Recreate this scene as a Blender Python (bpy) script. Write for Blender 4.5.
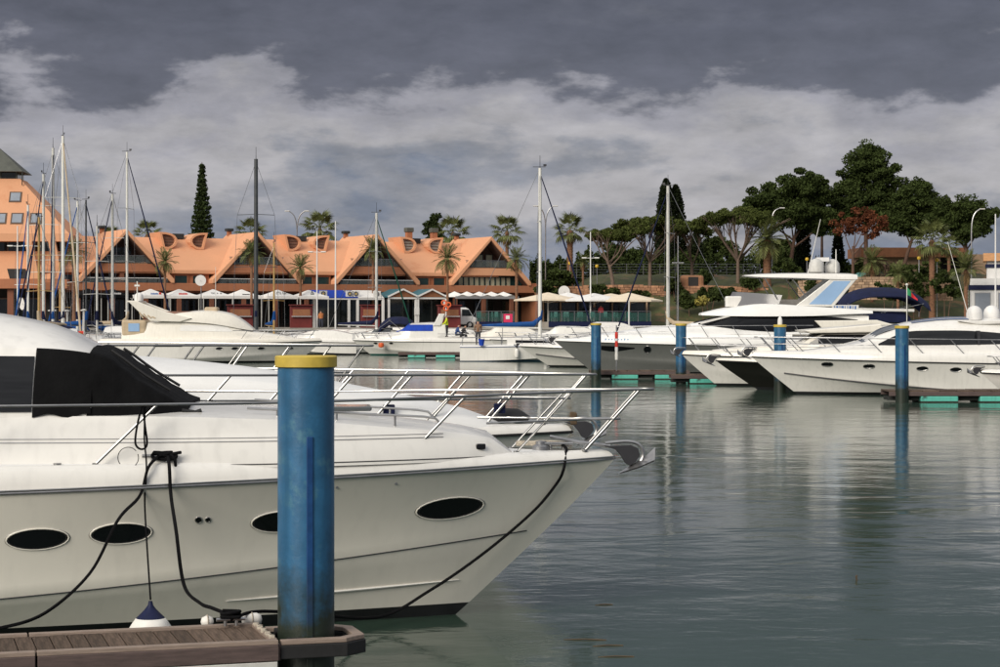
import bpy, bmesh, math, random
import numpy as np
from mathutils import Vector, Matrix
random.seed(7)
R = math.radians
for o in list(bpy.data.objects): bpy.data.objects.remove(o)
scene = bpy.context.scene
COL = scene.collection

# ------------------------------------------------------------------ camera
F, HZ, CZ = 2000.0, 316.0, 3.2          # focal length in photo pixels, horizon row, eye height above the water
cam_d = bpy.data.cameras.new('camera'); cam = bpy.data.objects.new('camera', cam_d); COL.objects.link(cam)
cam.location = (0, 0, CZ); cam.rotation_euler = (R(90), 0, 0)
cam_d.sensor_width = 36; cam_d.lens = 36 * F / 1000; cam_d.shift_y = -(333.5 - HZ) / 1000
cam_d.clip_start = 0.1; cam_d.clip_end = 9000
scene.camera = cam

# ------------------------------------------------------------------ world: overcast cloud deck over a Nishita sky
SUN_EL, SUN_AZ = R(27), R(214)          # azimuth clockwise from +Y: behind the camera, to the left
world = bpy.data.worlds.new('World'); scene.world = world; world.use_nodes = True
nt = world.node_tree; nt.nodes.clear()
def N(t, **kw):
    n = nt.nodes.new(t)
    for k, v in kw.items(): setattr(n, k, v)
    return n
L_ = lambda a, b: nt.links.new(a, b)
def M(op, a, b=None, c=None):
    n = N('ShaderNodeMath', operation=op)
    for i, x in enumerate((a, b, c)):
        if x is None: continue
        if isinstance(x, (int, float)): n.inputs[i].default_value = x
        else: L_(x, n.inputs[i])
    return n.outputs[0]
tc = N('ShaderNodeTexCoord'); sep = N('ShaderNodeSeparateXYZ'); L_(tc.outputs['Generated'], sep.inputs[0])
zc = M('ADD', M('MAXIMUM', sep.outputs[2], 0.0), 0.20)
cmb = N('ShaderNodeCombineXYZ'); L_(M('DIVIDE', sep.outputs[0], zc), cmb.inputs[0]); L_(M('DIVIDE', sep.outputs[1], zc), cmb.inputs[1])
cmd = N('ShaderNodeCombineXYZ'); L_(sep.outputs[0], cmd.inputs[0]); L_(sep.outputs[1], cmd.inputs[1]); L_(M('MULTIPLY', sep.outputs[2], 2.6), cmd.inputs[2])
def noise(scale, detail, rough, dist, off, src=None):
    mp = N('ShaderNodeMapping'); mp.inputs['Location'].default_value = off; L_((src or cmb).outputs[0], mp.inputs[0])
    n = N('ShaderNodeTexNoise'); n.inputs['Scale'].default_value = scale; n.inputs['Detail'].default_value = detail
    n.inputs['Roughness'].default_value = rough; n.inputs['Distortion'].default_value = dist
    L_(mp.outputs[0], n.inputs['Vector']); return n.outputs[0]
n1 = noise(10.5, 10, 0.56, 0.1, (3.1, 1.7, 0.35), cmd); n2 = noise(0.9, 3, 0.5, 0.0, (5.3, 9.2, 0)); n3 = noise(24, 8, 0.62, 0.15, (0.4, 2.6, 0.2), cmd)
fade = M('MULTIPLY_ADD', sep.outputs[2], 1.6, 0.35)
zz = M('ADD', sep.outputs[2], M('MULTIPLY', M('ADD', M('MULTIPLY', M('SUBTRACT', n1, 0.5), 0.42), M('MULTIPLY', M('SUBTRACT', n2, 0.5), 0.14)), fade))
ramp = N('ShaderNodeValToRGB'); cr = ramp.color_ramp; cr.interpolation = 'EASE'
SKY = [(0.0, (.188, .220, .298)), (.036, (.178, .203, .272)), (.052, (.25, .258, .302)), (.074, (.385, .372, .392)), (.100, (.30, .293, .330)),
       (.120, (.106, .107, .138)), (.17, (.086, .087, .114)), (.32, (.27, .27, .29)), (.60, (.62, .62, .635)), (1.0, (.82, .82, .83))]
while len(cr.elements) < len(SKY): cr.elements.new(0.5)
for e, (p, c) in zip(cr.elements, SKY): e.position = p; e.color = (*c, 1)
L_(zz, ramp.inputs[0])
det = M('MULTIPLY_ADD', M('SUBTRACT', n3, 0.5), 0.95, M('MULTIPLY_ADD', M('SUBTRACT', n1, 0.5), 0.55, 1.0))
mul = N('ShaderNodeMix', data_type='RGBA', blend_type='MULTIPLY'); mul.inputs[0].default_value = 1
L_(ramp.outputs[0], mul.inputs[6]); cb = N('ShaderNodeCombineXYZ')
for i in range(3): L_(M('MULTIPLY', det, 10.0), cb.inputs[i])     # x10, as the Background strength is 0.1
L_(cb.outputs[0], mul.inputs[7])
sky = N('ShaderNodeTexSky', sky_type='NISHITA'); sky.sun_disc = False; sky.sun_elevation = SUN_EL; sky.sun_rotation = SUN_AZ
mx = N('ShaderNodeMix', data_type='RGBA'); mx.inputs[0].default_value = 0.95
L_(sky.outputs[0], mx.inputs[6]); L_(mul.outputs[2], mx.inputs[7])
bg = N('ShaderNodeBackground'); bg.inputs[1].default_value = 0.1; L_(mx.outputs[2], bg.inputs[0])
wo = N('ShaderNodeOutputWorld'); L_(bg.outputs[0], wo.inputs[0])

# ------------------------------------------------------------------ sun behind the cloud
sd = bpy.data.lights.new('sun', 'SUN'); sd.energy = 2.8; sd.angle = R(32); sd.color = (1, .925, .80)
sun = bpy.data.objects.new('sun', sd); COL.objects.link(sun)
sdir = Vector((math.sin(SUN_AZ) * math.cos(SUN_EL), math.cos(SUN_AZ) * math.cos(SUN_EL), math.sin(SUN_EL)))
sun.rotation_euler = sdir.to_track_quat('Z', 'Y').to_euler(); sun.location = (0, -20, 60)
scene.view_settings.view_transform = 'Standard'; scene.view_settings.look = 'None'
scene.view_settings.exposure = 0.12; scene.view_settings.gamma = 1; scene.view_settings.use_curve_mapping = False

# ------------------------------------------------------------------ helpers
def W(px, py, d): return Vector(((px - 500) * d / F, d, CZ - (py - HZ) * d / F))
def X_(px, d): return (px - 500) * d / F
def Z_(py, d): return CZ - (py - HZ) * d / F

MATS = {}
def mat(name, col, rough=.5, metal=0, var=.12, scale=3, bump=0, bscale=40, spec=.5, coat=0, island=0, streak=0, objrand=0, col2=None, c2amt=.0, c2scale=1.5, trans=0, alpha=1, stretch=(1, 1, 1), emit=0):
    if name in MATS: return MATS[name]
    m = bpy.data.materials.new(name); m.use_nodes = True; t = m.node_tree; b = t.nodes['Principled BSDF']
    b.inputs['Roughness'].default_value = rough; b.inputs['Metallic'].default_value = metal
    b.inputs['Specular IOR Level'].default_value = spec; b.inputs['Coat Weight'].default_value = coat; b.inputs['Coat Roughness'].default_value = .08
    if trans: b.inputs['Transmission Weight'].default_value = trans
    if alpha < 1: b.inputs['Alpha'].default_value = alpha
    if emit: b.inputs['Emission Color'].default_value = (*col, 1); b.inputs['Emission Strength'].default_value = emit
    tcn = t.nodes.new('ShaderNodeTexCoord'); mp = t.nodes.new('ShaderNodeMapping'); mp.inputs['Scale'].default_value = stretch
    t.links.new(tcn.outputs['Object'], mp.inputs[0])
    nz = t.nodes.new('ShaderNodeTexNoise'); nz.inputs['Scale'].default_value = scale; nz.inputs['Detail'].default_value = 6; nz.inputs['Roughness'].default_value = .6
    t.links.new(mp.outputs[0], nz.inputs['Vector'])
    def mixn(fac, a, c):
        x = t.nodes.new('ShaderNodeMix'); x.data_type = 'RGBA'
        if isinstance(fac, float): x.inputs[0].default_value = fac
        else: t.links.new(fac, x.inputs[0])
        for i, v in ((6, a), (7, c)):
            if isinstance(v, tuple): x.inputs[i].default_value = (*v, 1)
            else: t.links.new(v, x.inputs[i])
        return x.outputs[2]
    def mr(src, a, bb):
        x = t.nodes.new('ShaderNodeMapRange'); x.inputs[1].default_value = a; x.inputs[2].default_value = bb; t.links.new(src, x.inputs[0]); return x.outputs[0]
    out = mixn(mr(nz.outputs[0], .3, .7), tuple(c * (1 - var) for c in col), tuple(min(1, c * (1 + var)) for c in col))
    if col2:
        n2_ = t.nodes.new('ShaderNodeTexNoise'); n2_.inputs['Scale'].default_value = c2scale; n2_.inputs['Detail'].default_value = 8; n2_.inputs['Roughness'].default_value = .65
        t.links.new(mp.outputs[0], n2_.inputs['Vector'])
        out = mixn(mr(n2_.outputs[0], .62 - c2amt, .72 - c2amt * .6), out, col2)
    if streak:
        mp2 = t.nodes.new('ShaderNodeMapping'); mp2.inputs['Scale'].default_value = (5, 5, .35); t.links.new(tcn.outputs['Object'], mp2.inputs[0])
        n3_ = t.nodes.new('ShaderNodeTexNoise'); n3_.inputs['Scale'].default_value = 1.6; n3_.inputs['Detail'].default_value = 5; t.links.new(mp2.outputs[0], n3_.inputs['Vector'])
        out = mixn(mr(n3_.outputs[0], .5, .8), out, tuple(c * (1 - streak) for c in col))
    if island:
        g = t.nodes.new('ShaderNodeNewGeometry'); x = t.nodes.new('ShaderNodeHueSaturation'); x.inputs['Fac'].default_value = 1
        q = t.nodes.new('ShaderNodeMapRange'); q.inputs[3].default_value = 1 - island; q.inputs[4].default_value = 1 + island
        t.links.new(g.outputs['Random Per Island'], q.inputs[0]); t.links.new(q.outputs[0], x.inputs['Value']); t.links.new(out, x.inputs['Color']); out = x.outputs[0]
    if objrand:
        g = t.nodes.new('ShaderNodeObjectInfo'); x = t.nodes.new('ShaderNodeHueSaturation')
        q = t.nodes.new('ShaderNodeMapRange'); q.inputs[3].default_value = 1 - objrand; q.inputs[4].default_value = 1 + objrand
        t.links.new(g.outputs['Random'], q.inputs[0]); t.links.new(q.outputs[0], x.inputs['Value']); t.links.new(out, x.inputs['Color']); out = x.outputs[0]
    t.links.new(out, b.inputs['Base Color'])
    rr = t.nodes.new('ShaderNodeMapRange'); rr.inputs[3].default_value = max(0.02, rough * .8); rr.inputs[4].default_value = min(1, rough * 1.25)
    t.links.new(nz.outputs[0], rr.inputs[0]); t.links.new(rr.outputs[0], b.inputs['Roughness'])
    if bump:
        nb = t.nodes.new('ShaderNodeTexNoise'); nb.inputs['Scale'].default_value = bscale; nb.inputs['Detail'].default_value = 5; t.links.new(mp.outputs[0], nb.inputs['Vector'])
        bp = t.nodes.new('ShaderNodeBump'); bp.inputs['Strength'].default_value = .6; bp.inputs['Distance'].default_value = bump
        t.links.new(nb.outputs[0], bp.inputs['Height']); t.links.new(bp.outputs[0], b.inputs['Normal'])
    MATS[name] = m; return m

class MB:
    def __init__(s): s.v = []; s.f = []
    def add(s, vs, fs):
        o = len(s.v); s.v += [tuple(v) for v in vs]; s.f += [tuple(i + o for i in f) for f in fs]; return s
    def box(s, c, size, rz=0, rot=None):
        hx, hy, hz = (q / 2 for q in size); m = rot if rot is not None else Matrix.Rotation(rz, 3, 'Z')
        vs = [m @ Vector((x, y, z)) + Vector(c) for x in (-hx, hx) for y in (-hy, hy) for z in (-hz, hz)]
        return s.add(vs, [(0, 1, 3, 2), (4, 6, 7, 5), (0, 4, 5, 1), (2, 3, 7, 6), (0, 2, 6, 4), (1, 5, 7, 3)])
    def beam(s, p0, p1, w, h):
        p0, p1 = Vector(p0), Vector(p1); d = p1 - p0; q = d.to_track_quat('X', 'Z').to_matrix()
        return s.box((p0 + p1) / 2, (d.length, w, h), rot=q)
    def cyl(s, p0, p1, r0, r1=None, n=8, caps=True):
        return s.tube([p0, p1], [r0, r0 if r1 is None else r1], n, caps)
    def tube(s, pts, r, n=6, caps=True, closed=False):
        pts = [Vector(p) for p in pts]; k = len(pts); rs = r if isinstance(r, (list, tuple)) else [r] * k
        t0 = (pts[1] - pts[0]).normalized(); up = Vector((0, 0, 1)) if abs(t0.z) < .9 else Vector((1, 0, 0)); nv = t0.cross(up).normalized(); vs = []
        for i, p in enumerate(pts):
            if closed: t = (pts[(i + 1) % k] - pts[i - 1])
            else: t = (pts[min(i + 1, k - 1)] - pts[max(i - 1, 0)])
            t.normalize(); nv = (nv - t * nv.dot(t))
            if nv.length < 1e-6: nv = t.orthogonal()
            nv.normalize(); bv = t.cross(nv)
            vs += [p + (nv * math.cos(2 * math.pi * j / n) + bv * math.sin(2 * math.pi * j / n)) * rs[i] for j in range(n)]
        fs = []
        for i in range(k if closed else k - 1):
            a, b = i * n, ((i + 1) % k) * n
            fs += [(a + j, a + (j + 1) % n, b + (j + 1) % n, b + j) for j in range(n)]
        if caps and not closed: fs += [tuple(range(n))[::-1], tuple(range((k - 1) * n, k * n))]
        return s.add(vs, fs)
    def lathe(s, prof, n=16, c=(0, 0, 0), sx=1, sy=1):
        vs = [(c[0] + r * sx * math.cos(2 * math.pi * j / n), c[1] + r * sy * math.sin(2 * math.pi * j / n), c[2] + z) for r, z in prof for j in range(n)]
        fs = [(i * n + j, i * n + (j + 1) % n, (i + 1) * n + (j + 1) % n, (i + 1) * n + j) for i in range(len(prof) - 1) for j in range(n)]
        fs += [tuple(range(n))[::-1], tuple(range((len(prof) - 1) * n, len(prof) * n))]
        return s.add(vs, fs)
    def prism(s, poly, a, b, plane='xz'):
        n = len(poly)
        def P(p, t): return {'xz': (p[0], t, p[1]), 'xy': (p[0], p[1], t), 'yz': (t, p[0], p[1])}[plane]
        vs = [P(p, a) for p in poly] + [P(p, b) for p in poly]
        return s.add(vs, [tuple(range(n))[::-1], tuple(range(n, 2 * n))] + [(i, (i + 1) % n, n + (i + 1) % n, n + i) for i in range(n)])
    def grid(s, rows, closed=False):
        n = len(rows[0]); vs = [p for r in rows for p in r]
        fs = [(i * n + j, i * n + (j + 1) % n, (i + 1) * n + (j + 1) % n, (i + 1) * n + j) for i in range(len(rows) - 1) for j in range(n if closed else n - 1)]
        return s.add(vs, fs)
    def build(s, name, m, parent=None, smooth=None, bevel=0, recalc=True):
        me = bpy.data.meshes.new(name); me.from_pydata(s.v, [], s.f); me.update()
        if recalc:
            bm = bmesh.new(); bm.from_mesh(me); bmesh.ops.remove_doubles(bm, verts=bm.verts, dist=1e-5); bmesh.ops.recalc_face_normals(bm, faces=bm.faces); bm.to_mesh(me); bm.free()
        if smooth:
            me.polygons.foreach_set('use_smooth', [True] * len(me.polygons)); me.set_sharp_from_angle(angle=R(smooth))
        me.materials.append(m if not isinstance(m, str) else MATS[m])
        o = bpy.data.objects.new(name, me); COL.objects.link(o)
        if parent: o.parent = parent
        if bevel:
            md = o.modifiers.new('bevel', 'BEVEL'); md.width = bevel; md.segments = 2; md.limit_method = 'ANGLE'; md.angle_limit = R(40)
        return o
def tag(o, label, cat, group=None, kind=None):
    if label: o['label'] = label
    if cat: o['category'] = cat
    if group: o['group'] = group
    if kind: o['kind'] = kind
    return o
def thing(name, label, cat, loc=(0, 0, 0), rotz=0, group=None):
    o = bpy.data.objects.new(name, None); COL.objects.link(o); o.location = loc; o.rotation_euler = (0, 0, rotz); o.empty_display_size = .3
    return tag(o, label, cat, group)
def copy_tree(o, parent=None):
    c = o.copy(); COL.objects.link(c); c.parent = parent
    for ch in list(o.children): copy_tree(ch, c)
    return c
def inst(mesh, name, parent, loc=(0, 0, 0), rot=(0, 0, 0), sc=(1, 1, 1)):
    o = bpy.data.objects.new(name, mesh); COL.objects.link(o); o.parent = parent; o.location = loc; o.rotation_euler = rot; o.scale = sc; return o
def raw(name, V, Fc, m, parent=None, smooth=False):
    me = bpy.data.meshes.new(name); V = np.asarray(V, dtype=np.float32); Fc = np.asarray(Fc, dtype=np.int32); k = Fc.shape[1]
    me.vertices.add(len(V)); me.vertices.foreach_set('co', V.ravel()); me.loops.add(Fc.size); me.loops.foreach_set('vertex_index', Fc.ravel())
    me.polygons.add(len(Fc)); me.polygons.foreach_set('loop_start', np.arange(0, Fc.size, k, dtype=np.int32)); me.polygons.foreach_set('loop_total', np.full(len(Fc), k, dtype=np.int32))
    if smooth: me.polygons.foreach_set('use_smooth', [True] * len(Fc))
    me.update(); me.validate(); me.materials.append(m)
    o = bpy.data.objects.new(name, me); COL.objects.link(o)
    if parent: o.parent = parent
    return o
def spl(pts, n=8):
    pts = [Vector(p) for p in pts]; out = []
    for i in range(len(pts) - 1):
        p0, p1, p2, p3 = pts[max(i - 1, 0)], pts[i], pts[i + 1], pts[min(i + 2, len(pts) - 1)]
        for k in range(n):
            t = k / n
            out.append(.5 * ((2 * p1) + (p2 - p0) * t + (2 * p0 - 5 * p1 + 4 * p2 - p3) * t * t + (3 * p1 - p0 - 3 * p2 + p3) * t ** 3))
    return out + [pts[-1]]
class Curve1:                            # monotone cubic through (x, y) samples
    def __init__(s, pts):
        pts = sorted(pts); s.x = [p[0] for p in pts]; s.y = [p[1] for p in pts]; n = len(pts)
        h = [s.x[i + 1] - s.x[i] for i in range(n - 1)]; d = [(s.y[i + 1] - s.y[i]) / h[i] for i in range(n - 1)]
        m = [d[0]] + [0 if d[i - 1] * d[i] <= 0 else 2 * d[i - 1] * d[i] / (d[i - 1] + d[i]) for i in range(1, n - 1)] + [d[-1]] if n > 2 else [d[0], d[0]]
        s.h, s.m = h, m
    def __call__(s, x):
        if x <= s.x[0]: return s.y[0]
        if x >= s.x[-1]: return s.y[-1]
        i = max(k for k in range(len(s.x) - 1) if s.x[k] <= x); h = s.h[i]; t = (x - s.x[i]) / h
        return (2 * t ** 3 - 3 * t * t + 1) * s.y[i] + (t ** 3 - 2 * t * t + t) * h * s.m[i] + (-2 * t ** 3 + 3 * t * t) * s.y[i + 1] + (t ** 3 - t * t) * h * s.m[i + 1]
def lerp(a, b, t): return a + (b - a) * t
def rects(mb, items):
    for c, sz in items: mb.box(c, sz)
    return mb

# ------------------------------------------------------------------ materials
mat('gelcoat', (.76, .745, .71), .22, var=.04, scale=1.2, streak=.12, coat=.3)
mat('deck_white', (.78, .78, .77), .45, var=.04, scale=2, bump=.002, bscale=120)
mat('cream_gel', (.80, .765, .69), .3, var=.04, scale=1.2, streak=.12, coat=.2)
mat('hull_olive', (.83, .80, .72), .14, var=.03, scale=.8, streak=.06, coat=.4)
mat('hull_grey', (.155, .16, .155), .2, var=.06, scale=.6, streak=.1, coat=.4)
mat('hull_dark', (.014, .014, .012), .25, var=.1, scale=.8, spec=.3)
mat('hull_blue', (.03, .07, .2), .2, var=.1, scale=.8, coat=.4)
mat('antifoul', (.012, .013, .015), .6, var=.3, scale=6)
mat('antifoul_green', (.01, .10, .085), .6, var=.25, scale=6)
mat('antifoul_blue', (.012, .05, .10), .6, var=.25, scale=6)
mat('stripe', (.03, .03, .035), .4)
mat('stripe_blue', (.05, .09, .2), .4)
mat('glass_dark', (.005, .0055, .007), .05, var=.2, scale=1, spec=.42)
mat('glass_grey', (.06, .07, .075), .08, var=.2, scale=1, coat=.5)
mat('glass_green', (.16, .24, .20), .12, var=.15, scale=1)
mat('glass_blue', (.30, .46, .70), .2, var=.08, scale=1)
mat('smoke', (.16, .16, .17), .15, var=.1, scale=1)
mat('steel', (.40, .395, .39), .30, metal=1, var=.08, scale=10)
mat('steel_dull', (.36, .36, .37), .35, metal=.9, var=.15, scale=8)
mat('alu', (.56, .555, .53), .5, metal=0, var=.12, scale=4, streak=.15)
mat('mast_white', (.72, .71, .67), .4, var=.06, scale=2)
mat('mast_wood', (.42, .27, .10), .4, var=.2, scale=3)
mat('mast_dark', (.05, .055, .06), .4, var=.2, scale=2)
mat('rope_black', (.006, .006, .007), .9, spec=.1, var=.4, scale=60, bump=.004, bscale=150)
mat('rope_beige', (.42, .37, .30), .9, var=.35, scale=40, bump=.004, bscale=150)
mat('canvas_black', (.006, .006, .0065), .8, var=.35, scale=2.5, bump=.06, bscale=4, spec=.07)
mat('canvas_navy', (.010, .014, .045), .8, var=.3, scale=3, bump=.02, bscale=5, spec=.2)
mat('canvas_blue', (.012, .065, .23), .8, var=.25, scale=3, bump=.02, bscale=6, spec=.2)
mat('canvas_bright', (.015, .06, .42), .7, var=.2, scale=3, bump=.02, bscale=6, spec=.2)
mat('canvas_green', (.01, .06, .04), .8, var=.25, scale=3, spec=.2)
mat('canvas_tan', (.50, .40, .28), .85, var=.12, scale=3, spec=.2)
mat('canvas_grey', (.20, .19, .18), .85, var=.15, scale=3, spec=.2)
mat('canvas_cream', (.74, .64, .50), .85, var=.08, scale=2, spec=.2)
mat('canvas_white', (.78, .77, .75), .85, var=.06, scale=2, spec=.2)
mat('rubber', (.011, .011, .012), .7, var=.3, scale=20)
mat('navy_paint', (.006, .010, .045), .5, var=.2, scale=10, spec=.25)
mat('fender_white', (.78, .76, .72), .5, var=.06, scale=8, streak=.15)
mat('buoy_red', (.62, .035, .02), .5, var=.12, scale=8)
mat('orange_red', (.72, .12, .03), .5, var=.12, scale=8)
mat('yellow', (.62, .40, .035), .5, var=.10, scale=8)
mat('pile_blue', (.024, .115, .235), .42, var=.28, scale=3.5, bump=.004, bscale=30, streak=.30, col2=(.07, .19, .26), c2amt=.06, c2scale=3)
mat('pile_strip', (.006, .045, .15), .4, var=.3, scale=6)
mat('pile_yellow', (.52, .38, .06), .55, var=.14, scale=10, col2=(.30, .22, .06), c2amt=.0, c2scale=8)
mat('algae', (.018, .026, .018), .75, var=.5, scale=8, bump=.01, bscale=40)
mat('dock_plank', (.105, .074, .056), .8, spec=.2, var=.5, scale=4, bump=.006, bscale=30, objrand=.28, stretch=(14, 1, 6))
mat('dock_trim', (.26, .20, .165), .7, var=.25, scale=5, bump=.004, bscale=40, stretch=(1, 9, 9))
mat('dock_side', (.090, .062, .058), .7, var=.3, scale=4, stretch=(1, 9, 9), bump=.004)
mat('float_teal', (.10, .47, .38), .6, var=.12, scale=3, streak=.3, col2=(.03, .09, .07), c2amt=.0, c2scale=1.2)
mat('float_dark', (.018, .020, .018), .8, var=.4, scale=4)
mat('concrete', (.33, .31, .28), .85, var=.18, scale=.8, bump=.01, bscale=8, streak=.2)
mat('paving', (.36, .33, .29), .85, var=.15, scale=.5, bump=.005, bscale=6)
mat('orange_render', (.66, .332, .185), .85, var=.055, scale=.35, bump=.006, bscale=12, streak=.05, col2=(.56, .24, .12), c2amt=.03, c2scale=.25)
mat('orange_wall', (.37, .145, .072), .85, var=.09, scale=.5, bump=.006, bscale=12, streak=.15)  # brownish orange, taken darker to carry the shadow below the roofs
mat('brown_wall', (.20, .075, .042), .85, var=.12, scale=.6, streak=.12)  # brown with some shade of the sheltered floors put into it
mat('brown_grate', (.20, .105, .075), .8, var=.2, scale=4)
mat('recess_shade_brown', (.060, .028, .018), .8, var=.3, scale=.8)  # brown darkened so the shade inside the gable recesses is in the colour
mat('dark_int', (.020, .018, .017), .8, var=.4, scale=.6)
mat('pane_dark', (.012, .016, .017), .08, var=.4, scale=.7)
mat('pane_green', (.012, .035, .034), .25, var=.3, scale=.8)
mat('pane_curtain', (.36, .37, .27), .55, var=.2, scale=1.2)
mat('pane_sky', (.26, .29, .34), .25, metal=0, var=.12, scale=.8)
mat('frame_dark', (.022, .026, .026), .5)
mat('frame_brown', (.10, .06, .04), .5)
mat('rail_glass', (.13, .15, .15), .1, var=.2, scale=1, alpha=.35)
mat('rail_glass_green', (.04, .11, .095), .15, var=.25, scale=1, alpha=.35)
mat('roof_slate', (.085, .09, .078), .8, var=.25, scale=1.2, bump=.02, bscale=6)
mat('roof_tile', (.50, .25, .10), .8, var=.2, scale=2)
mat('white_paint', (.74, .73, .72), .6, var=.06, scale=1, streak=.08)
mat('grey_paint', (.30, .30, .31), .6, var=.1, scale=1)
mat('teal_roof', (.05, .16, .20), .6, var=.15, scale=1.5)
mat('wood_gable', (.27, .11, .05), .7, var=.2, scale=2)
mat('red_paint', (.14, .016, .015), .55, var=.2, scale=2)
mat('teal_chair', (.07, .20, .18), .5, var=.15, scale=3)
mat('crimson', (.62, .02, .10), .6)
mat('flag_green', (.02, .26, .10), .7)
mat('flag_red', (.62, .02, .03), .7)
mat('sign_red', (.60, .06, .05), .6)
mat('sign_black', (.03, .03, .032), .6)
mat('sign_blue', (.06, .16, .42), .6)
mat('trunk_palm', (.20, .10, .055), .9, var=.35, scale=5, bump=.03, bscale=12)
mat('trunk_pine', (.115, .065, .045), .95, var=.35, scale=4, bump=.03, bscale=10)
mat('trunk_grey', (.15, .105, .08), .95, var=.3, scale=4, bump=.03, bscale=10)
mat('palm_leaf', (.115, .130, .045), .6, spec=.2, var=.35, scale=1.5, island=.4)
mat('palm_dead', (.20, .13, .055), .8, var=.3, scale=2, island=.3)
mat('leaf_dark', (.040, .056, .017), .8, spec=.05, var=.45, scale=.5, island=.28)
mat('leaf_pine', (.068, .084, .024), .8, spec=.05, var=.4, scale=.6, island=.28)
mat('leaf_cypress', (.014, .020, .008), .8, spec=.08, var=.4, scale=.6, island=.5)
mat('leaf_norfolk', (.032, .046, .016), .8, spec=.05, var=.35, scale=.8, island=.3)
mat('leaf_rust', (.115, .040, .020), .8, spec=.08, var=.4, scale=.5, island=.5)
mat('leaf_bush', (.038, .052, .015), .8, spec=.08, var=.45, scale=.5, island=.5)
mat('leaf_yellow', (.20, .17, .03), .7, var=.35, scale=.8, island=.4)
mat('leaf_brown', (.09, .06, .035), .8, var=.35, scale=.8, island=.4)
mat('grass', (.048, .055, .017), .9, var=.4, scale=.4, col2=(.17, .09, .045), c2amt=.08, c2scale=.3, bump=.05, bscale=4)
mat('earth', (.26, .125, .065), .95, var=.3, scale=.3, bump=.08, bscale=3)
mat('stone', (.36, .185, .105), .9, var=.3, scale=1.5, island=.3, bump=.03, bscale=6)
mat('stone_tan', (.34, .23, .15), .9, var=.25, scale=1.5, island=.3)
mat('house_tan', (.36, .24, .15), .85, var=.12, scale=.5, streak=.12)
mat('skin', (.55, .30, .20), .6)
mat('twig', (.085, .055, .03), .8, var=.3, scale=10)

def pile_algae(m):        # weed and dirt on the lowest metre of the piles, with a ragged upper edge
    t = m.node_tree; b = t.nodes['Principled BSDF']; src = b.inputs['Base Color'].links[0].from_socket
    g = t.nodes.new('ShaderNodeTexCoord'); sp = t.nodes.new('ShaderNodeSeparateXYZ'); t.links.new(g.outputs['Object'], sp.inputs[0])
    n = t.nodes.new('ShaderNodeTexNoise'); n.inputs['Scale'].default_value = 2.2; n.inputs['Detail'].default_value = 8; n.inputs['Roughness'].default_value = .65; t.links.new(g.outputs['Object'], n.inputs['Vector'])
    a = t.nodes.new('ShaderNodeMath'); a.operation = 'MULTIPLY_ADD'; a.inputs[1].default_value = -1.5; t.links.new(n.outputs[0], a.inputs[0]); t.links.new(sp.outputs[2], a.inputs[2])
    r = t.nodes.new('ShaderNodeMapRange'); r.inputs[1].default_value = .32; r.inputs[2].default_value = -.20; t.links.new(a.outputs[0], r.inputs[0])
    x = t.nodes.new('ShaderNodeMix'); x.data_type = 'RGBA'; t.links.new(r.outputs[0], x.inputs[0]); t.links.new(src, x.inputs[6]); x.inputs[7].default_value = (.016, .024, .016, 1); t.links.new(x.outputs[2], b.inputs['Base Color'])
pile_algae(MATS['pile_blue']); pile_algae(MATS['pile_strip'])

# ================================================================== SETTING
def water_mat():
    m = bpy.data.materials.new('harbour_water'); m.use_nodes = True; t = m.node_tree; b = t.nodes['Principled BSDF']
    b.inputs['Base Color'].default_value = (.036, .064, .048, 1); b.inputs['Roughness'].default_value = .075; b.inputs['IOR'].default_value = 1.33
    g = t.nodes.new('ShaderNodeNewGeometry')
    def nz(sc, stretch, det, rough=.5, dist=0):
        mp = t.nodes.new('ShaderNodeMapping'); mp.inputs['Scale'].default_value = stretch; mp.inputs['Rotation'].default_value = (0, 0, R(-8)); t.links.new(g.outputs['Position'], mp.inputs[0])
        n = t.nodes.new('ShaderNodeTexNoise'); n.inputs['Scale'].default_value = sc; n.inputs['Detail'].default_value = det; n.inputs['Roughness'].default_value = rough; n.inputs['Distortion'].default_value = dist
        t.links.new(mp.outputs[0], n.inputs['Vector']); return n.outputs[0]
    def mth(op, a, c):
        n = t.nodes.new('ShaderNodeMath'); n.operation = op
        for i, x in enumerate((a, c)):
            if isinstance(x, (int, float)): n.inputs[i].default_value = x
            else: t.links.new(x, n.inputs[i])
        return n.outputs[0]
    patch = t.nodes.new('ShaderNodeMapRange'); patch.inputs[1].default_value = .35; patch.inputs[2].default_value = .68; patch.inputs[3].default_value = .15; patch.inputs[4].default_value = 1.45
    t.links.new(nz(.09, (1, .6, 1), 3, .5), patch.inputs[0])
    h = mth('ADD', mth('MULTIPLY', nz(.6, (.75, 1, 1), 3, .5, .3), .026), mth('MULTIPLY', mth('MULTIPLY', nz(3.4, (.8, 1, 1), 4, .55, .3), patch.outputs[0]), .0048))
    h = mth('ADD', h, mth('MULTIPLY', mth('MULTIPLY', nz(11, (.9, 1, 1), 3, .6, .2), patch.outputs[0]), .0012))
    bp = t.nodes.new('ShaderNodeBump'); bp.inputs['Strength'].default_value = 1; bp.inputs['Distance'].default_value = 1.0
    t.links.new(h, bp.inputs['Height']); t.links.new(bp.outputs[0], b.inputs['Normal'])
    MATS['water'] = m; return m
water_mat()
mb = MB(); mb.add([(-900, -60, 0), (900, -60, 0), (900, 260, 0), (-900, 260, 0)], [(0, 1, 2, 3)])
tag(mb.build('water', 'water'), 'still grey green harbour water with fine ripples', None, kind='structure')

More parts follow.
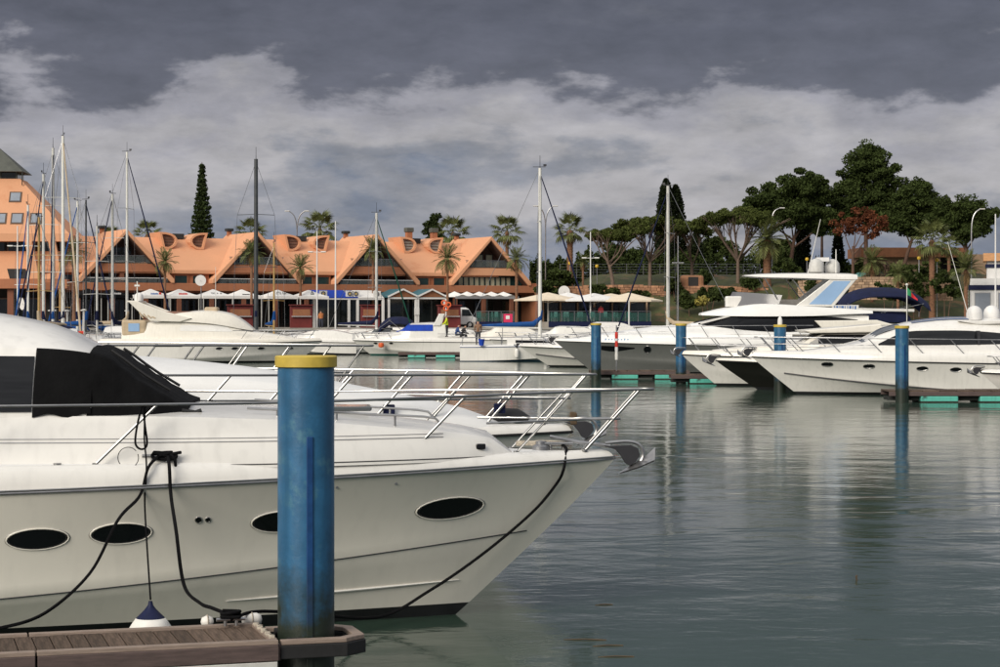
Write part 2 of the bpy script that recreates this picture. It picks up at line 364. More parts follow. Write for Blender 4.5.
QEDGE = [(-900, 150), (-150, 168), (-60, 181), (-5, 196), (60, 203), (150, 206), (900, 215)]
QZ = 2.0
def qedge(x):
    for (a, b), (c, d) in zip(QEDGE, QEDGE[1:]):
        if a <= x <= c: return b + (d - b) * (x - a) / (c - a)
    return QEDGE[-1][1]
mb = MB(); top = [(x, y, QZ) for x, y in QEDGE]; far = [(x * 6, 6000, QZ) for x, y in QEDGE]
mb.grid([top, far]); tag(mb.build('ground', 'paving'), 'pale paved promenade ground behind the moored boats', None, kind='structure')
mb = MB(); mb.grid([[(x, y - .001, -1.5) for x, y in QEDGE], [(x, y - .001, QZ - .14) for x, y in QEDGE]])
mb.grid([[(x, y - .25, QZ - .14) for x, y in QEDGE], [(x, y - .25, QZ + .06) for x, y in QEDGE], [(x, y + .5, QZ + .06) for x, y in QEDGE], [(x, y + .5, QZ + .004) for x, y in QEDGE]])
mb.grid([[(x, y - .25, QZ - .14) for x, y in QEDGE], [(x, y, QZ - .14) for x, y in QEDGE]])
tag(mb.build('quay_wall', 'concrete'), 'grey concrete quay wall with a coping along the basin', None, kind='structure')

# planted bank right of the orange building
def bank(x, y):
    ex = min(1, max(0, (x - 3) / 9)); ex = ex * ex * (3 - 2 * ex)
    y0 = 211 + .02 * max(0, x)
    fr = min(1, max(0, (72 - x) / 14)); ex *= fr if x > 58 else 1
    if y < y0: h = 0
    elif y < y0 + 9: h = 3.0 * (y - y0) / 9
    elif y < y0 + 9.6: h = 3.0 + 1.2 * (y - y0 - 9) / .6
    elif y < y0 + 27: t = (y - y0 - 9.6) / 17.4; h = 4.2 + 1.9 * t * t * (3 - 2 * t)
    else: h = 6.1
    n = .22 * math.sin(x * .9 + y * .35) * math.sin(x * .31 - y * .7) + .12 * math.sin(x * 2.1 + y * 1.3)
    return QZ + (h + n * min(1, h)) * ex - .03
xs = np.linspace(2, 90, 89); ys = np.concatenate([np.linspace(208, 242, 69), np.linspace(246, 420, 12)])
mb = MB(); mb.grid([[(x, y, bank(x, y)) for x in xs] for y in ys])
tag(mb.build('bank', 'grass', smooth=60), 'grassy bank with bare reddish earth rising behind the promenade', None, kind='structure')

# ================================================================== HULLS
class Hull:
    def __init__(s, L, B, zr0, zr1, rake, gun0=.32, gun1=.12, zc0=.12, zc1=.9, full=.42, p=2.3, ns=34, boot=.11, stern_y=.94):
        s.L, s.B, s.zr0, s.zr1, s.rake, s.g0, s.g1, s.zc0, s.zc1, s.full, s.p, s.ns, s.boot, s.sy = L, B, zr0, zr1, rake, gun0, gun1, zc0, zc1, full, p, ns, boot, stern_y
    def hb(s, q, full, p):
        v = 1 - max(0, (q - full) / (1 - full)) ** p
        return v * (s.sy + (1 - s.sy) * min(1, q / .35))
    def stem(s, z): return -s.rake * max(0, 1 - z / s.zr1) ** 1.06 if z >= 0 else -s.rake + z * 1.4
    def zr(s, q): return s.zr0 + (s.zr1 - s.zr0) * q ** 1.7
    def zch(s, q): return s.zc0 + (s.zc1 - s.zc0) * q ** 2.2
    def layer(s, k, q):
        """k: -1 keel, 0 waterline, 1 boot top, 2..3 boot..chine..rub (2=chine, 3=rub), 4 gunwale"""
        h = s.B / 2
        yr = h * s.hb(q, s.full, s.p); yc = h * .965 * s.hb(q, s.full - .07, s.p - .42); yw = h * .92 * s.hb(q, s.full - .14, s.p - .7)
        if k <= 0:
            t = k + 1; z = lerp(-.55, -.01, t); return Vector((-s.L + q * (s.L + s.stem(z)), yw * t, z))
        if k <= 1: z = lerp(-.01, s.boot, k); return Vector((-s.L + q * (s.L + s.stem(z)), lerp(yw, lerp(yw, yc, .4), k), z))
        if k <= 2:
            t = k - 1; z = lerp(s.boot, s.zch(q), t); zb = lerp(s.boot, s.zc1, t)
            return Vector((-s.L + q * (s.L + s.stem(zb)), lerp(lerp(yw, yc, .4), yc, t), z))
        if k <= 3:
            t = k - 2; z = lerp(s.zch(q), s.zr(q), t); zb = lerp(s.zc1, s.zr1, t)
            return Vector((-s.L + q * (s.L + s.stem(zb)), yc + (yr - yc) * t ** (1 + .9 * q), z))
        t = k - 3; g = lerp(s.g0, s.g1, q ** 2)
        return Vector((-s.L + q * (s.L - .05 * t - .10 * t * t), max(0, yr - (.02 * t + .10 * t * t) * min(1, yr / .25)), s.zr(q) + g * (1 - (1 - t) ** 1.6)))
    def q(s, x, k=4): return min(1, max(0, (x + s.L) / (s.layer(k, 1).x + s.L)))
    def gun(s, x): return s.layer(4, s.q(x))
    def side(s, x, z):
        pr = None
        for k in [1, 1.5, 2, 2.2, 2.4, 2.6, 2.8, 3]:
            q = s.q(x, k); p = s.layer(k, q)
            if pr is not None and pr.z <= z <= p.z: t = (z - pr.z) / max(1e-6, p.z - pr.z); return lerp(pr.y, p.y, t)
            if pr is None and z < p.z: return p.y
            pr = p
        return pr.y
    def surf(s, x, z, sg, off=.006):
        y = s.side(x, z); dy_dx = (s.side(x + .05, z) - s.side(x - .05, z)) / .1; dy_dz = (s.side(x, z + .04) - s.side(x, z - .04)) / .08
        n = Vector((-dy_dx, 1, -dy_dz)).normalized(); p = Vector((x, y, z)) + n * off
        return Vector((p.x, p.y * sg, p.z))
    def rows(s, ks, sg): return [[Vector((p.x, p.y * sg, p.z)) for p in (s.layer(k, i / s.ns) for i in range(s.ns + 1))] for k in ks]
    def parts(s, t, hullm, botm, topm='gelcoat', deckm='deck_white', railm='rubber', rail_r=.028, stripe=None, name='hull'):
        mb = MB()
        for sg in (1, -1): mb.grid(s.rows([-1, -.5, 0, 1], sg))
        mb.build('bottom', botm, t, smooth=40)
        mb = MB()
        ks = [1, 1.35, 1.7, 2, 2.12, 2.25, 2.4, 2.55, 2.7, 2.85, 3]
        for sg in (1, -1): mb.grid(s.rows(ks, sg))
        tr = [s.layer(k, 0) for k in ks]; mb.add([(p.x, p.y, p.z) for p in tr] + [(p.x, -p.y, p.z) for p in tr][::-1], [tuple(range(2 * len(tr)))])
        h = mb.build('hull', hullm, t, smooth=50)
        mb = MB()
        gk = [3, 3.2, 3.4, 3.6, 3.8, 4]
        for sg in (1, -1): mb.grid(s.rows(gk, sg))
        tr = [s.layer(k, 0) for k in gk]; mb.add([(p.x, p.y, p.z) for p in tr] + [(p.x, -p.y, p.z) for p in tr][::-1], [tuple(range(2 * len(tr)))])
        mb.build('bulwark', topm, t, smooth=50)
        mb = MB(); rr = []
        for i in range(s.ns + 1):
            g = s.layer(4, i / s.ns); rr.append([(g.x, g.y * u, g.z - .012 - .02 * (1 - u * u) * 0 + .05 * (1 - u * u) * min(1, g.y)) for u in (-1, -.9, -.5, 0, .5, .9, 1)])
        mb.grid(rr); mb.build('deck', deckm, t, smooth=50)
        if rail_r:
            mb = MB(); a = [Vector((p.x, p.y + .008, p.z)) for p in (s.layer(3, i / s.ns) for i in range(s.ns + 1))]
            mb.tube(a + [Vector((p.x, -p.y, p.z)) for p in a[:-1]][::-1], rail_r, 6); mb.build('rub_rail', railm, t, smooth=60)
        if stripe:
            for sg in (1, -1):
                mb = MB(); a = [s.layer(2, i / s.ns) for i in range(s.ns)]; mb.tube([(p.x, (p.y + .002) * sg, p.z) for p in a], stripe[1], 5); mb.build('spray_line', stripe[0], t, smooth=60)
        return h
    def porthole(s, t, x, z, a, b, glass='glass_dark', rimm='steel', rim=.012, sides=(1, -1), tilt=0, n=24):
        for sg in sides:
            def at(r, off):
                o = []
                for j in range(n):
                    c, q = math.cos(2 * math.pi * j / n) * a * r, math.sin(2 * math.pi * j / n) * b * r
                    o.append(s.surf(x + c, z + q + tilt * c, sg, off))
                return o
            w = thing_part('porthole', t)
            mb = MB(); ring = at(1, .004); mb.add(ring + [s.surf(x, z, sg, .004)], [(j, (j + 1) % n, n) for j in range(n)]); mb.build('pane', glass, w, smooth=60)
            if rim: mb = MB(); mb.tube(at(1.0, .004), rim, 6, closed=True); mb.build('rim', rimm, w, smooth=60)
            if rim and n > 20: mb = MB(); mb.tube(at(.93, .005), rim * .7, 6, closed=True); mb.build('gasket', 'rubber', w, smooth=60); mb = MB(); mb.tube(at(1.05, .001), rim * .3, 5, closed=True); mb.build('seam', 'steel_dull', w, smooth=60)
def thing_part(name, parent, loc=(0, 0, 0)):
    o = bpy.data.objects.new(name, None); COL.objects.link(o); o.parent = parent; o.location = loc; o.empty_display_size = .1; return o

class Shell:
    """cabin or coachroof lofted from stations (x, zb, zt, wb, wt, crown)"""
    def __init__(s, st, nx=28):
        s.c = [Curve1([(q[0], q[i]) for q in st]) for i in range(1, 6)]; s.x0, s.x1 = min(q[0] for q in st), max(q[0] for q in st); s.nx = nx
    def sec(s, x): return [c(x) for c in s.c]
    def side(s, x, z):
        zb, zt, wb, wt, cr = s.sec(x); k = min(1, max(0, (z - zb) / max(1e-4, zt - zb))); return wb + (wt - wb) * k ** 1.4
    def top(s, x, u):
        zb, zt, wb, wt, cr = s.sec(x); return zt + cr * (1 - abs(u) ** 2.4)
    def row(s, x, off=0, ks=(0, .25, .5, .75, 1), us=(.97, .88, .7, .4, 0)):
        zb, zt, wb, wt, cr = s.sec(x); h = [(wb + (wt - wb) * k ** 1.4 + off, zb + (zt - zb) * k) for k in ks] + [((wt + off) * u, zt + cr * (1 - u ** 2.4) + off) for u in us]
        h = [(y, z) for y, z in h]
        return [Vector((x, y, z)) for y, z in h] + [Vector((x, -y, z)) for y, z in h[:-1][::-1]]
    def xs(s, a=None, b=None, n=None):
        a = s.x0 if a is None else a; b = s.x1 if b is None else b; n = n or s.nx
        return [a + (b - a) * i / n for i in range(n + 1)]
    def mesh(s, name, m, t, a=None, b=None, off=0, smooth=45, n=None):
        mb = MB(); rows = [s.row(x, off) for x in s.xs(a, b, n)]; mb.grid(rows); k = len(rows[0])
        mb.add(rows[0], [tuple(range(k))]); mb.add(rows[-1], [tuple(range(k))]); return mb.build(name, m, t, smooth=smooth)
    def window(s, t, lower, upper, m='glass_dark', off=.012, n=14, nz=4, sides=(1, -1), name='side_window'):
        lo, up = Curve1(lower), Curve1(upper); a, b = max(lo.x[0], up.x[0]), min(lo.x[-1], up.x[-1])
        for sg in sides:
            mb = MB(); rows = []
            for i in range(n + 1):
                x = a + (b - a) * i / n; zl, zu = lo(x), up(x)
                rows.append([Vector((x, (s.side(x, lerp(zl, zu, j / nz)) + off) * sg, lerp(zl, zu, j / nz))) for j in range(nz + 1)])
            mb.grid(rows); mb.build(name, m, t, smooth=50)
    def screen(s, t, a, b, u=.86, m='glass_dark', off=.012, n=10, name='windscreen'):
        mb = MB(); mb.grid([[Vector((x, s.sec(x)[3] * v, s.top(x, v) + off)) for v in (-u, -u * .6, -u * .2, u * .2, u * .6, u)] for x in s.xs(a, b, n)]); return mb.build(name, m, t, smooth=60)

def rails(t, hull, base_xs, h, lean, r=.014, mid_from=None, tip=None, inset=.06, xend=None, m='steel', hf=None):
    """guard rail: leaning stanchions on the gunwale and a top rail that meets in a pulpit over the bow"""
    H = hf or (lambda x: h)
    def base(x, sg): g = hull.gun(x); return Vector((x, max(.10, g.y - inset) * sg, g.z - .01))
    def up(x, sg, k=1): b = base(x, sg); return b + Vector((lean * k, 0, H(x) * k))
    xf = base_xs[-1]; xa = base_xs[0] if xend is None else xend
    n = 26; xs = [lerp(xa, xf, i / n) for i in range(n + 1)]
    port = [up(x, 1) for x in xs]; star = [up(x, -1) for x in xs]
    nose = Vector((port[-1].x + (tip or .2), 0, port[-1].z + .0)); a, b = port[-1], star[-1]
    arc = [Vector((lerp(a.x, nose.x, math.sin(i * math.pi / 8)), a.y * math.cos(i * math.pi / 8), a.z)) for i in range(1, 8)]
    mb = MB(); mb.tube(port + arc + star[::-1], r, 6); mb.build('top_rail', m, t, smooth=60)
    if mid_from is not None:
        mb = MB(); xs2 = [lerp(mid_from, xf, i / n) for i in range(n + 1)]
        p = [up(x, 1, .52) for x in xs2]; q = [up(x, -1, .52) for x in xs2]
        a = p[-1]; arc = [Vector((a.x + (tip or .2) * .5 * math.sin(i * math.pi / 8), a.y * math.cos(i * math.pi / 8), a.z)) for i in range(1, 8)]
        mb.tube(p + arc + q[::-1], r * .85, 6); mb.build('mid_rail', m, t, smooth=60)
    for x in base_xs:
        for sg in (1, -1):
            mb = MB(); mb.cyl(base(x, sg), up(x, sg), r * .9, n=6); b0 = base(x, sg); mb.cyl(b0 - Vector((0, 0, .005)), b0 + Vector((0, 0, .02)), r * 2, n=8); mb.build('stanchion', m, t, smooth=60)

def rope(name, label, pts, r, m='rope_black', n=8, cat='rope', group=None):
    mb = MB(); p0 = Vector(pts[0]); mb.tube([p - p0 for p in spl(pts, n)], r, 6); o = mb.build(name, m, smooth=60); o.location = p0
    return tag(o, label, cat, group)

def anchor(t, x, z, sc=1, m='steel_dull'):
    a = thing_part('anchor', t, (x, 0, z)); a.scale = (sc,) * 3
    mb = MB(); mb.prism([(-.32, .05), (.10, .07), (.22, .02), (.25, -.10), (.18, -.20), (.09, -.26), (.02, -.22), (-.05, -.10), (-.14, 0)], -.055, .055); mb.build('bow_roller', 'stripe', a, bevel=.008)
    mb = MB(); mb.tube(spl([(-.30, 0, .10), (.05, 0, .125), (.24, 0, .07), (.31, 0, -.08), (.25, 0, -.23)], 5), [.030] * 21, 6); mb.build('shank', m, a, smooth=50)
    mb = MB()
    for sg in (1, -1):
        mb.add([(.50, 0, .03), (.47, .15 * sg, -.16), (.20, .19 * sg, -.27), (-.10, 0, -.38), (.20, .0, -.20), (.36, 0, -.10)], [(0, 1, 5), (1, 2, 4, 5), (2, 3, 4)])
        mb.add([(.50, 0, .015), (.47, .15 * sg, -.18), (.20, .19 * sg, -.29), (-.10, 0, -.40), (.20, .0, -.235), (.36, 0, -.135)], [(0, 5, 1), (1, 5, 4, 2), (2, 4, 3)])
    mb.build('fluke', m, a)

# ================================================================== NEAR YACHT
def near_yacht():
    t = thing('motor_yacht', 'large white motor yacht with black windscreen cover moored behind the near blue pile', 'yacht', (1.24, 21.6, 0), R(5), 'motor yachts moored stern to')
    h = Hull(15.5, 4.5, 1.40, 1.66, 1.72, gun0=.34, gun1=.10, zc0=.20, zc1=.93, full=.40, p=2.3, ns=60, boot=.13)
    h.parts(t, MATS['hull_olive'], MATS['antifoul'], stripe=('stripe', .006), railm='steel_dull', rail_r=.012)
    mb = MB(); a = [h.layer(3, i / 60) for i in range(61)]
    mb.tube([(p.x, -p.y - .012, p.z + .024) for p in a], .010, 6); mb.build('rub_trim', 'steel', t, smooth=60)
    for x, z, aa, bb, tl in ((-5.88, 1.05, .29, .105, .03), (-5.10, 1.08, .29, .105, .03), (-3.56, 1.14, .29, .11, .04), (-1.82, 1.20, .36, .115, .07)): h.porthole(t, x, z, aa, bb, rimm='hull_olive', rim=.008, tilt=tl)
    for x, r in ((-4.36, .032), (-4.27, .025)): h.porthole(t, x, 1.19, r, r, rimm='steel', rim=.006, n=14)
    # spray rails low on the bow
    for k0, q0, q1 in ((1.35, .80, .97),):
        for sg in (1, -1):
            mb = MB(); mb.tube([(p.x, (p.y + .012) * sg, p.z) for p in (h.layer(k0, lerp(q0, q1, i / 14)) for i in range(15))], [.003 + .010 * math.sin(math.pi * (i + .4) / 15) for i in range(15)], 5); mb.build('spray_rail', 'gelcoat', t, smooth=60)
    # raised coachroof on the foredeck
    c = Shell([(-1.12, 1.70, 1.73, .42, .36, .02), (-1.42, 1.70, 1.93, .62, .50, .05), (-2.4, 1.70, 2.05, 1.10, .90, .07), (-3.6, 1.70, 2.16, 1.48, 1.24, .08), (-5.0, 1.70, 2.21, 1.66, 1.42, .08), (-8.0, 1.70, 2.22, 1.72, 1.50, .08), (-12, 1.70, 2.22, 1.72, 1.5, .08)], 40)
    c.mesh('coachroof', 'gelcoat', t)
    for z0, rr, mm in ((1.95, .005, 'steel_dull'), (1.985, .0035, 'steel_dull')):
        for sg in (1, -1):
            mb = MB(); mb.tube([(x, (c.side(x, z0 + .02 * (-2 - x) / 6) + .004) * sg, z0 + .02 * (-2 - x) / 6) for x in c.xs(-9, -1.9, 30)], rr, 5); mb.build('coachroof_trim', mm, t, smooth=60)
    # cabin
    s = Shell([(-4.52, 2.15, 2.27, 1.16, 1.0, .02), (-4.95, 2.15, 2.52, 1.34, 1.12, .04), (-5.4, 2.15, 2.80, 1.42, 1.14, .06), (-5.9, 2.15, 2.86, 1.47, 1.16, .24), (-6.6, 2.15, 2.88, 1.5, 1.18, .36), (-8, 2.15, 2.90, 1.5, 1.2, .46), (-10.5, 2.15, 2.88, 1.5, 1.18, .42), (-12.5, 2.15, 2.84, 1.5, 1.1, .2)], 40)
    s.mesh('cabin', 'gelcoat', t, b=-5.42)
    s.window(t, [(-9.4, 2.30), (-8, 2.26), (-5.99, 2.26)], [(-9.4, 2.76), (-8, 2.82), (-5.99, 2.80)], off=.012)
    for xa in (-6.9, -8.3):
        mb = MB(); mb.box((xa, 0, 2.54), (.07, 2.94, .5)); mb.build('window_post', 'stripe', t)
    # fabric cover over windscreen and front quarter windows
    mb = MB(); rows = []
    for x in s.xs(-5.46, -4.50, 18): rows.append(s.row(x, .014))
    for r_ in rows:
        for i, p in enumerate(r_):
            f = .012 * math.sin(p.x * 9 + p.y * 4) * math.sin(p.z * 11 + p.x * 5) + .006 * math.sin(p.x * 23 - p.z * 17)
            p.z += f; p.y += f * (1 if p.y > 0 else -1)
    mb.grid(rows); mb.add(rows[-1], [tuple(range(len(rows[0])))]); cv = mb.build('windscreen_cover', 'canvas_black', t, smooth=70)
    for sg in (1, -1):
        mb = MB(); rows = []
        for x in s.xs(-5.98, -5.42, 8):
            zb, zt, wb, wt, cr = s.sec(x); rows.append([Vector((x, (s.side(x, z) + .018 + .006 * math.sin(x * 14 + z * 9)) * sg, z)) for z in [lerp(2.22 + .02 * math.sin(x * 17), zt + .0, k / 7) for k in range(8)]] + [Vector((x, (wt - .02) * sg, zt + .018))])
        mb.grid(rows); mb.build('cover_flap', 'canvas_black', cv, smooth=70)
        mb = MB(); p = [(-5.30 + i * .12, s.sec(-5.30 + i * .12)[3] * (.55 + .02 * i) * sg, s.top(-5.30 + i * .12, .6) + .045) for i in range(6)]; mb.tube(p, .016, 5); mb.build('wiper', 'rubber', cv, smooth=60)
        mb = MB(); mb.tube([(-4.55, 1.1 * sg, 2.25), (-4.42, 1.06 * sg, 2.23), (-4.36, 1.05 * sg, 2.25)], .022, 5); mb.build('tie_down', 'rubber', cv, smooth=60)
    # small fittings: drains along the rub rail, fuel caps, side light
    for x in (-6.4, -3.0, -2.4): p = h.surf(x, h.zr(h.q(x, 3)) - .10, -1, .0); mb = MB(); mb.cyl(p + Vector((0, .01, 0)), p + Vector((0, -.005, 0)), .014, n=10); mb.build('drain', 'steel', t)
    for x in (-2.75, -5.7): g = h.gun(x); mb = MB(); mb.cyl((x, -g.y + .12, g.z - .01), (x, -g.y + .12, g.z + .012), .04, n=14); mb.build('filler_cap', 'steel', t, smooth=40)
    mb = MB(); mb.box((-1.5, -c.side(-1.5, 1.82) - .01, 1.84), (.10, .04, .06)); mb.build('side_light', 'glass_dark', t, bevel=.012)
    for sg in (1, -1): mb = MB(); mb.tube([(x, (c.side(x, 1.735) + .002) * sg, 1.735) for x in c.xs(-9, -1.2, 30)], .005, 5); mb.build('deck_seam', 'stripe', t, smooth=60)
    # handrails and hatch on the coachroof
    for sg in (1, -1):
        mb = MB(); mb.tube([(-1.92, .72 * sg, 2.08), (-1.98, .72 * sg, 2.14), (-2.1, .75 * sg, 2.16)] + [(-2.1 - i * .3, (.75 + .05 * i) * sg, 2.16 + .018 * i) for i in range(1, 7)], .014, 6); mb.build('grab_rail', 'steel', t, smooth=60)
        for i in (1, 3, 5): mb = MB(); x = -2.1 - .3 * i; mb.cyl((x, (.75 + .05 * i) * sg, 2.04), (x, (.75 + .05 * i) * sg, 2.16 + .018 * i), .011); mb.build('grab_post', 'steel', t, smooth=60)
    mb = MB(); mb.box((-2.9, 0, 2.22), (.55, .55, .05)); mb.build('deck_hatch', 'glass_grey', t, bevel=.02)
    mb = MB(); mb.lathe([(.10, 0), (.10, .04), (.06, .06), (.06, .09), (.0, .10)], 14, (-.80, 0, 1.76)); mb.build('windlass', 'steel_dull', t, smooth=50)
    mb = MB(); mb.tube([(-.70, .05, 1.90), (-.4, .02, 1.84), (-.05, 0, 1.80)], .022, 6); mb.build('anchor_chain', 'steel_dull', t, smooth=50)
    for sg in (1, -1):
        mb = MB(); g = h.gun(-.62); mb.cyl((-.70, (g.y - .1) * sg, g.z), (-.70, (g.y - .1) * sg, g.z + .06), .016); mb.cyl((-.56, (g.y - .1) * sg, g.z), (-.56, (g.y - .1) * sg, g.z + .06), .016); mb.cyl((-.80, (g.y - .1) * sg, g.z + .065), (-.46, (g.y - .1) * sg, g.z + .065), .018); mb.build('bow_cleat', 'steel', t, smooth=50)
        mb = MB(); g = h.gun(-4.73); mb.cyl((-4.80, (g.y - .05) * sg, g.z), (-4.80, (g.y - .05) * sg, g.z + .06), .018); mb.cyl((-4.66, (g.y - .05) * sg, g.z), (-4.66, (g.y - .05) * sg, g.z + .06), .018); mb.cyl((-4.90, (g.y - .05) * sg, g.z + .065), (-4.56, (g.y - .05) * sg, g.z + .065), .02); mb.build('midship_cleat', 'steel', t, smooth=50)
    rails(t, h, [-8.4, -6.9, -5.34, -3.78, -2.27, -1.10, -.34], .60, .60, r=.0155, mid_from=-1.75, tip=.16, xend=-9.5, hf=lambda x: .585 + .08 * max(0, 1 + x / 4))
    anchor(t, .10, 1.76, .68)
    return t, h
YA, HA = near_yacht()
def locA(p): return Matrix.Translation((1.24, 21.6, 0)) @ Matrix.Rotation(R(5), 4, 'Z') @ Vector(p)

def second_yacht():
    t = thing('motor_yacht', 'white motor yacht with long bare foredeck beyond the one with black cover', 'yacht', (X_(572, 28.3), 28.3, 0), R(4), 'motor yachts moored stern to')
    h = Hull(15.5, 4.5, 1.42, 1.56, 1.7, gun0=.34, gun1=.12, zc0=.12, zc1=.9, full=.40, p=2.3, ns=44, boot=.10)
    h.parts(t, MATS['gelcoat'], MATS['antifoul'], stripe=('stripe', .007), rail_r=.022)
    c = Shell([(-.95, 1.62, 1.66, .4, .3, .02), (-1.6, 1.64, 1.84, .75, .55, .08), (-3.0, 1.66, 2.10, 1.25, .9, .12), (-4.6, 1.66, 2.34, 1.55, 1.15, .16), (-6.0, 1.66, 2.48, 1.65, 1.3, .16), (-7.6, 1.66, 2.56, 1.7, 1.3, .18), (-9, 1.66, 2.8, 1.7, 1.3, .2), (-12, 1.66, 2.8, 1.7, 1.3, .2)], 36)
    c.mesh('coachroof', 'deck_white', t)
    c.screen(t, -8.8, -7.6); c.window(t, [(-11.5, 2.3), (-8.2, 2.4)], [(-11.5, 2.7), (-8.2, 2.52)])
    for x, y in ((-2.6, -1.62), (-1.05, -.78)):
        g = h.gun(x); mb = MB(); mb.box((x, g.y * -1 + .05, g.z + .22), (.16, .10, .14)); mb.build('rail_pad', 'navy_paint', t, bevel=.015)
    mb = MB(); mb.lathe([(.2, 0), (.22, .06), (.16, .12), (.10, .17), (0, .18)], 14, (-.9, 0, 1.72), 1.4, 1); mb.build('windlass', 'rubber', t, smooth=50)
    mb = MB(); mb.box((.02, 0, 1.75), (.10, .10, .18)); mb.build('bow_post', 'twig', t, bevel=.02)
    rails(t, h, [-6.9, -6.1, -5.3, -4.5, -3.7, -2.9, -2.1, -1.25, -.42], .66, .62, r=.019, mid_from=-6.5, tip=.14, xend=-9, hf=lambda x: .70)
    anchor(t, .12, 1.66, .75)
    return t
second_yacht()
def third_yacht():
    t = thing('motor_yacht', 'white motor yacht whose bow rail shows past the bare foredeck behind the near pile', 'yacht', (X_(348, 35.5), 35.5, 0), R(4), 'motor yachts moored stern to')
    h = Hull(15.5, 4.6, 1.42, 1.58, 1.7, gun0=.34, gun1=.12, zc0=.12, zc1=.9, full=.40, p=2.3, ns=36, boot=.10)
    h.parts(t, MATS['gelcoat'], MATS['antifoul'], stripe=('stripe', .007), rail_r=.022)
    c = Shell([(-.95, 1.62, 1.66, .4, .3, .02), (-2.0, 1.64, 1.86, .8, .6, .08), (-4.6, 1.66, 2.12, 1.55, 1.15, .12), (-7.6, 1.66, 2.2, 1.7, 1.3, .12), (-9, 1.66, 2.7, 1.7, 1.3, .2), (-12, 1.66, 2.8, 1.7, 1.3, .2)], 30)
    c.mesh('coachroof', 'deck_white', t); c.screen(t, -8.8, -7.6); c.window(t, [(-11.5, 2.2), (-8.2, 2.25)], [(-11.5, 2.6), (-8.2, 2.36)])
    rails(t, h, [-6.9, -6.0, -5.1, -4.2, -3.3, -2.5, -1.7, -1.0, -.42], .98, .70, r=.021, mid_from=-6.5, tip=.16, xend=-8.4)
    anchor(t, .12, 1.70, .75); return t
third_yacht()

# ------------------------------------------------------------------ near pile, finger dock
def pile(px, d, ztop, label, r=.25, light=False, n=28, collar=True):
    t = thing('mooring_pile', label, 'pile', (X_(px, d), d, 0), 0, 'blue mooring piles')
    mb = MB(); mb.lathe([(r, -1.5), (r, .02), (r, ztop - .01)], n); mb.build('shaft', 'pile_blue', t, smooth=40)
    mb = MB(); a = R(-90 + 13); c = Vector((math.cos(a), math.sin(a), 0)); mb.box(c * (r + .0) + Vector((0, 0, ztop * .38)), (.028, .055, ztop * .76), rz=a); mb.build('guide_strip', 'pile_strip', t, bevel=.005)
    mb = MB(); mb.lathe([(r + .018, ztop - .08), (r + .024, ztop - .075), (r + .024, ztop + .012), (r + .012, ztop + .022), (0, ztop + .024)], n); mb.build('cap', 'pile_yellow', t, smooth=40)
    if light: mb = MB(); mb.lathe([(.10, ztop + .024), (.10, ztop + .2), (.08, ztop + .28), (0, ztop + .42)], 14); mb.build('beacon', 'white_paint', t, smooth=40)
    return t
pile(306, 17.62, 2.83, 'near blue steel mooring pile with yellow cap at the end of the plank finger dock')

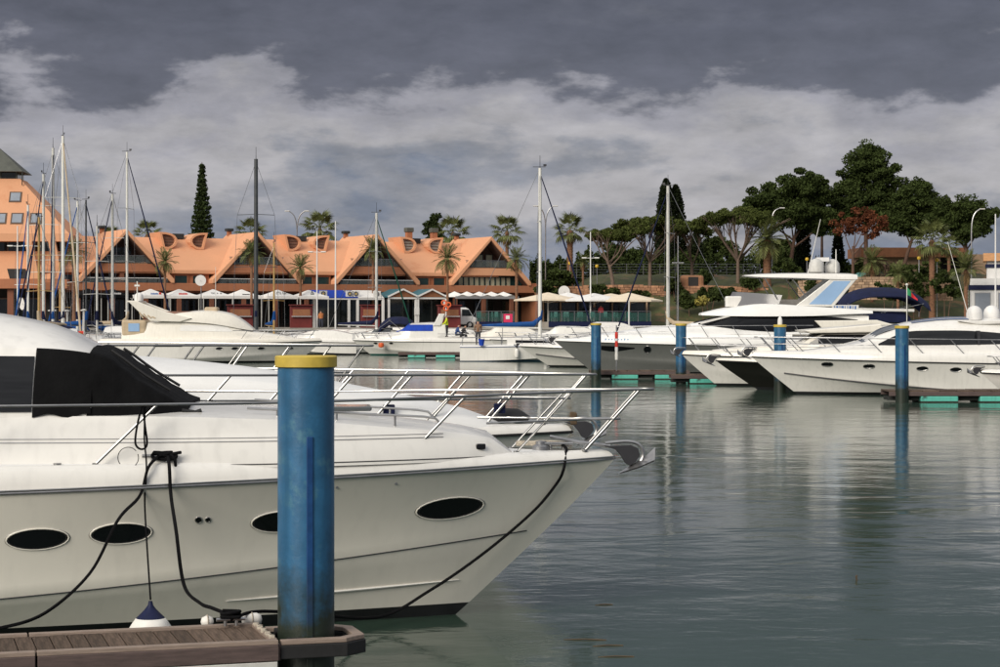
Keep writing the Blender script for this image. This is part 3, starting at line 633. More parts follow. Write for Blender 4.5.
def near_dock():
    a = R(17); t = thing('finger_dock', 'weathered plank finger dock with dark side board beside the near blue pile', 'dock', (-1.90, 17.15, 0), a)
    Wd, Ln, zt = 1.04, 4.0, .40
    pl = MB(); pl.box((0, 0, 0), (.142, Wd - .17, .034)); me = None; x = -.13; i = 0
    while x > -Ln:
        mb = MB(); mb.box((0, 0, 0), (.142, Wd - .17, .034))
        if me is None: o = mb.build('plank', 'dock_plank', t, bevel=.004); me = o.data
        else:
            o = inst(me, 'plank', t); md = o.modifiers.new('bevel', 'BEVEL'); md.width = .004; md.segments = 2
        o.location = (x - .0, Wd / 2, zt - .017 + random.uniform(-.0025, .0025)); o.rotation_euler = (0, random.uniform(-.006, .006), 0); x -= .150; i += 1
    # top trim and side boards, in two lengths with a joint
    for x0, x1 in ((-2.02, 0), (-4.0, -2.035)):
        for y in (.0, Wd):
            mb = MB(); mb.box(((x0 + x1) / 2, y + (.035 if y == 0 else -.035), zt + .002), (x1 - x0, .085, .040)); mb.build('edge_trim', 'dock_trim', t, bevel=.006)
            mb = MB(); yy = -.008 if y == 0 else Wd + .008; mb.box(((x0 + x1) / 2, yy, zt - .085), (x1 - x0 - .004, .045, .135)); mb.build('side_board', 'dock_side', t, bevel=.006)
            mb = MB(); mb.box(((x0 + x1) / 2, yy, zt - .185), (x1 - x0 - .03, .06, .05)); mb.build('steel_channel', 'alu', t, bevel=.004)
    mb = MB(); mb.box((-.03, Wd / 2, zt + .003), (.07, Wd - .18, .040)); mb.build('end_trim', 'dock_trim', t, bevel=.006)
    mb = MB(); mb.box((.012, Wd / 2, zt - .09), (.03, Wd - .05, .14)); mb.build('end_board', 'dock_side', t, bevel=.004)
    mb = MB(); mb.box((-2.1, Wd / 2, .04), (3.9, Wd - .16, .36)); mb.build('float', 'float_dark', t, bevel=.03)
    mb = MB()
    for k in range(13): mb.box((-.035 + .012 * math.sin(k * 2.1), .12 + k * .065, zt + .028), (.05, .04, .022), rz=k * .7)
    mb.build('chafe_rope', 'rope_beige', t, bevel=.006)
    # guide hoop round the pile
    hp = thing_part('pile_guide', t)
    out = [(.03, .02), (.60, .02), (.80, .18), (.80, .66), (.62, .84), (.03, .84)]; inn = [(.03, .10), (.56, .10), (.70, .22), (.70, .62), (.57, .755), (.03, .755)]
    for nm, m, z0, z1, gr in (('guide_frame', 'dock_trim', zt - .03, zt + .012, 0), ('guide_bumper', 'rubber', zt - .15, zt - .032, .012)):
        mb = MB(); k = len(out); oo = [Vector((p[0], p[1])) for p in out]; c = Vector((.4, .43)); oo = [p + (p - c).normalized() * gr for p in oo]
        vs = [(p[0], p[1], z) for z in (z0, z1) for q in (oo, inn) for p in q]
        fs = []
        for i in range(k - 1):
            fs += [(i, i + 1, k + i + 1, k + i), (2 * k + i, 3 * k + i, 3 * k + i + 1, 2 * k + i + 1), (i, 2 * k + i, 2 * k + i + 1, i + 1), (k + i, k + i + 1, 3 * k + i + 1, 3 * k + i)]
        fs += [(0, k, 3 * k, 2 * k), (k - 1, 3 * k - 1, 4 * k - 1, 2 * k - 1)]
        mb.add(vs, fs); mb.build(nm, m, hp, bevel=.008)
    for y in (.13, .72):
        mb = MB(); mb.cyl((.10, y, zt - .02), (.24, y, zt - .02), .035, n=12); mb.build('roller', 'rubber', hp, smooth=40)
    # white corner rollers and the cleat
    for x0, x1, r_ in ((-.13, .06, .062), (-.50, -.38, .055)):
        o = thing_part('corner_fender', t); mb = MB(); y = Wd + .10
        mb.lathe([(0, 0), (r_ * .7, .012), (r_, .05), (r_, x1 - x0 - .05), (r_ * .7, x1 - x0 - .012), (0, x1 - x0)], 18); f = mb.build('roller', 'fender_white', o, smooth=50); f.rotation_euler = (0, R(90), 0); f.location = (x0, y - .02, zt + .035)
        mb = MB(); mb.tube([(((x0 + x1) / 2), y - .02 + (r_ + .004) * math.cos(q), zt + .035 + (r_ + .004) * math.sin(q)) for q in [2 * math.pi * k / 16 for k in range(16)]], .006, 5, closed=True); mb.build('strap', 'rope_beige', o)
    cl = thing_part('cleat', t, (-.26, Wd - .13, zt + .02))
    mb = MB(); mb.cyl((-.05, 0, 0), (-.05, 0, .05), .016); mb.cyl((.05, 0, 0), (.05, 0, .05), .016); mb.cyl((-.13, 0, .06), (.13, 0, .06), .017); mb.build('horn', 'steel_dull', cl, smooth=50)
    return t
near_dock()
def dockP(u, v, z): return Matrix.Translation((-1.90, 17.15, 0)) @ Matrix.Rotation(R(17), 4, 'Z') @ Vector((u, v, z))

# ropes, fender
cl_w = dockP(-.26, .91, .47); gA = HA.gun(-4.73); rA = HA.layer(3, HA.q(-4.73, 3)).y + .05; mc = locA((-4.73, -gA.y + .05, gA.z + .07))
def hp(x, z, off=.03): return locA(HA.surf(x, z, -1, off))
bw = HA.gun(-.52)
rope('mooring_rope', 'black bow line running down the hull from the bow to the dock cleat', [locA((-.60, -bw.y + .10, bw.z + .07)), locA((-.54, -bw.y + .0, bw.z + .02)), locA((-.56, -bw.y - .10, bw.z - .03)), locA((-.60, -HA.layer(3, HA.q(-.6, 3)).y - .05, 1.58)), hp(-.68, 1.42), hp(-.95, 1.12, .05), hp(-1.5, .72, .10), hp(-2.1, .42, .22), hp(-2.7, .30, .42), Vector((-1.9, 18.75, .42)), Vector((-2.25, 18.25, .50)), cl_w], .016)
rail_p = locA((-4.86, -(HA.gun(-5.30).y - .06), 2.325))
rope('fender_rope', 'thin black cord hanging from the guard rail to the white ball fender', [rail_p, rail_p + Vector((.0, -.05, -.3)), locA((-4.84, -rA + .02, 1.80)), locA((-4.84, -rA, 1.62)), locA((-4.85, -rA - .02, 1.35)), Vector((X_(150.5, 18.35), 18.35, .60))], .009)
lp = rail_p + Vector((-.03, -.02, 0)); rope('rope_loop', 'black rope loop hanging from the guard rail above the midship cleat', [lp, lp + Vector((-.05, 0, -.22)), lp + Vector((-.06, 0, -.37)), lp + Vector((.0, 0, -.42)), lp + Vector((.05, 0, -.37)), lp + Vector((.03, 0, -.18)), lp + Vector((.01, 0, 0))], .011)
cc = lp + Vector((-.13, -.01, -.50)); rope('rope_ring', 'thin dark cord ring beside the midship cleat', [cc + Vector((.10 * math.cos(a), 0, .10 * math.sin(a))) for a in [R(40 + 20 * k) for k in range(18)]], .004)
kn = [mc + Vector((.12 * math.sin(i * 1.9) + .01 * i, -.03 - .02 * math.cos(i * 2.3), .035 * math.sin(i * 1.3))) for i in range(12)]
rope('rope_knot', 'black mooring rope wound round the midship cleat', kn, .016)
rope('mooring_rope', 'black spring line sagging from the midship cleat toward the far end of the dock', [mc, locA((-4.82, -rA + .02, gA.z - .03)), locA((-4.90, -rA - .02, gA.z - .30)), Vector((X_(118, 18.7), 18.7, Z_(520, 18.7))), Vector((X_(90, 18.6), 18.6, Z_(573, 18.6))), Vector((X_(45, 18.2), 18.2, Z_(613, 18.2))), Vector((X_(0, 17.9), 17.9, Z_(628, 17.9))), Vector((X_(-40, 17.6), 17.6, Z_(632, 17.6))), dockP(-3.3, .9, .42)], .016)
rope('mooring_rope', 'black line dropping from the midship cleat to the dock end cleat', [mc + Vector((.08, 0, 0)), locA((-4.62, -rA + .02, gA.z - .02)), locA((-4.60, -rA - .03, gA.z - .30)), Vector((X_(176, 18.7), 18.7, Z_(530, 18.7))), Vector((X_(184, 18.6), 18.6, Z_(585, 18.6))), Vector((X_(200, 18.3), 18.3, Z_(603, 18.3))), Vector((X_(212, 18.1), 18.1, Z_(608, 18.1))), cl_w + Vector((0, 0, .04)), cl_w], .017)
rope('rope_tail', 'short black rope tail hanging beside the midship cleat', [mc + Vector((.10, -.02, .02)), mc + Vector((.16, -.05, -.05)), mc + Vector((.155, -.06, -.28))], .015)
kn = [cl_w + Vector((.09 * math.sin(i * 2.1), .05 * math.cos(i * 1.7), .02 + .008 * i)) for i in range(9)]
rope('rope_knot', 'black rope hitched round the dock end cleat', kn, .016)
bc = locA((-.60, -bw.y + .25, bw.z + .02))
rope('rope_coil', 'loose beige rope coiled on the foredeck behind the bow', [bc + Vector((.30 * math.cos(i * .9) - .15, .10 * math.sin(i * .9), .02 + .008 * (i % 5))) for i in range(26)], .014, 'rope_beige')
ft = thing('ball_fender', 'white ball fender with navy blue top hanging between hull and dock', 'fender', (X_(150.5, 18.35), 18.35, -.03))
mb = MB(); mb.lathe([(0, 0), (.14, .02), (.25, .10), (.275, .24), (.25, .36), (.20, .43), (.158, .48)], 28); mb.build('ball', 'fender_white', ft, smooth=60)
mb = MB(); mb.lathe([(.159, .479), (.11, .52), (.065, .56), (.030, .60), (.02, .64), (0, .64)], 28); mb.build('neck', 'navy_paint', ft, smooth=60); ft.scale = (.84, .84, .96)
# floating bits
for i, (px, py, ln, a, lab) in enumerate([(585, 640, .42, -4, 'long pale reed stalk floating off the yacht bow'), (604, 605, .2, 12, 'short dark twig floating off the yacht bow'), (608, 646, .3, 8, 'thin dark reed floating beside the pale stalk'), (616, 657, .34, 3, 'brown reed stalk floating below the others'), (857, 580, .06, 80, 'small dark stick standing in the open water')]):
    d = CZ * F / (py - HZ); mb = MB(); up = .028 if i == 4 else 0
    mb.tube([(-ln / 2 * (1 - (up > 0)), 0, .0), (0, .01, .008 + up), (ln / 2 * (1 - (up > 0)), 0, .002 + 2 * up)], .006 + .006 * (up > 0), 5); o = mb.build('floating_twig', 'twig'); o.location = (X_(px, d), d, .0); o.rotation_euler = (0, 0, R(a)); tag(o, lab, 'twig', 'twigs drifting on the water')

# ================================================================== MOORED BOATS ACROSS THE BASIN
def whip(t, x, y, z0, z1, r=.02, lean=0, m='mast_white'):
    mb = MB(); mb.cyl((x, y, z0), (x + lean, y, z1), r, r * .5, n=5); mb.build('antenna', m, t)
def dome(t, x, y, z, r=.36, m='white_paint'):
    mb = MB(); mb.lathe([(r * .55, 0), (r * .95, .04), (r, .12), (r * 1.0, r * .9), (r * .9, r * 1.35), (r * .6, r * 1.7), (r * .25, r * 1.86), (0, r * 1.88)], 18, (x, y, z)); mb.build('radar_dome', m, t, smooth=60)
def bimini(t, x0, x1, w, z, sag, m, zpost, name='bimini'):
    b = thing_part(name, t); mb = MB(); rows = []
    for i in range(13):
        x = lerp(x0, x1, i / 12); e = abs(2 * i / 12 - 1) ** 3
        rows.append([Vector((x, w * v, z - sag * e - .6 * abs(v) ** 3)) for v in (-1, -.8, -.4, 0, .4, .8, 1)])
    low = [[p - Vector((0, 0, .05)) for p in r_] for r_ in rows]
    mb.grid(rows); mb.grid(low); mb.build('canopy', m, b, smooth=60)
    for sg in (1, -1):
        for xa, xb in ((lerp(x0, x1, .5), lerp(x0, x1, .08)), (lerp(x0, x1, .45), lerp(x0, x1, .92))):
            mb = MB(); mb.cyl((xa, w * sg * .98, zpost), (xb, w * sg * .98, z - sag * .6 - .5), .022, n=5); mb.build('strut', 'steel_dull', b)
    return b
def flag_pt(t, x, y, z0, z1, sg=1, w=.7):
    f = thing_part('flag', t, (x, y, 0)); mb = MB(); mb.cyl((0, 0, z0), (0, 0, z1), .03, n=6); mb.lathe([(0, 0), (.07, .03), (.09, .09), (.07, .15), (0, .18)], 10, (0, 0, z1)); mb.build('staff', 'mast_white', f)
    def cloth(a, b): return [[Vector((sg * (lerp(a, b, i / 5)) * w * .75, .06 * math.sin(lerp(a, b, i / 5) * 7), z1 - .06 - j * .12 - lerp(a, b, i / 5) * w * (.95 - .12 * j) * .9)) for j in range(5)] for i in range(6)]
    mb = MB(); mb.grid(cloth(.02, .42)); mb.build('green_half', 'flag_green', f, smooth=60)
    mb = MB(); mb.grid(cloth(.42, 1)); mb.build('red_half', 'flag_red', f, smooth=60)

def motor_boat(label, px, d, rot, L, B, zr0, zr1, rake, hullm='gelcoat', botm='antifoul', topm='gelcoat', deckm='deck_white', gun=(.35, .12), zc=(.1, .8), stripe=('stripe', .03), shells=(), ports=(), rail=None, anc=1, full=.40, name='motor_yacht', ns=26, railm='rubber', rr=.03, group='boats moored across the basin', extra=None):
    t = thing(name, label, 'boat', (X_(px, d), d, 0), rot, group)
    h = Hull(L, B, zr0, zr1, rake, gun0=gun[0], gun1=gun[1], zc0=zc[0], zc1=zc[1], full=full, ns=ns)
    h.parts(t, MATS[hullm], MATS[botm], topm, deckm, railm, rr, stripe)
    for x, z, a, b in ports: h.porthole(t, x, z, a, b, rim=.018, n=14)
    sh = []
    for nm, m, st in shells: s = Shell(st, 20); s.mesh(nm, m, t); sh.append(s)
    if rail: rails(t, h, rail[0], rail[1], rail[2], r=rail[3] if len(rail) > 3 else .025, mid_from=rail[0][len(rail[0]) // 2], tip=.25, xend=rail[0][0] - 1, m='steel_dull')
    if anc: anchor(t, .10, zr1 + gun[1] + .02, anc)
    if extra: extra(t, h, sh)
    return t

# --- white coupe yacht, right
def ex(t, h, sh):
    s = sh[0]
    s.window(t, [(-12.2, 2.12), (-8, 2.04), (-4.9, 2.02)], [(-12.2, 2.16), (-10.6, 2.44), (-8, 2.62), (-6.2, 2.60), (-4.9, 2.08)])
    s.screen(t, -5.9, -4.3, m='glass_grey')
    for x in (-8.9, -10.2): mb = MB(); mb.box((x, 0, 2.33), (.10, 3.36, .56)); mb.build('window_post', 'stripe', t)
    for k in range(3):
        mb = MB(); rows = [[Vector((x, -s.sec(x)[3] * (v + k * .2), s.top(x, abs(v + k * .2)) + .012)) for v in (-.55, -.45)] for x in s.xs(-9.2, -6.4, 8)]; mb.grid(rows); mb.build('roof_stripe', 'stripe_blue', t)
    dome(t, -9.0, .5, 3.0, .33); dome(t, -9.9, -.3, 3.02, .33); whip(t, -8.7, 1.0, 3.0, 6.2, .02, .9)
    mb = MB(); mb.prism([(-8.2, 3.0), (-11.2, 3.05), (-11.6, 2.95), (-9.0, 2.85)], -1.1, 1.1); mb.build('radar_wing', 'gelcoat', t, bevel=.04)
    mb = MB(); mb.cyl((-4.5, -1.2, 2.1), (-4.4, -1.2, 2.35), .05); mb.build('deck_light', 'rubber', t)
motor_boat('white sport coupe yacht with oval portholes and curved dark side windows', 752, 82, R(180), 17, 4.8, 1.22, 1.52, 1.85, hullm='gelcoat', gun=(.42, .26), zc=(-.05, .95), stripe=('stripe', .035),
    shells=[('cabin', 'gelcoat', [(-2.0, 1.6, 1.78, .5, .4, .02), (-3.4, 1.6, 1.95, 1.2, .9, .05), (-4.4, 1.6, 2.12, 1.6, 1.2, .10), (-5.4, 1.6, 2.55, 1.75, 1.28, .18), (-6.4, 1.6, 2.66, 1.8, 1.3, .32), (-8.0, 1.6, 2.70, 1.8, 1.3, .46), (-10.2, 1.6, 2.6, 1.8, 1.25, .5), (-12.2, 1.6, 2.35, 1.8, 1.2, .4), (-14, 1.6, 2.1, 1.7, 1.1, .2)])],
    ports=[(x, z, .22, .085) for x, z in ((-2.9, 1.25), (-4.5, 1.18), (-5.75, 1.12), (-6.55, 1.10), (-7.85, 1.06), (-9.0, 1.0))], rail=([-9.8, -8.2, -6.6, -5.0, -3.4, -2.0, -.9], .58, .55, .022), extra=ex)

# --- grey hulled flybridge yacht, centre right
def ex(t, h, sh):
    cab, fly, top = sh[1], sh[2], sh[3]
    cab.window(t, [(-16.6, 2.95), (-15, 2.50), (-12.5, 2.32), (-10.5, 2.42), (-7.9, 2.74)], [(-16.6, 3.0), (-14.5, 3.2), (-12, 3.26), (-10.0, 3.2), (-7.9, 2.80)])
    cab.screen(t, -9.6, -7.7)
    for sg in (1, -1):
        mb = MB(); lo, up = Curve1([(-4.4, 1.40), (-3.2, 1.24), (-2.0, 1.46)]), Curve1([(-4.4, 1.46), (-3.2, 1.54), (-2.0, 1.56)])
        mb.grid([[h.surf(x, lerp(lo(x), up(x), k / 3), sg, .012) for k in range(4)] for x in [-4.4 + 2.4 * i / 12 for i in range(13)]]); mb.build('hull_window', 'glass_dark', t, smooth=60)
        # arch with pale blue glass
        y = 1.72 * sg; mb = MB(); mb.prism([(-13.2, 3.75), (-15.3, 3.72), (-16.6, 5.28), (-15.2, 5.28)], y - .07, y + .07); mb.build('arch_leg', 'gelcoat', t, bevel=.03)
        mb = MB(); mb.prism([(-13.95, 3.85), (-15.15, 3.83), (-16.22, 5.12), (-15.3, 5.12)], y - .085, y + .085); mb.build('arch_glass', 'glass_blue', t)
        mb = MB(); mb.cyl((-11.5, y * .9, 5.35), (-12.3, y, 4.0), .035); mb.cyl((-13.0, y * .9, 5.3), (-14.0, y, 4.0), .035); mb.build('hardtop_strut', 'steel', t)
        mb = MB(); mb.beam((-8.0, 1.85 * sg, 2.8), (-10.2, 1.78 * sg, 3.36), .08, .10); mb.build('pillar', 'gelcoat', t)
    mb = MB(); a = [(-9.9, 0, 4.55), (-10.6, 1.1, 4.5), (-12.5, 1.7, 4.35)]; b = [(-9.5, 0, 3.75), (-10.2, 1.2, 3.72), (-12.3, 1.85, 3.85)]
    for sg in (1, -1): mb.grid([[Vector((p[0], p[1] * sg, p[2])) for p in a], [Vector((p[0], p[1] * sg, p[2])) for p in b]])
    mb.build('fly_windscreen', 'smoke', t, smooth=60)
    mb = MB(); mb.box((-9.9, .6, 4.0), (.9, .8, .6)); mb.build('fly_console', 'gelcoat', t, bevel=.08)
    mb = MB(); mb.box((-13.2, -.3, 3.95), (2.2, 1.6, .35)); mb.build('fly_seat', 'canvas_grey', t, bevel=.08)
    dome(t, -14.5, .5, 5.6, .42, 'alu'); dome(t, -15.5, -.4, 5.6, .42, 'alu'); whip(t, -14.1, 0, 5.6, 8.6, .03, -.7); whip(t, -15.6, .4, 5.6, 6.9, .05); mb = MB(); mb.box((-14.9, 0, 6.35), (.7, .4, .22)); mb.cyl((-14.9, 0, 5.6), (-14.9, 0, 6.3), .08); mb.build('radar_bar', 'white_paint', t)
    mb = MB(); mb.prism([(-14.2, 2.95), (-17.6, 2.98), (-18.6, 2.7), (-14.6, 2.55)], -2.2, 2.2); mb.build('cockpit_overhang', 'cream_gel', t, bevel=.05)
    for sg in (1, -1):
        for k in range(7): mb = MB(); mb.box((-2.6 - k * .16, 2.3, 0), (.09, .012, .16)); 
    mb = MB(); g = h.layer(3.55, .84); 
    for k in range(8):
        q = .865 - k * .0085; p = h.layer(3.5, q); mb.box((p.x, p.y + .004, p.z), (.07, .03, .07 if k % 3 else .12))
    mb.build('name_lettering', 'glass_blue', t)
motor_boat('large flybridge yacht with grey hull and pale blue glass arch under a hardtop', 555, 112, R(178), 20.5, 5.4, 1.45, 1.80, 2.2, hullm='hull_grey', gun=(.62, .14), zc=(.25, 1.0), stripe=None, topm='deck_white', rr=.02, full=.38,
    shells=[('coachroof', 'deck_white', [(-1.4, 1.8, 1.98, .5, .4, .02), (-3.5, 1.9, 2.25, 1.3, 1.0, .1), (-6.0, 2.0, 2.5, 1.8, 1.5, .15), (-8.5, 2.0, 2.62, 2.0, 1.7, .1), (-13, 2.0, 2.4, 2.1, 1.8, .1)]),
            ('cabin', 'deck_white', [(-7.5, 2.2, 2.74, 1.75, 1.4, .03), (-8.6, 2.2, 2.98, 1.9, 1.6, .1), (-10.0, 2.2, 3.28, 2.0, 1.75, .12), (-14.5, 2.2, 3.3, 2.0, 1.8, .1), (-17.2, 2.2, 3.2, 2.0, 1.8, .08)]),
            ('flybridge', 'deck_white', [(-8.1, 3.24, 3.34, 1.2, 1.1, .03), (-9.4, 3.2, 3.58, 1.85, 1.5, .08), (-11.5, 3.18, 3.86, 2.1, 1.8, .06), (-14.0, 3.2, 3.72, 2.15, 1.95, .04), (-16, 3.3, 3.6, 2.1, 1.95, .03), (-17.4, 3.34, 3.48, 2.0, 1.9, .03)]),
            ('hardtop', 'gelcoat', [(-10.5, 5.42, 5.46, .9, .7, .02), (-11.4, 5.34, 5.5, 1.6, 1.4, .06), (-13.5, 5.28, 5.52, 1.85, 1.7, .08), (-16.2, 5.2, 5.5, 1.85, 1.7, .08), (-16.6, 5.22, 5.46, 1.8, 1.65, .06)])],
    ports=[(-5.1, 1.36, .2, .2)], rail=([-13.5, -11.8, -10.1, -8.4, -6.6, -4.8, -3.0, -1.3], .62, .4, .022), extra=ex)

# --- cream bow and dark bow between them
def ex(t, h, sh):
    s = sh[0]; s.screen(t, -9.0, -7.5, m='glass_green', u=.8); s.window(t, [(-12, 2.2), (-8.6, 2.15)], [(-12, 2.55), (-9.2, 2.6), (-8.6, 2.25)], m='glass_green')
motor_boat('cream decked cruiser with pale bow beside the blue pile at the teal floats', 682, 92, R(180), 13.5, 4.2, 1.15, 1.42, 1.6, topm='cream_gel', deckm='cream_gel', gun=(.35, .2), stripe=None, anc=.9,
    shells=[('cabin', 'cream_gel', [(-1.4, 1.45, 1.62, .4, .3, .03), (-4.5, 1.5, 1.92, 1.3, 1.0, .1), (-7.4, 1.5, 2.02, 1.6, 1.2, .12), (-9.0, 1.5, 2.62, 1.7, 1.2, .12), (-11, 1.5, 2.66, 1.7, 1.2, .2), (-13, 1.5, 2.4, 1.6, 1.2, .1)])], rail=([-6.4, -4.8, -3.3, -1.9, -.8], .6, .5, .022), extra=ex)
def ex(t, h, sh):
    s = sh[0]; s.window(t, [(-6.9, 2.06), (-3.9, 2.0)], [(-6.9, 2.40), (-4.6, 2.40), (-3.9, 2.06)]); s.screen(t, -4.4, -3.6)
    mb = MB(); mb.prism([(-3.6, 2.58), (-6.9, 2.86), (-7.0, 2.62), (-6.8, 2.5), (-3.9, 2.46)], -1.5, 1.5); mb.build('hardtop', 'cream_gel', t, bevel=.05)
motor_boat('dark hulled cruiser with cream deck squeezed between two white yachts', 716, 87, R(180), 13, 4.0, .98, 1.26, 1.8, hullm='hull_dark', topm='cream_gel', deckm='cream_gel', gun=(.3, .12), stripe=None, anc=1.0,
    shells=[('cabin', 'cream_gel', [(-1.6, 1.25, 1.45, .4, .3, .03), (-3.4, 1.3, 1.9, 1.2, .9, .1), (-4.4, 1.3, 2.4, 1.5, 1.2, .1), (-6.8, 1.3, 2.45, 1.6, 1.2, .15), (-9, 1.3, 2.1, 1.6, 1.2, .1), (-11, 1.3, 1.8, 1.6, 1.3, .05)])], rail=([-6.4, -4.8, -3.3, -1.9, -.8], .55, .5, .022), extra=ex)
motor_boat('small white launch with an anchor on its bow overlapping the coupe yacht', 981, 76, R(180), 9, 3.0, .85, 1.04, 1.2, gun=(.28, .14), stripe=None, anc=.85,
    shells=[('cabin', 'gelcoat', [(-1.2, 1.0, 1.2, .3, .2, .03), (-3.5, 1.1, 1.6, 1.0, .7, .1), (-6, 1.1, 1.9, 1.2, .9, .1)])], rail=([-3.6, -2.2, -.9], .5, .4, .02))

# --- boat with navy canvas behind the flybridge yacht
def ex(t, h, sh):
    bimini(t, -1.9, -7.7, 1.75, 5.05, .95, 'canvas_navy', 3.4)
    mb = MB(); rows = [[Vector((x, 1.85 * v, z - .35 * abs(v) ** 4)) for v in (-1, -.8, -.4, 0, .4, .8, 1)] for x, z in ((-1.0, 3.1), (-2.0, 3.5), (-3.0, 3.75), (-4.0, 3.68), (-5.2, 3.62), (-6.0, 3.58), (-6.4, 3.3))]
    base = [[Vector((p.x, p.y, 2.8)) for p in r_] for r_ in rows]; mb.grid(rows)
    for k in (0, -1): mb.grid([[r_[k] for r_ in rows], [r_[k] for r_ in base]])
    mb.grid([rows[0], base[0]]); mb.grid([rows[-1], base[-1]]); mb.build('flybridge_cover', 'canvas_navy', t, smooth=40)
    mb = MB(); mb.beam((-2.9, 1.9, 3.62), (-6.6, 1.9, 3.55), .06, .18); mb.build('white_spray_rail', 'gelcoat', t, bevel=.03)
    mb = MB(); mb.box((-2.2, 1.92, 3.72), (1.7, .04, .36)); pn = mb.build('name_board', 'white_paint', t)
    mb = MB(); 
    for k, w in enumerate((.06, .13, .06, .16, .05, .05, .12, .05, .1)): mb.box((-1.52 - k * .165, 1.945, 3.71), (w, .02, .26))
    mb.build('lettering', 'sign_blue', pn)
    flag_pt(t, -6.1, 2.0, 2.2, 5.1, -1, .9); sh[0].window(t, [(-8, 2.1), (-2.6, 2.1)], [(-8, 2.6), (-2.9, 2.6)])
motor_boat('flybridge boat with navy blue bimini and navy flybridge cover flying a small flag', 806, 129, R(180), 11, 4.1, 1.4, 1.7, 1.6, hullm='gelcoat', gun=(.3, .15), stripe=None, anc=0,
    shells=[('cabin', 'gelcoat', [(-1.0, 1.7, 1.9, .6, .5, .05), (-2.2, 1.7, 2.6, 1.5, 1.3, .1), (-5, 1.7, 2.75, 1.75, 1.6, .06), (-10, 1.7, 2.7, 1.75, 1.6, .05)])], rail=([-2.2, -1.2, -.5], .6, .3), extra=ex)

# --- white boat whose bow shows left of the grey yacht
motor_boat('white cruiser with two thin dark hull lines showing its bow past the grey yacht', 520, 126, R(180), 11, 4.0, 1.05, 1.28, 1.9, gun=(.3, .14), zc=(.25, .85), stripe=('stripe', .045), anc=.6,
    shells=[('cabin', 'gelcoat', [(-1.6, 1.3, 1.45, .4, .3, .03), (-3.6, 1.35, 1.75, 1.2, .9, .1), (-5.4, 1.35, 1.9, 1.5, 1.2, .1), (-8, 1.35, 1.9, 1.5, 1.2, .1)])], rail=([-4.6, -3.4, -2.2, -1.0], .6, .5, .03))

# --- cream yacht with sweeping radar arch, left of the near pile
def ex(t, h, sh):
    for sg in (1, -1):
        y = 1.75 * sg; mb = MB(); mb.prism([(-13.15, 4.22), (-12.5, 4.20), (-10.8, 3.55), (-8.8, 3.05), (-9.6, 2.80), (-11.6, 2.85), (-12.2, 3.3)], y - .10, y + .10); mb.build('arch_wing', 'cream_gel', t, bevel=.04)
        mb = MB()
        for k in range(4): mb.beam((-12.1 + .28 * k, y + .12 * sg, 3.05 + .0 * k), (-12.35 + .28 * k, y + .12 * sg, 3.45 - .10 * k), .02, .09)
        mb.build('arch_vent', 'canvas_tan', t)
    mb = MB(); mb.prism([(-13.2, 4.14), (-12.4, 4.12), (-12.4, 4.24), (-13.2, 4.26)], -1.84, 1.84); mb.build('arch_bar', 'cream_gel', t, bevel=.03)
    dome(t, -12.7, .3, 4.22, .32); whip(t, -7.3, -.6, 3.5, 6.6, .028); mb = MB(); mb.cyl((-12.7, -.5, 4.2), (-12.7, -.5, 5.6), .04); mb.box((-12.7, -.5, 5.3), (.35, .2, .12)); mb.build('light_mast', 'mast_white', t)
    mb = MB(); mb.box((-9.8, -.4, 3.35), (2.6, 1.6, .34)); mb.build('fly_seat', 'brown_grate', t, bevel=.10)
    mb = MB(); mb.box((-7.6, -.1, 3.62), (.9, 1.4, .4)); mb.build('fly_cushion', 'canvas_tan', t, bevel=.12)
    s = sh[0]; s.window(t, [(-9.6, 2.18), (-6.1, 2.12)], [(-9.6, 2.58), (-6.6, 2.58), (-6.1, 2.2)], m='canvas_white'); s.screen(t, -6.3, -5.2, m='canvas_white')
    tn = thing_part('cockpit_tent', t); mb = MB(); mb.box((-12.75, -.2, 2.35), (1.7, 3.0, 1.15)); mb.build('canvas', 'canvas_tan', tn, bevel=.16)
    for yy in (-1.71, 1.31): mb = MB(); mb.box((-12.75, yy, 2.42), (.75, .04, .55)); mb.build('clear_panel', 'glass_blue', tn)
    for k, (x, m) in enumerate(((-11.4, 'canvas_bright'), (-11.1, 'buoy_red'))): mb = MB(); mb.box((x, -1.3, 2.3), (.26, .3, .8)); mb.build('cockpit_bag', m, t, bevel=.08)
    for sg in (1, -1):
        mb = MB(); mb.grid([[h.surf(x, z, sg, .014) for z in (1.22, 1.28)] for x in [-9.2 + .25 * i for i in range(7)]]); mb.grid([[h.surf(x, z, sg, .014) for z in (1.10, 1.15)] for x in [-11.2 + .3 * i for i in range(7)]]); mb.build('hull_vent', 'stripe', t)
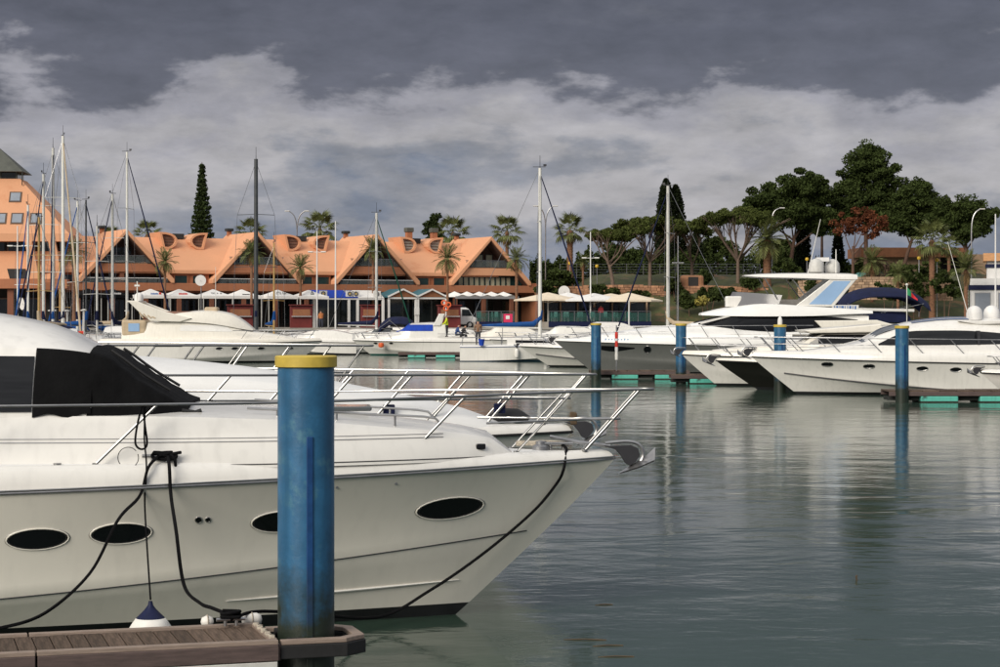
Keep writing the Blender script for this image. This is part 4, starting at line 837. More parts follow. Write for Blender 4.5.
motor_boat('cream white motor yacht with sweeping radar arch and four small hull windows', 322, 139, R(2), 15, 4.5, 1.18, 1.46, 1.7, hullm='gelcoat', topm='cream_gel', deckm='cream_gel', gun=(.45, .2), zc=(.2, .8), stripe=None, anc=0,
    shells=[('cabin', 'cream_gel', [(-1.8, 1.5, 1.7, .5, .4, .03), (-4.2, 1.55, 2.0, 1.3, 1.0, .1), (-5.2, 1.6, 2.15, 1.6, 1.2, .1), (-6.4, 1.6, 2.72, 1.75, 1.35, .14), (-7.6, 1.6, 2.95, 1.8, 1.45, .22), (-9.5, 1.6, 2.95, 1.8, 1.5, .12), (-11.5, 1.6, 2.75, 1.8, 1.5, .1), (-13.6, 1.6, 2.5, 1.7, 1.5, .05)]),
            ('flybridge', 'cream_gel', [(-4.7, 2.2, 2.3, .9, .8, .04), (-5.4, 2.3, 2.86, 1.3, 1.0, .06), (-6.4, 2.5, 3.34, 1.6, 1.25, .1), (-7.8, 2.7, 3.5, 1.72, 1.45, .12), (-9.4, 2.8, 3.42, 1.75, 1.55, .08), (-11, 2.85, 3.1, 1.75, 1.6, .04)])],
    ports=[(x, .98, .24, .085) for x in (-6.9, -5.85, -4.1, -2.2)], rail=([-5.4, -4.2, -3.0, -1.9, -.9], .55, .4, .025), extra=ex)

# --- centre row: cabin boat with blue window cover, express cruiser with navy soft top
def ex(t, h, sh):
    s = sh[0]; s.window(t, [(-6.6, 1.98), (-3.9, 1.98)], [(-6.6, 2.5), (-4.8, 2.5), (-3.9, 2.02)], m='canvas_bright', off=.03, name='window_cover'); s.screen(t, -4.7, -3.6, m='canvas_bright', off=.03, name='windscreen_cover')
    for sg in (1, -1): mb = MB(); mb.prism([(-6.6, 2.4), (-7.2, 2.4), (-7.5, 3.3), (-7.1, 3.4)], 1.3 * sg - .06, 1.3 * sg + .06); mb.build('arch_leg', 'gelcoat', t, bevel=.03)
    mb = MB(); mb.box((-7.3, 0, 3.32), (.5, 2.7, .12)); mb.build('arch_bar', 'gelcoat', t, bevel=.03)
    mb = MB(); mb.beam((-7.0, 1.7, 1.75), (-10.2, 1.6, 1.75), .03, .03); mb.beam((-7.0, 1.7, 1.5), (-10.2, 1.6, 1.5), .03, .03); mb.build('cockpit_rail', 'steel', t)
    mb = MB(); mb.lathe([(0, 0), (.2, .05), (.24, .2), (.2, .38), (0, .42)], 12, (-2.4, 1.55, .62)); mb.build('buoy', 'orange_red', t, smooth=50)
motor_boat('white cabin cruiser with bright blue covers over its cabin windows', 353, 164, R(180), 10.6, 3.6, 1.05, 1.20, 1.5, botm='antifoul_green', gun=(.32, .14), stripe=None, anc=0, name='cabin_cruiser',
    shells=[('cabin', 'gelcoat', [(-1.4, 1.25, 1.42, .4, .3, .03), (-3.2, 1.3, 1.75, 1.1, .9, .1), (-4.0, 1.3, 1.95, 1.35, 1.1, .1), (-4.8, 1.3, 2.52, 1.5, 1.2, .1), (-6.6, 1.3, 2.56, 1.5, 1.2, .14), (-7.6, 1.3, 2.5, 1.5, 1.2, .05)]), ('cockpit', 'gelcoat', [(-7.5, 1.2, 1.5, 1.6, 1.5, .02), (-10.4, 1.2, 1.4, 1.5, 1.4, .02)])],
    ports=[(-1.9, .98, .16, .07), (-3.2, .98, .16, .07)], rail=([-3.2, -2.1, -1.0], .5, .3, .025), extra=ex)
def ex(t, h, sh):
    s = sh[0]; s.screen(t, -4.9, -3.7, m='glass_grey'); s.window(t, [(-6, 1.75), (-4.3, 1.75)], [(-6, 2.2), (-4.8, 2.2), (-4.3, 1.8)], m='glass_grey')
    bimini(t, -4.9, -8.2, 1.4, 3.15, .85, 'canvas_navy', 1.9, 'soft_top')
    mb = MB(); mb.beam((-4.6, 1.4, 1.9), (-6.0, 1.4, 2.9), .05, .05); mb.beam((-6.9, 1.4, 2.0), (-5.8, 1.4, 2.9), .05, .05); mb.build('top_frame', 'steel', t)
    mb = MB(); mb.lathe([(0, 0), (.2, .05), (.24, .2), (.2, .38), (0, .42)], 12, (-2.2, 1.2, 1.4)); mb.build('buoy', 'orange_red', t, smooth=50)
motor_boat('white express cruiser with navy soft top and grey windscreen', 322, 172, R(180), 9.6, 3.3, 1.05, 1.25, 1.4, gun=(.3, .12), stripe=('stripe', .03), anc=0, name='cabin_cruiser',
    shells=[('cabin', 'gelcoat', [(-1.2, 1.25, 1.4, .4, .3, .03), (-3.4, 1.3, 1.7, 1.2, .9, .1), (-4.2, 1.3, 1.9, 1.35, 1.0, .06), (-5.0, 1.3, 2.2, 1.4, 1.1, .03), (-6.2, 1.3, 1.9, 1.4, 1.1, .03), (-9, 1.3, 1.6, 1.4, 1.2, .03)])], rail=([-3.2, -2.1, -1.0], .5, .3, .025), extra=ex)

# --- smaller cruisers filling the rows: (px bow, d, rot, L, canvas, label)
def small_cruiser(label, px, d, rot, L, canvas=None, hullm='gelcoat', hy=2.4, topm='gelcoat', arch=False, group='small cruisers along the quay', bot='antifoul'):
    def ex(t, h, sh):
        s = sh[0]; k = L / 9; s.screen(t, -5.0 * k, -4.0 * k, m='glass_dark'); s.window(t, [(-6.4 * k, 1.75), (-4.5 * k, 1.72)], [(-6.4 * k, hy - .15), (-5.1 * k, hy - .12), (-4.5 * k, 1.8)])
        if canvas: bimini(t, -5.2 * k, -8.4 * k, 1.3, hy + .75, .6, canvas, 1.5)
        if arch:
            for sg in (1, -1): mb = MB(); mb.prism([(-6.6 * k, 1.7), (-7.6 * k, 1.7), (-8.4 * k, 3.3), (-7.9 * k, 3.4)], 1.4 * sg - .06, 1.4 * sg + .06); mb.build('arch_leg', topm, t, bevel=.03)
            mb = MB(); mb.box((-8.15 * k, 0, 3.34), (.5, 2.9, .12)); mb.build('arch_bar', topm, t, bevel=.03)
            dome(t, -8.1 * k, .3, 3.38, .26)
    k = L / 9
    return motor_boat(label, px, d, rot, L, 3.2, 1.0, 1.22, 1.3, hullm=hullm, topm=topm, botm=bot, gun=(.28, .12), stripe=('stripe', .03) if hullm == 'gelcoat' else None, anc=0, name='cabin_cruiser', group=group, ns=16,
        shells=[('cabin', topm, [(-1.2 * k, 1.2, 1.38, .4, .3, .03), (-3.6 * k, 1.25, 1.66, 1.1, .85, .1), (-4.4 * k, 1.25, 1.85, 1.3, 1.0, .06), (-5.1 * k, 1.25, hy, 1.35, 1.05, .08), (-6.6 * k, 1.25, hy, 1.35, 1.05, .06), (-8.6 * k, 1.25, 1.7, 1.3, 1.1, .03)])], rail=([-3.2 * k, -2.1 * k, -1.0], .5, .3, .03))
small_cruiser('white cruiser with beige canopy beside the cream yacht stern', 100, 150, R(172), 9.5, 'canvas_tan', hy=2.3, group='small cruisers along the quay')
small_cruiser('white cruiser with blue bimini wedged between the sailboat sterns', 72, 150, R(-70), 8.5, 'canvas_blue', hy=2.2)
small_cruiser('white cruiser with navy bimini beside the cream yacht stern', 96, 160, R(-100), 8.5, 'canvas_navy', hy=2.3, arch=True)
small_cruiser('white cruiser with blue bimini below the orange tower', 45, 148, R(-85), 9, 'canvas_bright', hy=2.2)
small_cruiser('white cruiser with blue bimini between the dark grey mast and the brown mast', 262, 166, R(178), 8, 'canvas_blue', hy=2.0)
small_cruiser('white cruiser with cream bimini close under the quay below the badge shop front', 343, 187, R(175), 7.5, 'canvas_cream', hy=2.1)
small_cruiser('white cruiser with blue bimini close under the quay beside the white van', 462, 188, R(183), 7.5, 'canvas_blue', hy=2.1)
small_cruiser('white open cruiser with black bimini in front of the red planters', 283, 181, R(176), 8.5, 'canvas_black', hy=1.95)
small_cruiser('low white cruiser moored right of the one with the black bimini', 300, 178, R(186), 8.5, None, hy=2.0)
small_cruiser('white cruiser with bright blue bimini in front of the teal roofed restaurants', 398, 184, R(180), 8, 'canvas_bright', hy=2.0)
small_cruiser('cream cruiser with arch moored beyond the man in the yellow jacket', 437, 176, R(184), 9.5, None, hy=2.3, arch=True, topm='cream_gel')
small_cruiser('white cruiser moored beyond the sailboat with the blue boom cover', 490, 168, R(178), 10, None, hy=2.3)
small_cruiser('white cruiser with navy hull below the glass fronted terrace', 520, 183, R(182), 12, None, hullm='hull_blue', hy=2.6)
small_cruiser('white cruiser with grey canopy behind the red and white striped pole', 588, 178, R(181), 13, 'canvas_grey', hy=2.4)
small_cruiser('white arch cruiser moored below the tan parasols', 540, 150, R(181), 9, None, hy=1.9, arch=True)
small_cruiser('white cruiser with dark canopy left of the flybridge yacht cabin', 640, 165, R(184), 9.5, 'canvas_grey', hy=2.1)
for i, (px, d, a, L, cv, ar, lab) in enumerate([
    (905, 150, 178, 9, None, True, 'cream cruiser with radar arch beyond the navy bimini'), (925, 165, 200, 9, None, True, 'cream arch cruiser lying askew among the boats on the right'),
    (940, 140, 184, 10, None, True, 'cream arch cruiser just beyond the coupe yacht radar domes'), (960, 158, 170, 9, 'canvas_navy', False, 'cream cruiser with navy bimini near the white harbour office'),
    (890, 172, 176, 8, 'canvas_cream', False, 'cream cruiser with cream bimini beyond the boats on the right'), (930, 182, 190, 9, 'canvas_cream', False, 'cream cruiser with pale bimini close to the quay below the palm'),
    (968, 178, 182, 9, 'canvas_cream', True, 'cream cruiser with arch and bimini below the harbour office'), (985, 150, 181, 9, None, True, 'cream arch cruiser in front of the harbour office'),
    (860, 165, 184, 10, None, False, 'cream cruiser hidden behind the navy canvas boat')]):
    small_cruiser(lab, px, d, R(a), L, cv, topm='cream_gel', hy=2.2 + .1 * (i % 3), arch=ar, group='cream cruisers on the right')

# ================================================================== SAILBOATS
def sailboat(label, px, d, ytop, L, rot, hullm='gelcoat', mm='mast_white', cover='canvas_blue', furl='canvas_navy', rm=.09, mast_at=.42, fr=.055, botm='antifoul_blue', fenders=False, backst=True, boomlen=.42, gear=None, zr=(1.0, 1.25), fore=True):
    zt = Z_(ytop, d); t = thing('sailboat', label, 'sailboat', (X_(px, d), d, 0), rot, 'sailboats with tall masts')
    xm = L * (1 - mast_at) * 0 ; xb = L * mast_at            # mast at the local origin, bow at +xb
    h = Hull(L, L * .31, zr[0], zr[1], .8 + .03 * L, gun0=.12, gun1=.08, zc0=.05, zc1=.6, full=.35, p=2.0, ns=20, stern_y=.7)
    sub = thing_part('hull_body', t, (xb, 0, 0)); h.parts(sub, MATS[hullm], MATS[botm], 'gelcoat', 'deck_white', 'stripe_blue', .03, None)
    s = Shell([(xb - L * .22, zr[0], zr[0] + .3, .3, .25, .05), (xb - L * .34, zr[0], zr[0] + .55, L * .08, L * .06, .08), (xb - L * .55, zr[0], zr[0] + .68, L * .10, L * .085, .08), (xb - L * .66, zr[0], zr[0] + .66, L * .10, L * .085, .06)], 10); s.mesh('cabin', 'gelcoat', t)
    s.window(t, [(xb - L * .60, zr[0] + .3), (xb - L * .36, zr[0] + .3)], [(xb - L * .60, zr[0] + .5), (xb - L * .36, zr[0] + .46)], n=5)
    mb = MB(); mb.cyl((0, 0, zr[0] + .3), (0, 0, zt), rm, rm * .8, n=8); mst = mb.build('mast', mm, t, smooth=50)
    mb = MB(); mb.cyl((0, 0, zt), (0, 0, zt + .9), .02, .015, n=4); mb.beam((-.5, 0, zt + .08), (.4, 0, zt + .08), .04, .04); mb.box((.35, 0, zt + .2), (.22, .03, .14)); mb.build('masthead_gear', 'stripe', mst)
    H = zt - zr[0]; bw = L * .15
    for f in (.42, .70):
        mb = MB(); mb.beam((-.15, -bw * (1.05 - f * .4), zr[0] + H * f), (0, 0, zr[0] + H * f + .05), .06, .04); mb.beam((-.15, bw * (1.05 - f * .4), zr[0] + H * f), (0, 0, zr[0] + H * f + .05), .06, .04); mb.build('spreader', mm, mst)
    if fore: mb = MB(); mb.tube([(xb - .15, 0, zr[1] + .3), (xb * .5, 0, zr[0] + H * .5), (.05, 0, zt - .5)], [fr, fr, fr * .55], 6); mb.build('furled_sail', furl, t, smooth=60)
    if backst: mb = MB(); mb.cyl((-(L - xb), 0, zr[0] + .1), (0, 0, zt), .016, n=4); mb.build('backstay', 'steel_dull', t)
    for sg in (1, -1):
        mb = MB(); mb.tube([(-.3, L * .145 * sg, zr[0] + .1), (-.15, bw * .88 * sg, zr[0] + H * .42), (-.12, bw * .77 * sg, zr[0] + H * .7), (0, 0, zt - .2)], .014, 4); mb.build('shroud', 'steel_dull', t)
    bl = L * boomlen; b = thing_part('boom', t); mb = MB(); mb.cyl((-.1, 0, zr[0] + 1.35), (-bl, 0, zr[0] + 1.45), .06, n=6); mb.build('spar', mm, b)
    mb = MB(); mb.tube([(.12, 0, zr[0] + 2.6), (.0, 0, zr[0] + 2.0), (-.5, 0, zr[0] + 1.62), (-bl * .5, 0, zr[0] + 1.58), (-bl, 0, zr[0] + 1.52)], [.10, .17, .20, .16, .08], 8); mb.build('sail_cover', cover, b, smooth=60)
    mb = MB()
    for sg in (1, -1):
        pts = [Vector((xb - L * .98, L * .10 * sg, zr[0] + .7)), Vector((xb - L * .7, L * .135 * sg, zr[0] + .7)), Vector((xb - L * .4, L * .14 * sg, zr[0] + .72)), Vector((xb - L * .06, L * .03 * sg, zr[1] + .75))]; mb.tube(spl(pts, 4), .018, 4)
        for p in spl(pts, 2): mb.cyl(p, p - Vector((0, 0, .62)), .016, n=4)
    mb.build('lifeline', 'steel', t)
    if fenders:
        for x in (-1.7, .35):
            f = thing_part('fender', t, (x, -L * .155 - .09, 0)); mb = MB(); mb.lathe([(0, .25), (.12, .30), (.15, .42), (.15, .75), (.12, .86), (.05, .93), (0, .93)], 12); mb.build('body', 'fender_white', f, smooth=50); mb = MB(); mb.cyl((0, 0, .86), (0, .06, 1.3), .05, .015); mb.build('neck', 'rubber', f)
    if gear: gear(t, L, xb, zr[0])
    return t
def stern_gear(kind):
    def g(t, L, xb, z):
        xs = xb - L
        mb = MB(); rows = [[Vector((xs + 1.2 + 1.5 * i / 6, 1.1 * v, z + 1.5 - .5 * abs(v) ** 3 - .35 * ((i - 3) / 3) ** 2)) for v in (-1, -.6, 0, .6, 1)] for i in range(7)]; mb.grid(rows); mb.build('spray_hood', 'canvas_blue' if kind % 3 else 'canvas_navy', t, smooth=60)
        bo = thing_part('lifebuoy_bag', t, (xs + .1, (.5 if kind % 2 else -.5), z + .75)); mb = MB(); mb.box((0, 0, 0), (.16, .55, .55)); mb.build('bag', 'buoy_red' if kind % 2 else 'yellow', bo, bevel=.1); mb = MB(); mb.box((0, 0, 0), (.18, .24, .24)); mb.build('patch', 'yellow' if kind % 2 else 'white_paint', bo)
        mb = MB(); mb.cyl((xs + .3, .9, z), (xs + .3, .9, z + 2.6), .04, n=5); mb.lathe([(0, 0), (.2, .03), (.22, .1), (.0, .16)], 10, (xs + .3, .9, z + 2.6)); mb.build('wind_pole', 'mast_white', t)
    return g
SB = [  # label, px, d, ytop, L, rot, mast material, furl, radius
    ('white masted sailboat tallest of the group before the orange tower, whip antenna on top', 63, 168, 136, 13, -62, 'mast_white', 'canvas_tan', .13),
    ('sailboat with grey mast left of the tallest mast', 53, 172, 148, 12, -80, 'alu', 'canvas_navy', .12),
    ('sailboat with shorter grey mast near the tower windows', 43.5, 160, 174, 11, -100, 'alu', 'canvas_navy', .11),
    ('sailboat with varnished wooden mast before the orange tower', 39, 152, 217, 9, -110, 'mast_wood', 'canvas_navy', .09),
    ('sailboat with pale mast and blue stay right of the tallest mast', 77.5, 176, 201, 10, -120, 'mast_white', 'canvas_blue', .10),
    ('sailboat with thin dark mast and dark furled sail', 86, 170, 200, 10, -40, 'mast_dark', 'canvas_navy', .07),
    ('sailboat with grey mast beside the first gable', 112.5, 174, 194, 10, -115, 'alu', 'canvas_navy', .11),
    ('sailboat with white mast and long dark furled foresail before the first gable', 127, 178, 152, 12, -20, 'mast_white', 'canvas_navy', .10),
    ('sailboat with thick dark grey mast before the second gable', 256, 150, 159, 12, -84, 'mast_dark', 'canvas_navy', .14),
    ('small sailboat with thin brown mast right of the dark grey mast', 274, 165, 243, 7, -70, 'mast_wood', 'canvas_navy', .07),
    ('sailboat with tan mast and short dark foresail before the third gable', 376.5, 172, 213, 9, -25, 'alu', 'canvas_green', .11),
    ('sailboat with cream mast before the umbrella pines', 668, 160, 186, 11, 158, 'alu', 'canvas_navy', .13),
    ('sailboat with slim grey mast between the first gable and the tower', 97, 158, 226, 8, -75, 'alu', 'canvas_navy', .075),
    ('sailboat with pale mast at the very foot of the orange tower', 28, 166, 205, 9, -95, 'mast_white', 'canvas_blue', .09),
    ('sailboat with wooden mast between the pale masts before the tower', 60, 180, 262, 7, -90, 'mast_wood', 'canvas_tan', .07),
]
for i, (lab, px, d, yt, L, rot, mm, fu, rm) in enumerate(SB):
    sailboat(lab, px, d, yt, L, R(rot), mm=mm, furl=fu, rm=rm * 1.25, hullm='gelcoat' if i % 4 else 'hull_blue', cover=['canvas_navy', 'canvas_blue', 'canvas_navy', 'canvas_tan'][i % 4], gear=stern_gear(i) if i < 8 else None, fore=i not in (8, 9, 12, 14), fr=.065 if i != 0 else .09)
sailboat('white sailboat with blue boom cover and two hanging fenders', 540, 142, 168, 9.8, R(1), rm=.14, cover='canvas_blue', furl='canvas_navy', mast_at=.42, fenders=True, fr=.07)

# ================================================================== FAR PILES AND DOCKS
pile(596, 100, 2.82, 'blue mooring pile with yellow cap before the grey yacht bow', n=16)
pile(681, 95, 2.82, 'blue mooring pile with yellow cap beside the cream bow', n=16)
pile(902, 74, 2.82, 'blue mooring pile with yellow cap before the coupe yacht side windows', n=16)
pile(780, 82.8, 2.82, 'blue mooring pile with a white beacon on its cap', n=16, light=True)
def far_dock(label, px0, px1, d, floats, rot=0, depth=1.6):
    x0, x1 = X_(px0, d), X_(px1, d); t = thing('floating_dock', label, 'dock', (x0, d, 0), rot, 'floating docks with teal floats'); L = x1 - x0
    n = int(L / .6); mb = MB(); mb.box((0, 0, 0), (.585, depth, .05)); me = None
    for k in range(n):
        if me is None: o = mb.build('deck_board', 'dock_plank', t); me = o.data
        else: o = inst(me, 'deck_board', t)
        o.location = (.3 + k * L / n, depth / 2, .42 + random.uniform(-.004, .004))
    mb = MB(); mb.box((L / 2, 0, .32), (L, .08, .16)); mb.box((L / 2, depth, .32), (L, .08, .16)); mb.build('side_beam', 'dock_side', t, bevel=.01)
    mb = MB(); mb.box((L / 2, depth / 2, .14), (L - .1, depth - .5, .14)); mb.build('under_frame', 'float_dark', t)
    for a, b in floats:
        xa, xb = X_(a, d) - x0, X_(b, d) - x0
        mb = MB(); mb.box(((xa + xb) / 2, depth / 2 - .02, -.02), (xb - xa, depth + .06, .50)); mb.build('float', 'float_teal', t, bevel=.03)
        mb = MB(); mb.box(((xa + xb) / 2, depth / 2 - .02, -.03), (xb - xa + .01, depth + .07, .16)); mb.build('float_waterline', 'algae', t)
    return t
far_dock('wooden floating dock on teal floats in front of the coupe yacht', 889, 1060, 74.0, [(921, 958), (980, 1020)])
far_dock('wooden floating dock on teal floats along the grey yacht', 590, 690, 101, [(612, 638), (655, 690)])
far_dock('short dock with teal floats beside the cream bow', 671, 722, 94.4, [(690, 718)], depth=1.2)
far_dock('wooden dock with teal floats beside the cruiser with blue window covers', 398, 472, 152, [(408, 425), (436, 455)])
t = thing('striped_pole', 'thin pole with red and white bands standing on the dock by the grey yacht', 'pole', (X_(616.5, 100.8), 100.8, .44))
for k, (a, b, m) in enumerate(((0, .55, 'steel_dull'), (.55, .95, 'fender_white'), (.95, 1.2, 'white_paint'), (1.2, 1.5, 'buoy_red'), (1.5, 1.62, 'white_paint'), (1.62, 1.95, 'buoy_red'), (1.95, 2.3, 'steel_dull'))):
    mb = MB(); r_ = .03 if m == 'steel_dull' else .075; mb.lathe([(r_, a), (r_ * 1.15, (a + b) / 2), (r_, b)], 10); mb.build('band', m, t, smooth=40)

# ================================================================== ORANGE GABLED BUILDING
TH = R(27.7); BX, BY = -38.6, 205.0; C_, S_ = math.cos(TH), math.sin(TH)
def fac(u, v, z): return Vector((BX + u * C_ - v * S_, BY + u * S_ + v * C_, z))
def fac_u(px, v): k = (px - 500) / F; return (k * (BY + v * C_) - BX + v * S_) / (C_ - k * S_)
BT = thing('gabled_building', 'long orange building with four steep gables, balconies and half moon roof dormers', 'building', (BX, BY, QZ), TH)
zz_ = lambda z: z - QZ
U0, U1 = -9.0, 48.25; GP = [0, 14.2, 28.0, 41.9]; HWD, ZP, ZB = 5.05, 12.1, 7.0
def bbox(name, m, u0, u1, v0, v1, z0, z1, parent=None, bevel=0):
    mb = MB(); mb.box(((u0 + u1) / 2, (v0 + v1) / 2, zz_((z0 + z1) / 2)), (u1 - u0, v1 - v0, z1 - z0)); return mb.build(name, m, parent or BT, bevel=bevel)
def window(u0, u1, v, z0, z1, pane='pane_dark', frame='frame_dark', mull=1, fw=.07, name='window'):
    w = thing_part(name, BT)
    mb = MB(); mb.box(((u0 + u1) / 2, v + .03, zz_((z0 + z1) / 2)), (u1 - u0, .03, z1 - z0)); mb.build('pane', pane, w)
    mb = MB()
    for a in [u0 + (u1 - u0) * k / mull for k in range(mull + 1)]: mb.box((a, v - .01, zz_((z0 + z1) / 2)), (fw, .09, z1 - z0 + fw))
    for z in (z0, z1): mb.box(((u0 + u1) / 2, v - .012, zz_(z)), (u1 - u0 + fw * .9, .085, fw))
    mb.build('frame', frame, w); return w
# main roof
mb = MB(); EV, EZ, RV, RZ = -.45, 8.0, 5.0, 11.55
prof = [(EV, EZ), (EV, EZ - .42), (EV + .3, EZ - .42), (RV, RZ - .5), (RV + 6.2, 8.0 - .4), (RV + 6.2, 8.0), (RV, RZ)]
mb.prism([(v, zz_(z)) for v, z in prof], U0, U1 - 5.0, 'yz'); roof = mb.build('roof', 'orange_render', BT, bevel=.08)
for k, g in enumerate(GP):
    for sg in (1, -1):
        mb = MB(); n = (.707 * .5, .707 * .5)
        poly = [(g, ZP), (g + HWD * sg, ZB), (g + (HWD) * sg, ZB - .40), (g + (HWD - .30) * sg, ZB - .40), (g, ZP - .44)]
        mb.prism([(u, zz_(z)) for u, z in poly], -1.25, 8.5); mb.build('gable_roof', 'orange_render', roof, bevel=.06)
        # soffit liner just under the slab, shade put into its brown
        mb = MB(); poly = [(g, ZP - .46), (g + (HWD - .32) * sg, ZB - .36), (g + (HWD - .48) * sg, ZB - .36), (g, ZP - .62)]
        mb.prism([(u, zz_(z)) for u, z in poly], -1.0, 1.2); mb.build('gable_soffit', 'recess_shade_brown', roof)
    mb = MB(); mb.box((g, 7.6, zz_(ZP + .1)), (.45, .45, .5)); ch = mb.build('chimney', 'orange_wall', roof, bevel=.04)
    mb = MB(); mb.box((g, 7.6, zz_(ZP + .5)), (.8, .8, .32)); mb.build('chimney_cap', 'frame_dark', roof, bevel=.08)
    # attic wall and windows
    mb = MB(); mb.prism([(g - 4.3, zz_(7.3)), (g + 4.3, zz_(7.3)), (g, zz_(11.6))], .75, .95); mb.build('attic_wall', 'recess_shade_brown', BT)
    if k < 3:
        for a, b, zt in ((-1.95, -1.1, 9.4), (-1.0, 0.0, 10.25), (.1, 1.0, 10.25), (1.1, 1.95, 9.4)): window(g + a, g + b, .68, 8.7, zt, 'pane_dark')
    else:
        for a, b, zt in ((-1.95, -1.15, 9.4), (-1.05, -.15, 10.1), (.2, 1.05, 10.1), (1.15, 1.95, 9.4)): window(g + a, g + b, .62, 8.7, zt, 'pane_curtain')
    # attic balustrade, spandrel
    for i in range(6):
        a = g - 3.0 + i * 1.0; pn = bbox('balustrade_pane', 'rail_glass', a + .03, a + .97, -.82, -.79, 8.62, 9.35)
    bbox('handrail', 'steel', g - 3.05, g + 3.05, -.84, -.76, 9.36, 9.42)
    mb = MB(); mb.prism([(g - 4.15, zz_(7.72)), (g + 4.15, zz_(7.72)), (g + 3.35, zz_(8.55)), (g - 3.35, zz_(8.55))], -.78, .74); mb.build('spandrel', 'orange_wall' if k != 3 else 'orange_render', BT, bevel=.03)
    # first floor
    if k < 3:
        bbox('back_wall', 'recess_shade_brown', g - 4.6, g + 4.6, 1.4, 1.6, 5.85, 7.72)
        for a, b in ((-4.1, -2.6), (-2.4, -.9), (.4, 1.9), (2.1, 3.6)): window(g + a, g + b, 1.32, 6.1, 7.65, 'pane_dark', mull=2)
        bbox('partition', 'brown_wall', g - .5, g - .1, -.6, 1.4, 5.86, 7.71)
        for i in range(8):
            a = g - 4.4 + i * 1.1; bbox('balcony_pane', 'rail_glass', a + .03, a + 1.07, -1.05, -1.02, 6.62, 7.05)
        bbox('handrail', 'white_paint', g - 4.45, g + 4.45, -1.09, -1.0, 7.06, 7.12)
    else:
        bbox('back_wall', 'brown_wall', g - 4.6, g + 4.6, .2, .5, 5.85, 7.72)
        for i in range(13):
            a = g - 4.3 + i * .665; window(a + .03, a + .635, -.1, 6.2, 7.55, 'pane_curtain' if 0 < i < 11 else 'pane_green', 'pane_green', fw=.09)
    for i, r_ in enumerate((-1, 1)):
        mb = MB(); mb.prism([(g + r_ * 4.65, zz_(5.85)), (g + r_ * 5.0, zz_(5.85)), (g + r_ * 5.0, zz_(6.9)), (g + r_ * 4.65, zz_(7.1))], -.5, 1.6); mb.build('side_cheek', 'orange_wall', BT)
# walls between gables with shutters
segs = [(U0, GP[0] - 5.0)] + [(GP[i] + 5.0, GP[i + 1] - 5.0) for i in range(3)]
for i, (a, b) in enumerate(segs):
    bbox('wall', 'orange_wall', a, b, 0, .35, 5.86, 7.7)
    m = (a + b) / 2
    if i:
        for c in (m - .98, m + .98): window(c - .72, c + .72, -.06, 6.12, 7.45, 'pane_green', 'orange_wall', mull=1, fw=.1, name='shutter')
    else:
        for c in (m - .98, m + .98): window(c - .72, c + .72, -.06, 6.12, 7.45, 'pane_dark', 'orange_wall', mull=1, fw=.1, name='shutter')
bbox('balcony_band', 'orange_wall', U0, U1, -1.1, .2, 5.80, 6.60, bevel=.04)
bbox('first_floor_slab', 'brown_wall', U0, U1, .2, 8, 5.62, 5.84)
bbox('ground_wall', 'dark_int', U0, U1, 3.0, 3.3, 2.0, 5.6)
bbox('end_wall', 'orange_wall', U1 - .35, U1, -.9, 9, 2.0, 6.9)
u = U0 + .4; i = 0
while u < U1 - 1:
    bbox('column', 'brown_wall', u, u + .4, -.6, -.2, 2.0, 5.79); 
    window(u + .8, u + 3.1, 2.9, 2.3, 4.9, 'pane_dark', 'frame_dark', mull=2, name='shop_window'); u += 3.55; i += 1
# half moon dormers
def dormer(uc, mirror, pane='brown_grate'):
    flat = [(-.95, 1.78), (-.50, 0.0)]; arc = [(.0, -.02), (.42, .10), (.78, .36), (.98, .74), (.96, 1.10), (.72, 1.42), (.30, 1.64), (-.3, 1.76)]
    out = flat + arc; inn = [(-.68, 1.56), (-.36, .24), (.0, .2), (.32, .30), (.60, .50), (.76, .78), (.74, 1.05), (.54, 1.28), (.2, 1.45), (-.25, 1.55)]
    s_ = -1 if mirror else 1; D = thing_part('dormer', BT); n = len(out); v0, v1 = 2.9, 6.4; zb = 10.25
    mb = MB(); vs = []
    for v, pl in ((v0, out), (v0, inn), (v0 + .35, inn), (v1, out)): vs += [(uc + p[0] * s_, v, zz_(zb + p[1])) for p in pl]
    fs = []
    for a, b in ((0, 1), (1, 2), (0, 3)): fs += [(a * n + j, a * n + (j + 1) % n, b * n + (j + 1) % n, b * n + j) for j in range(n)]
    mb.add(vs, fs); mb.build('rim', 'orange_render', D)
    mb = MB(); mb.add([(uc + p[0] * s_, v0 + .34, zz_(zb + p[1])) for p in inn], [tuple(range(n))]); mb.build('grating', pane, D)
    mb = MB()
    for k in range(4): z = .45 + k * .3; mb.box((uc + .1 * s_, v0 + .30, zz_(zb + z)), (1.05 - .12 * abs(k - 1.5), .05, .05))
    mb.build('slat', 'frame_brown', D)
for i in range(3):
    m = (GP[i] + GP[i + 1]) / 2
    dormer(m - 1.35, False, 'brown_grate' if i < 2 else 'concrete'); dormer(m + 2.05, True, 'brown_grate' if i < 2 else 'concrete')
    bbox('roof_vent', 'frame_dark', m - .3, m + .95, 4.6, 5.4, 11.4, 11.95)
    if i == 2:
        for c in (-.9, 2.2): bbox('roof_chimney', 'orange_wall', m + c - .32, m + c + .32, 3.5, 4.1, 10.8, 12.6); bbox('roof_chimney_cap', 'roof_slate', m + c - .45, m + c + .45, 3.4, 4.2, 12.6, 13.1, bevel=.06)

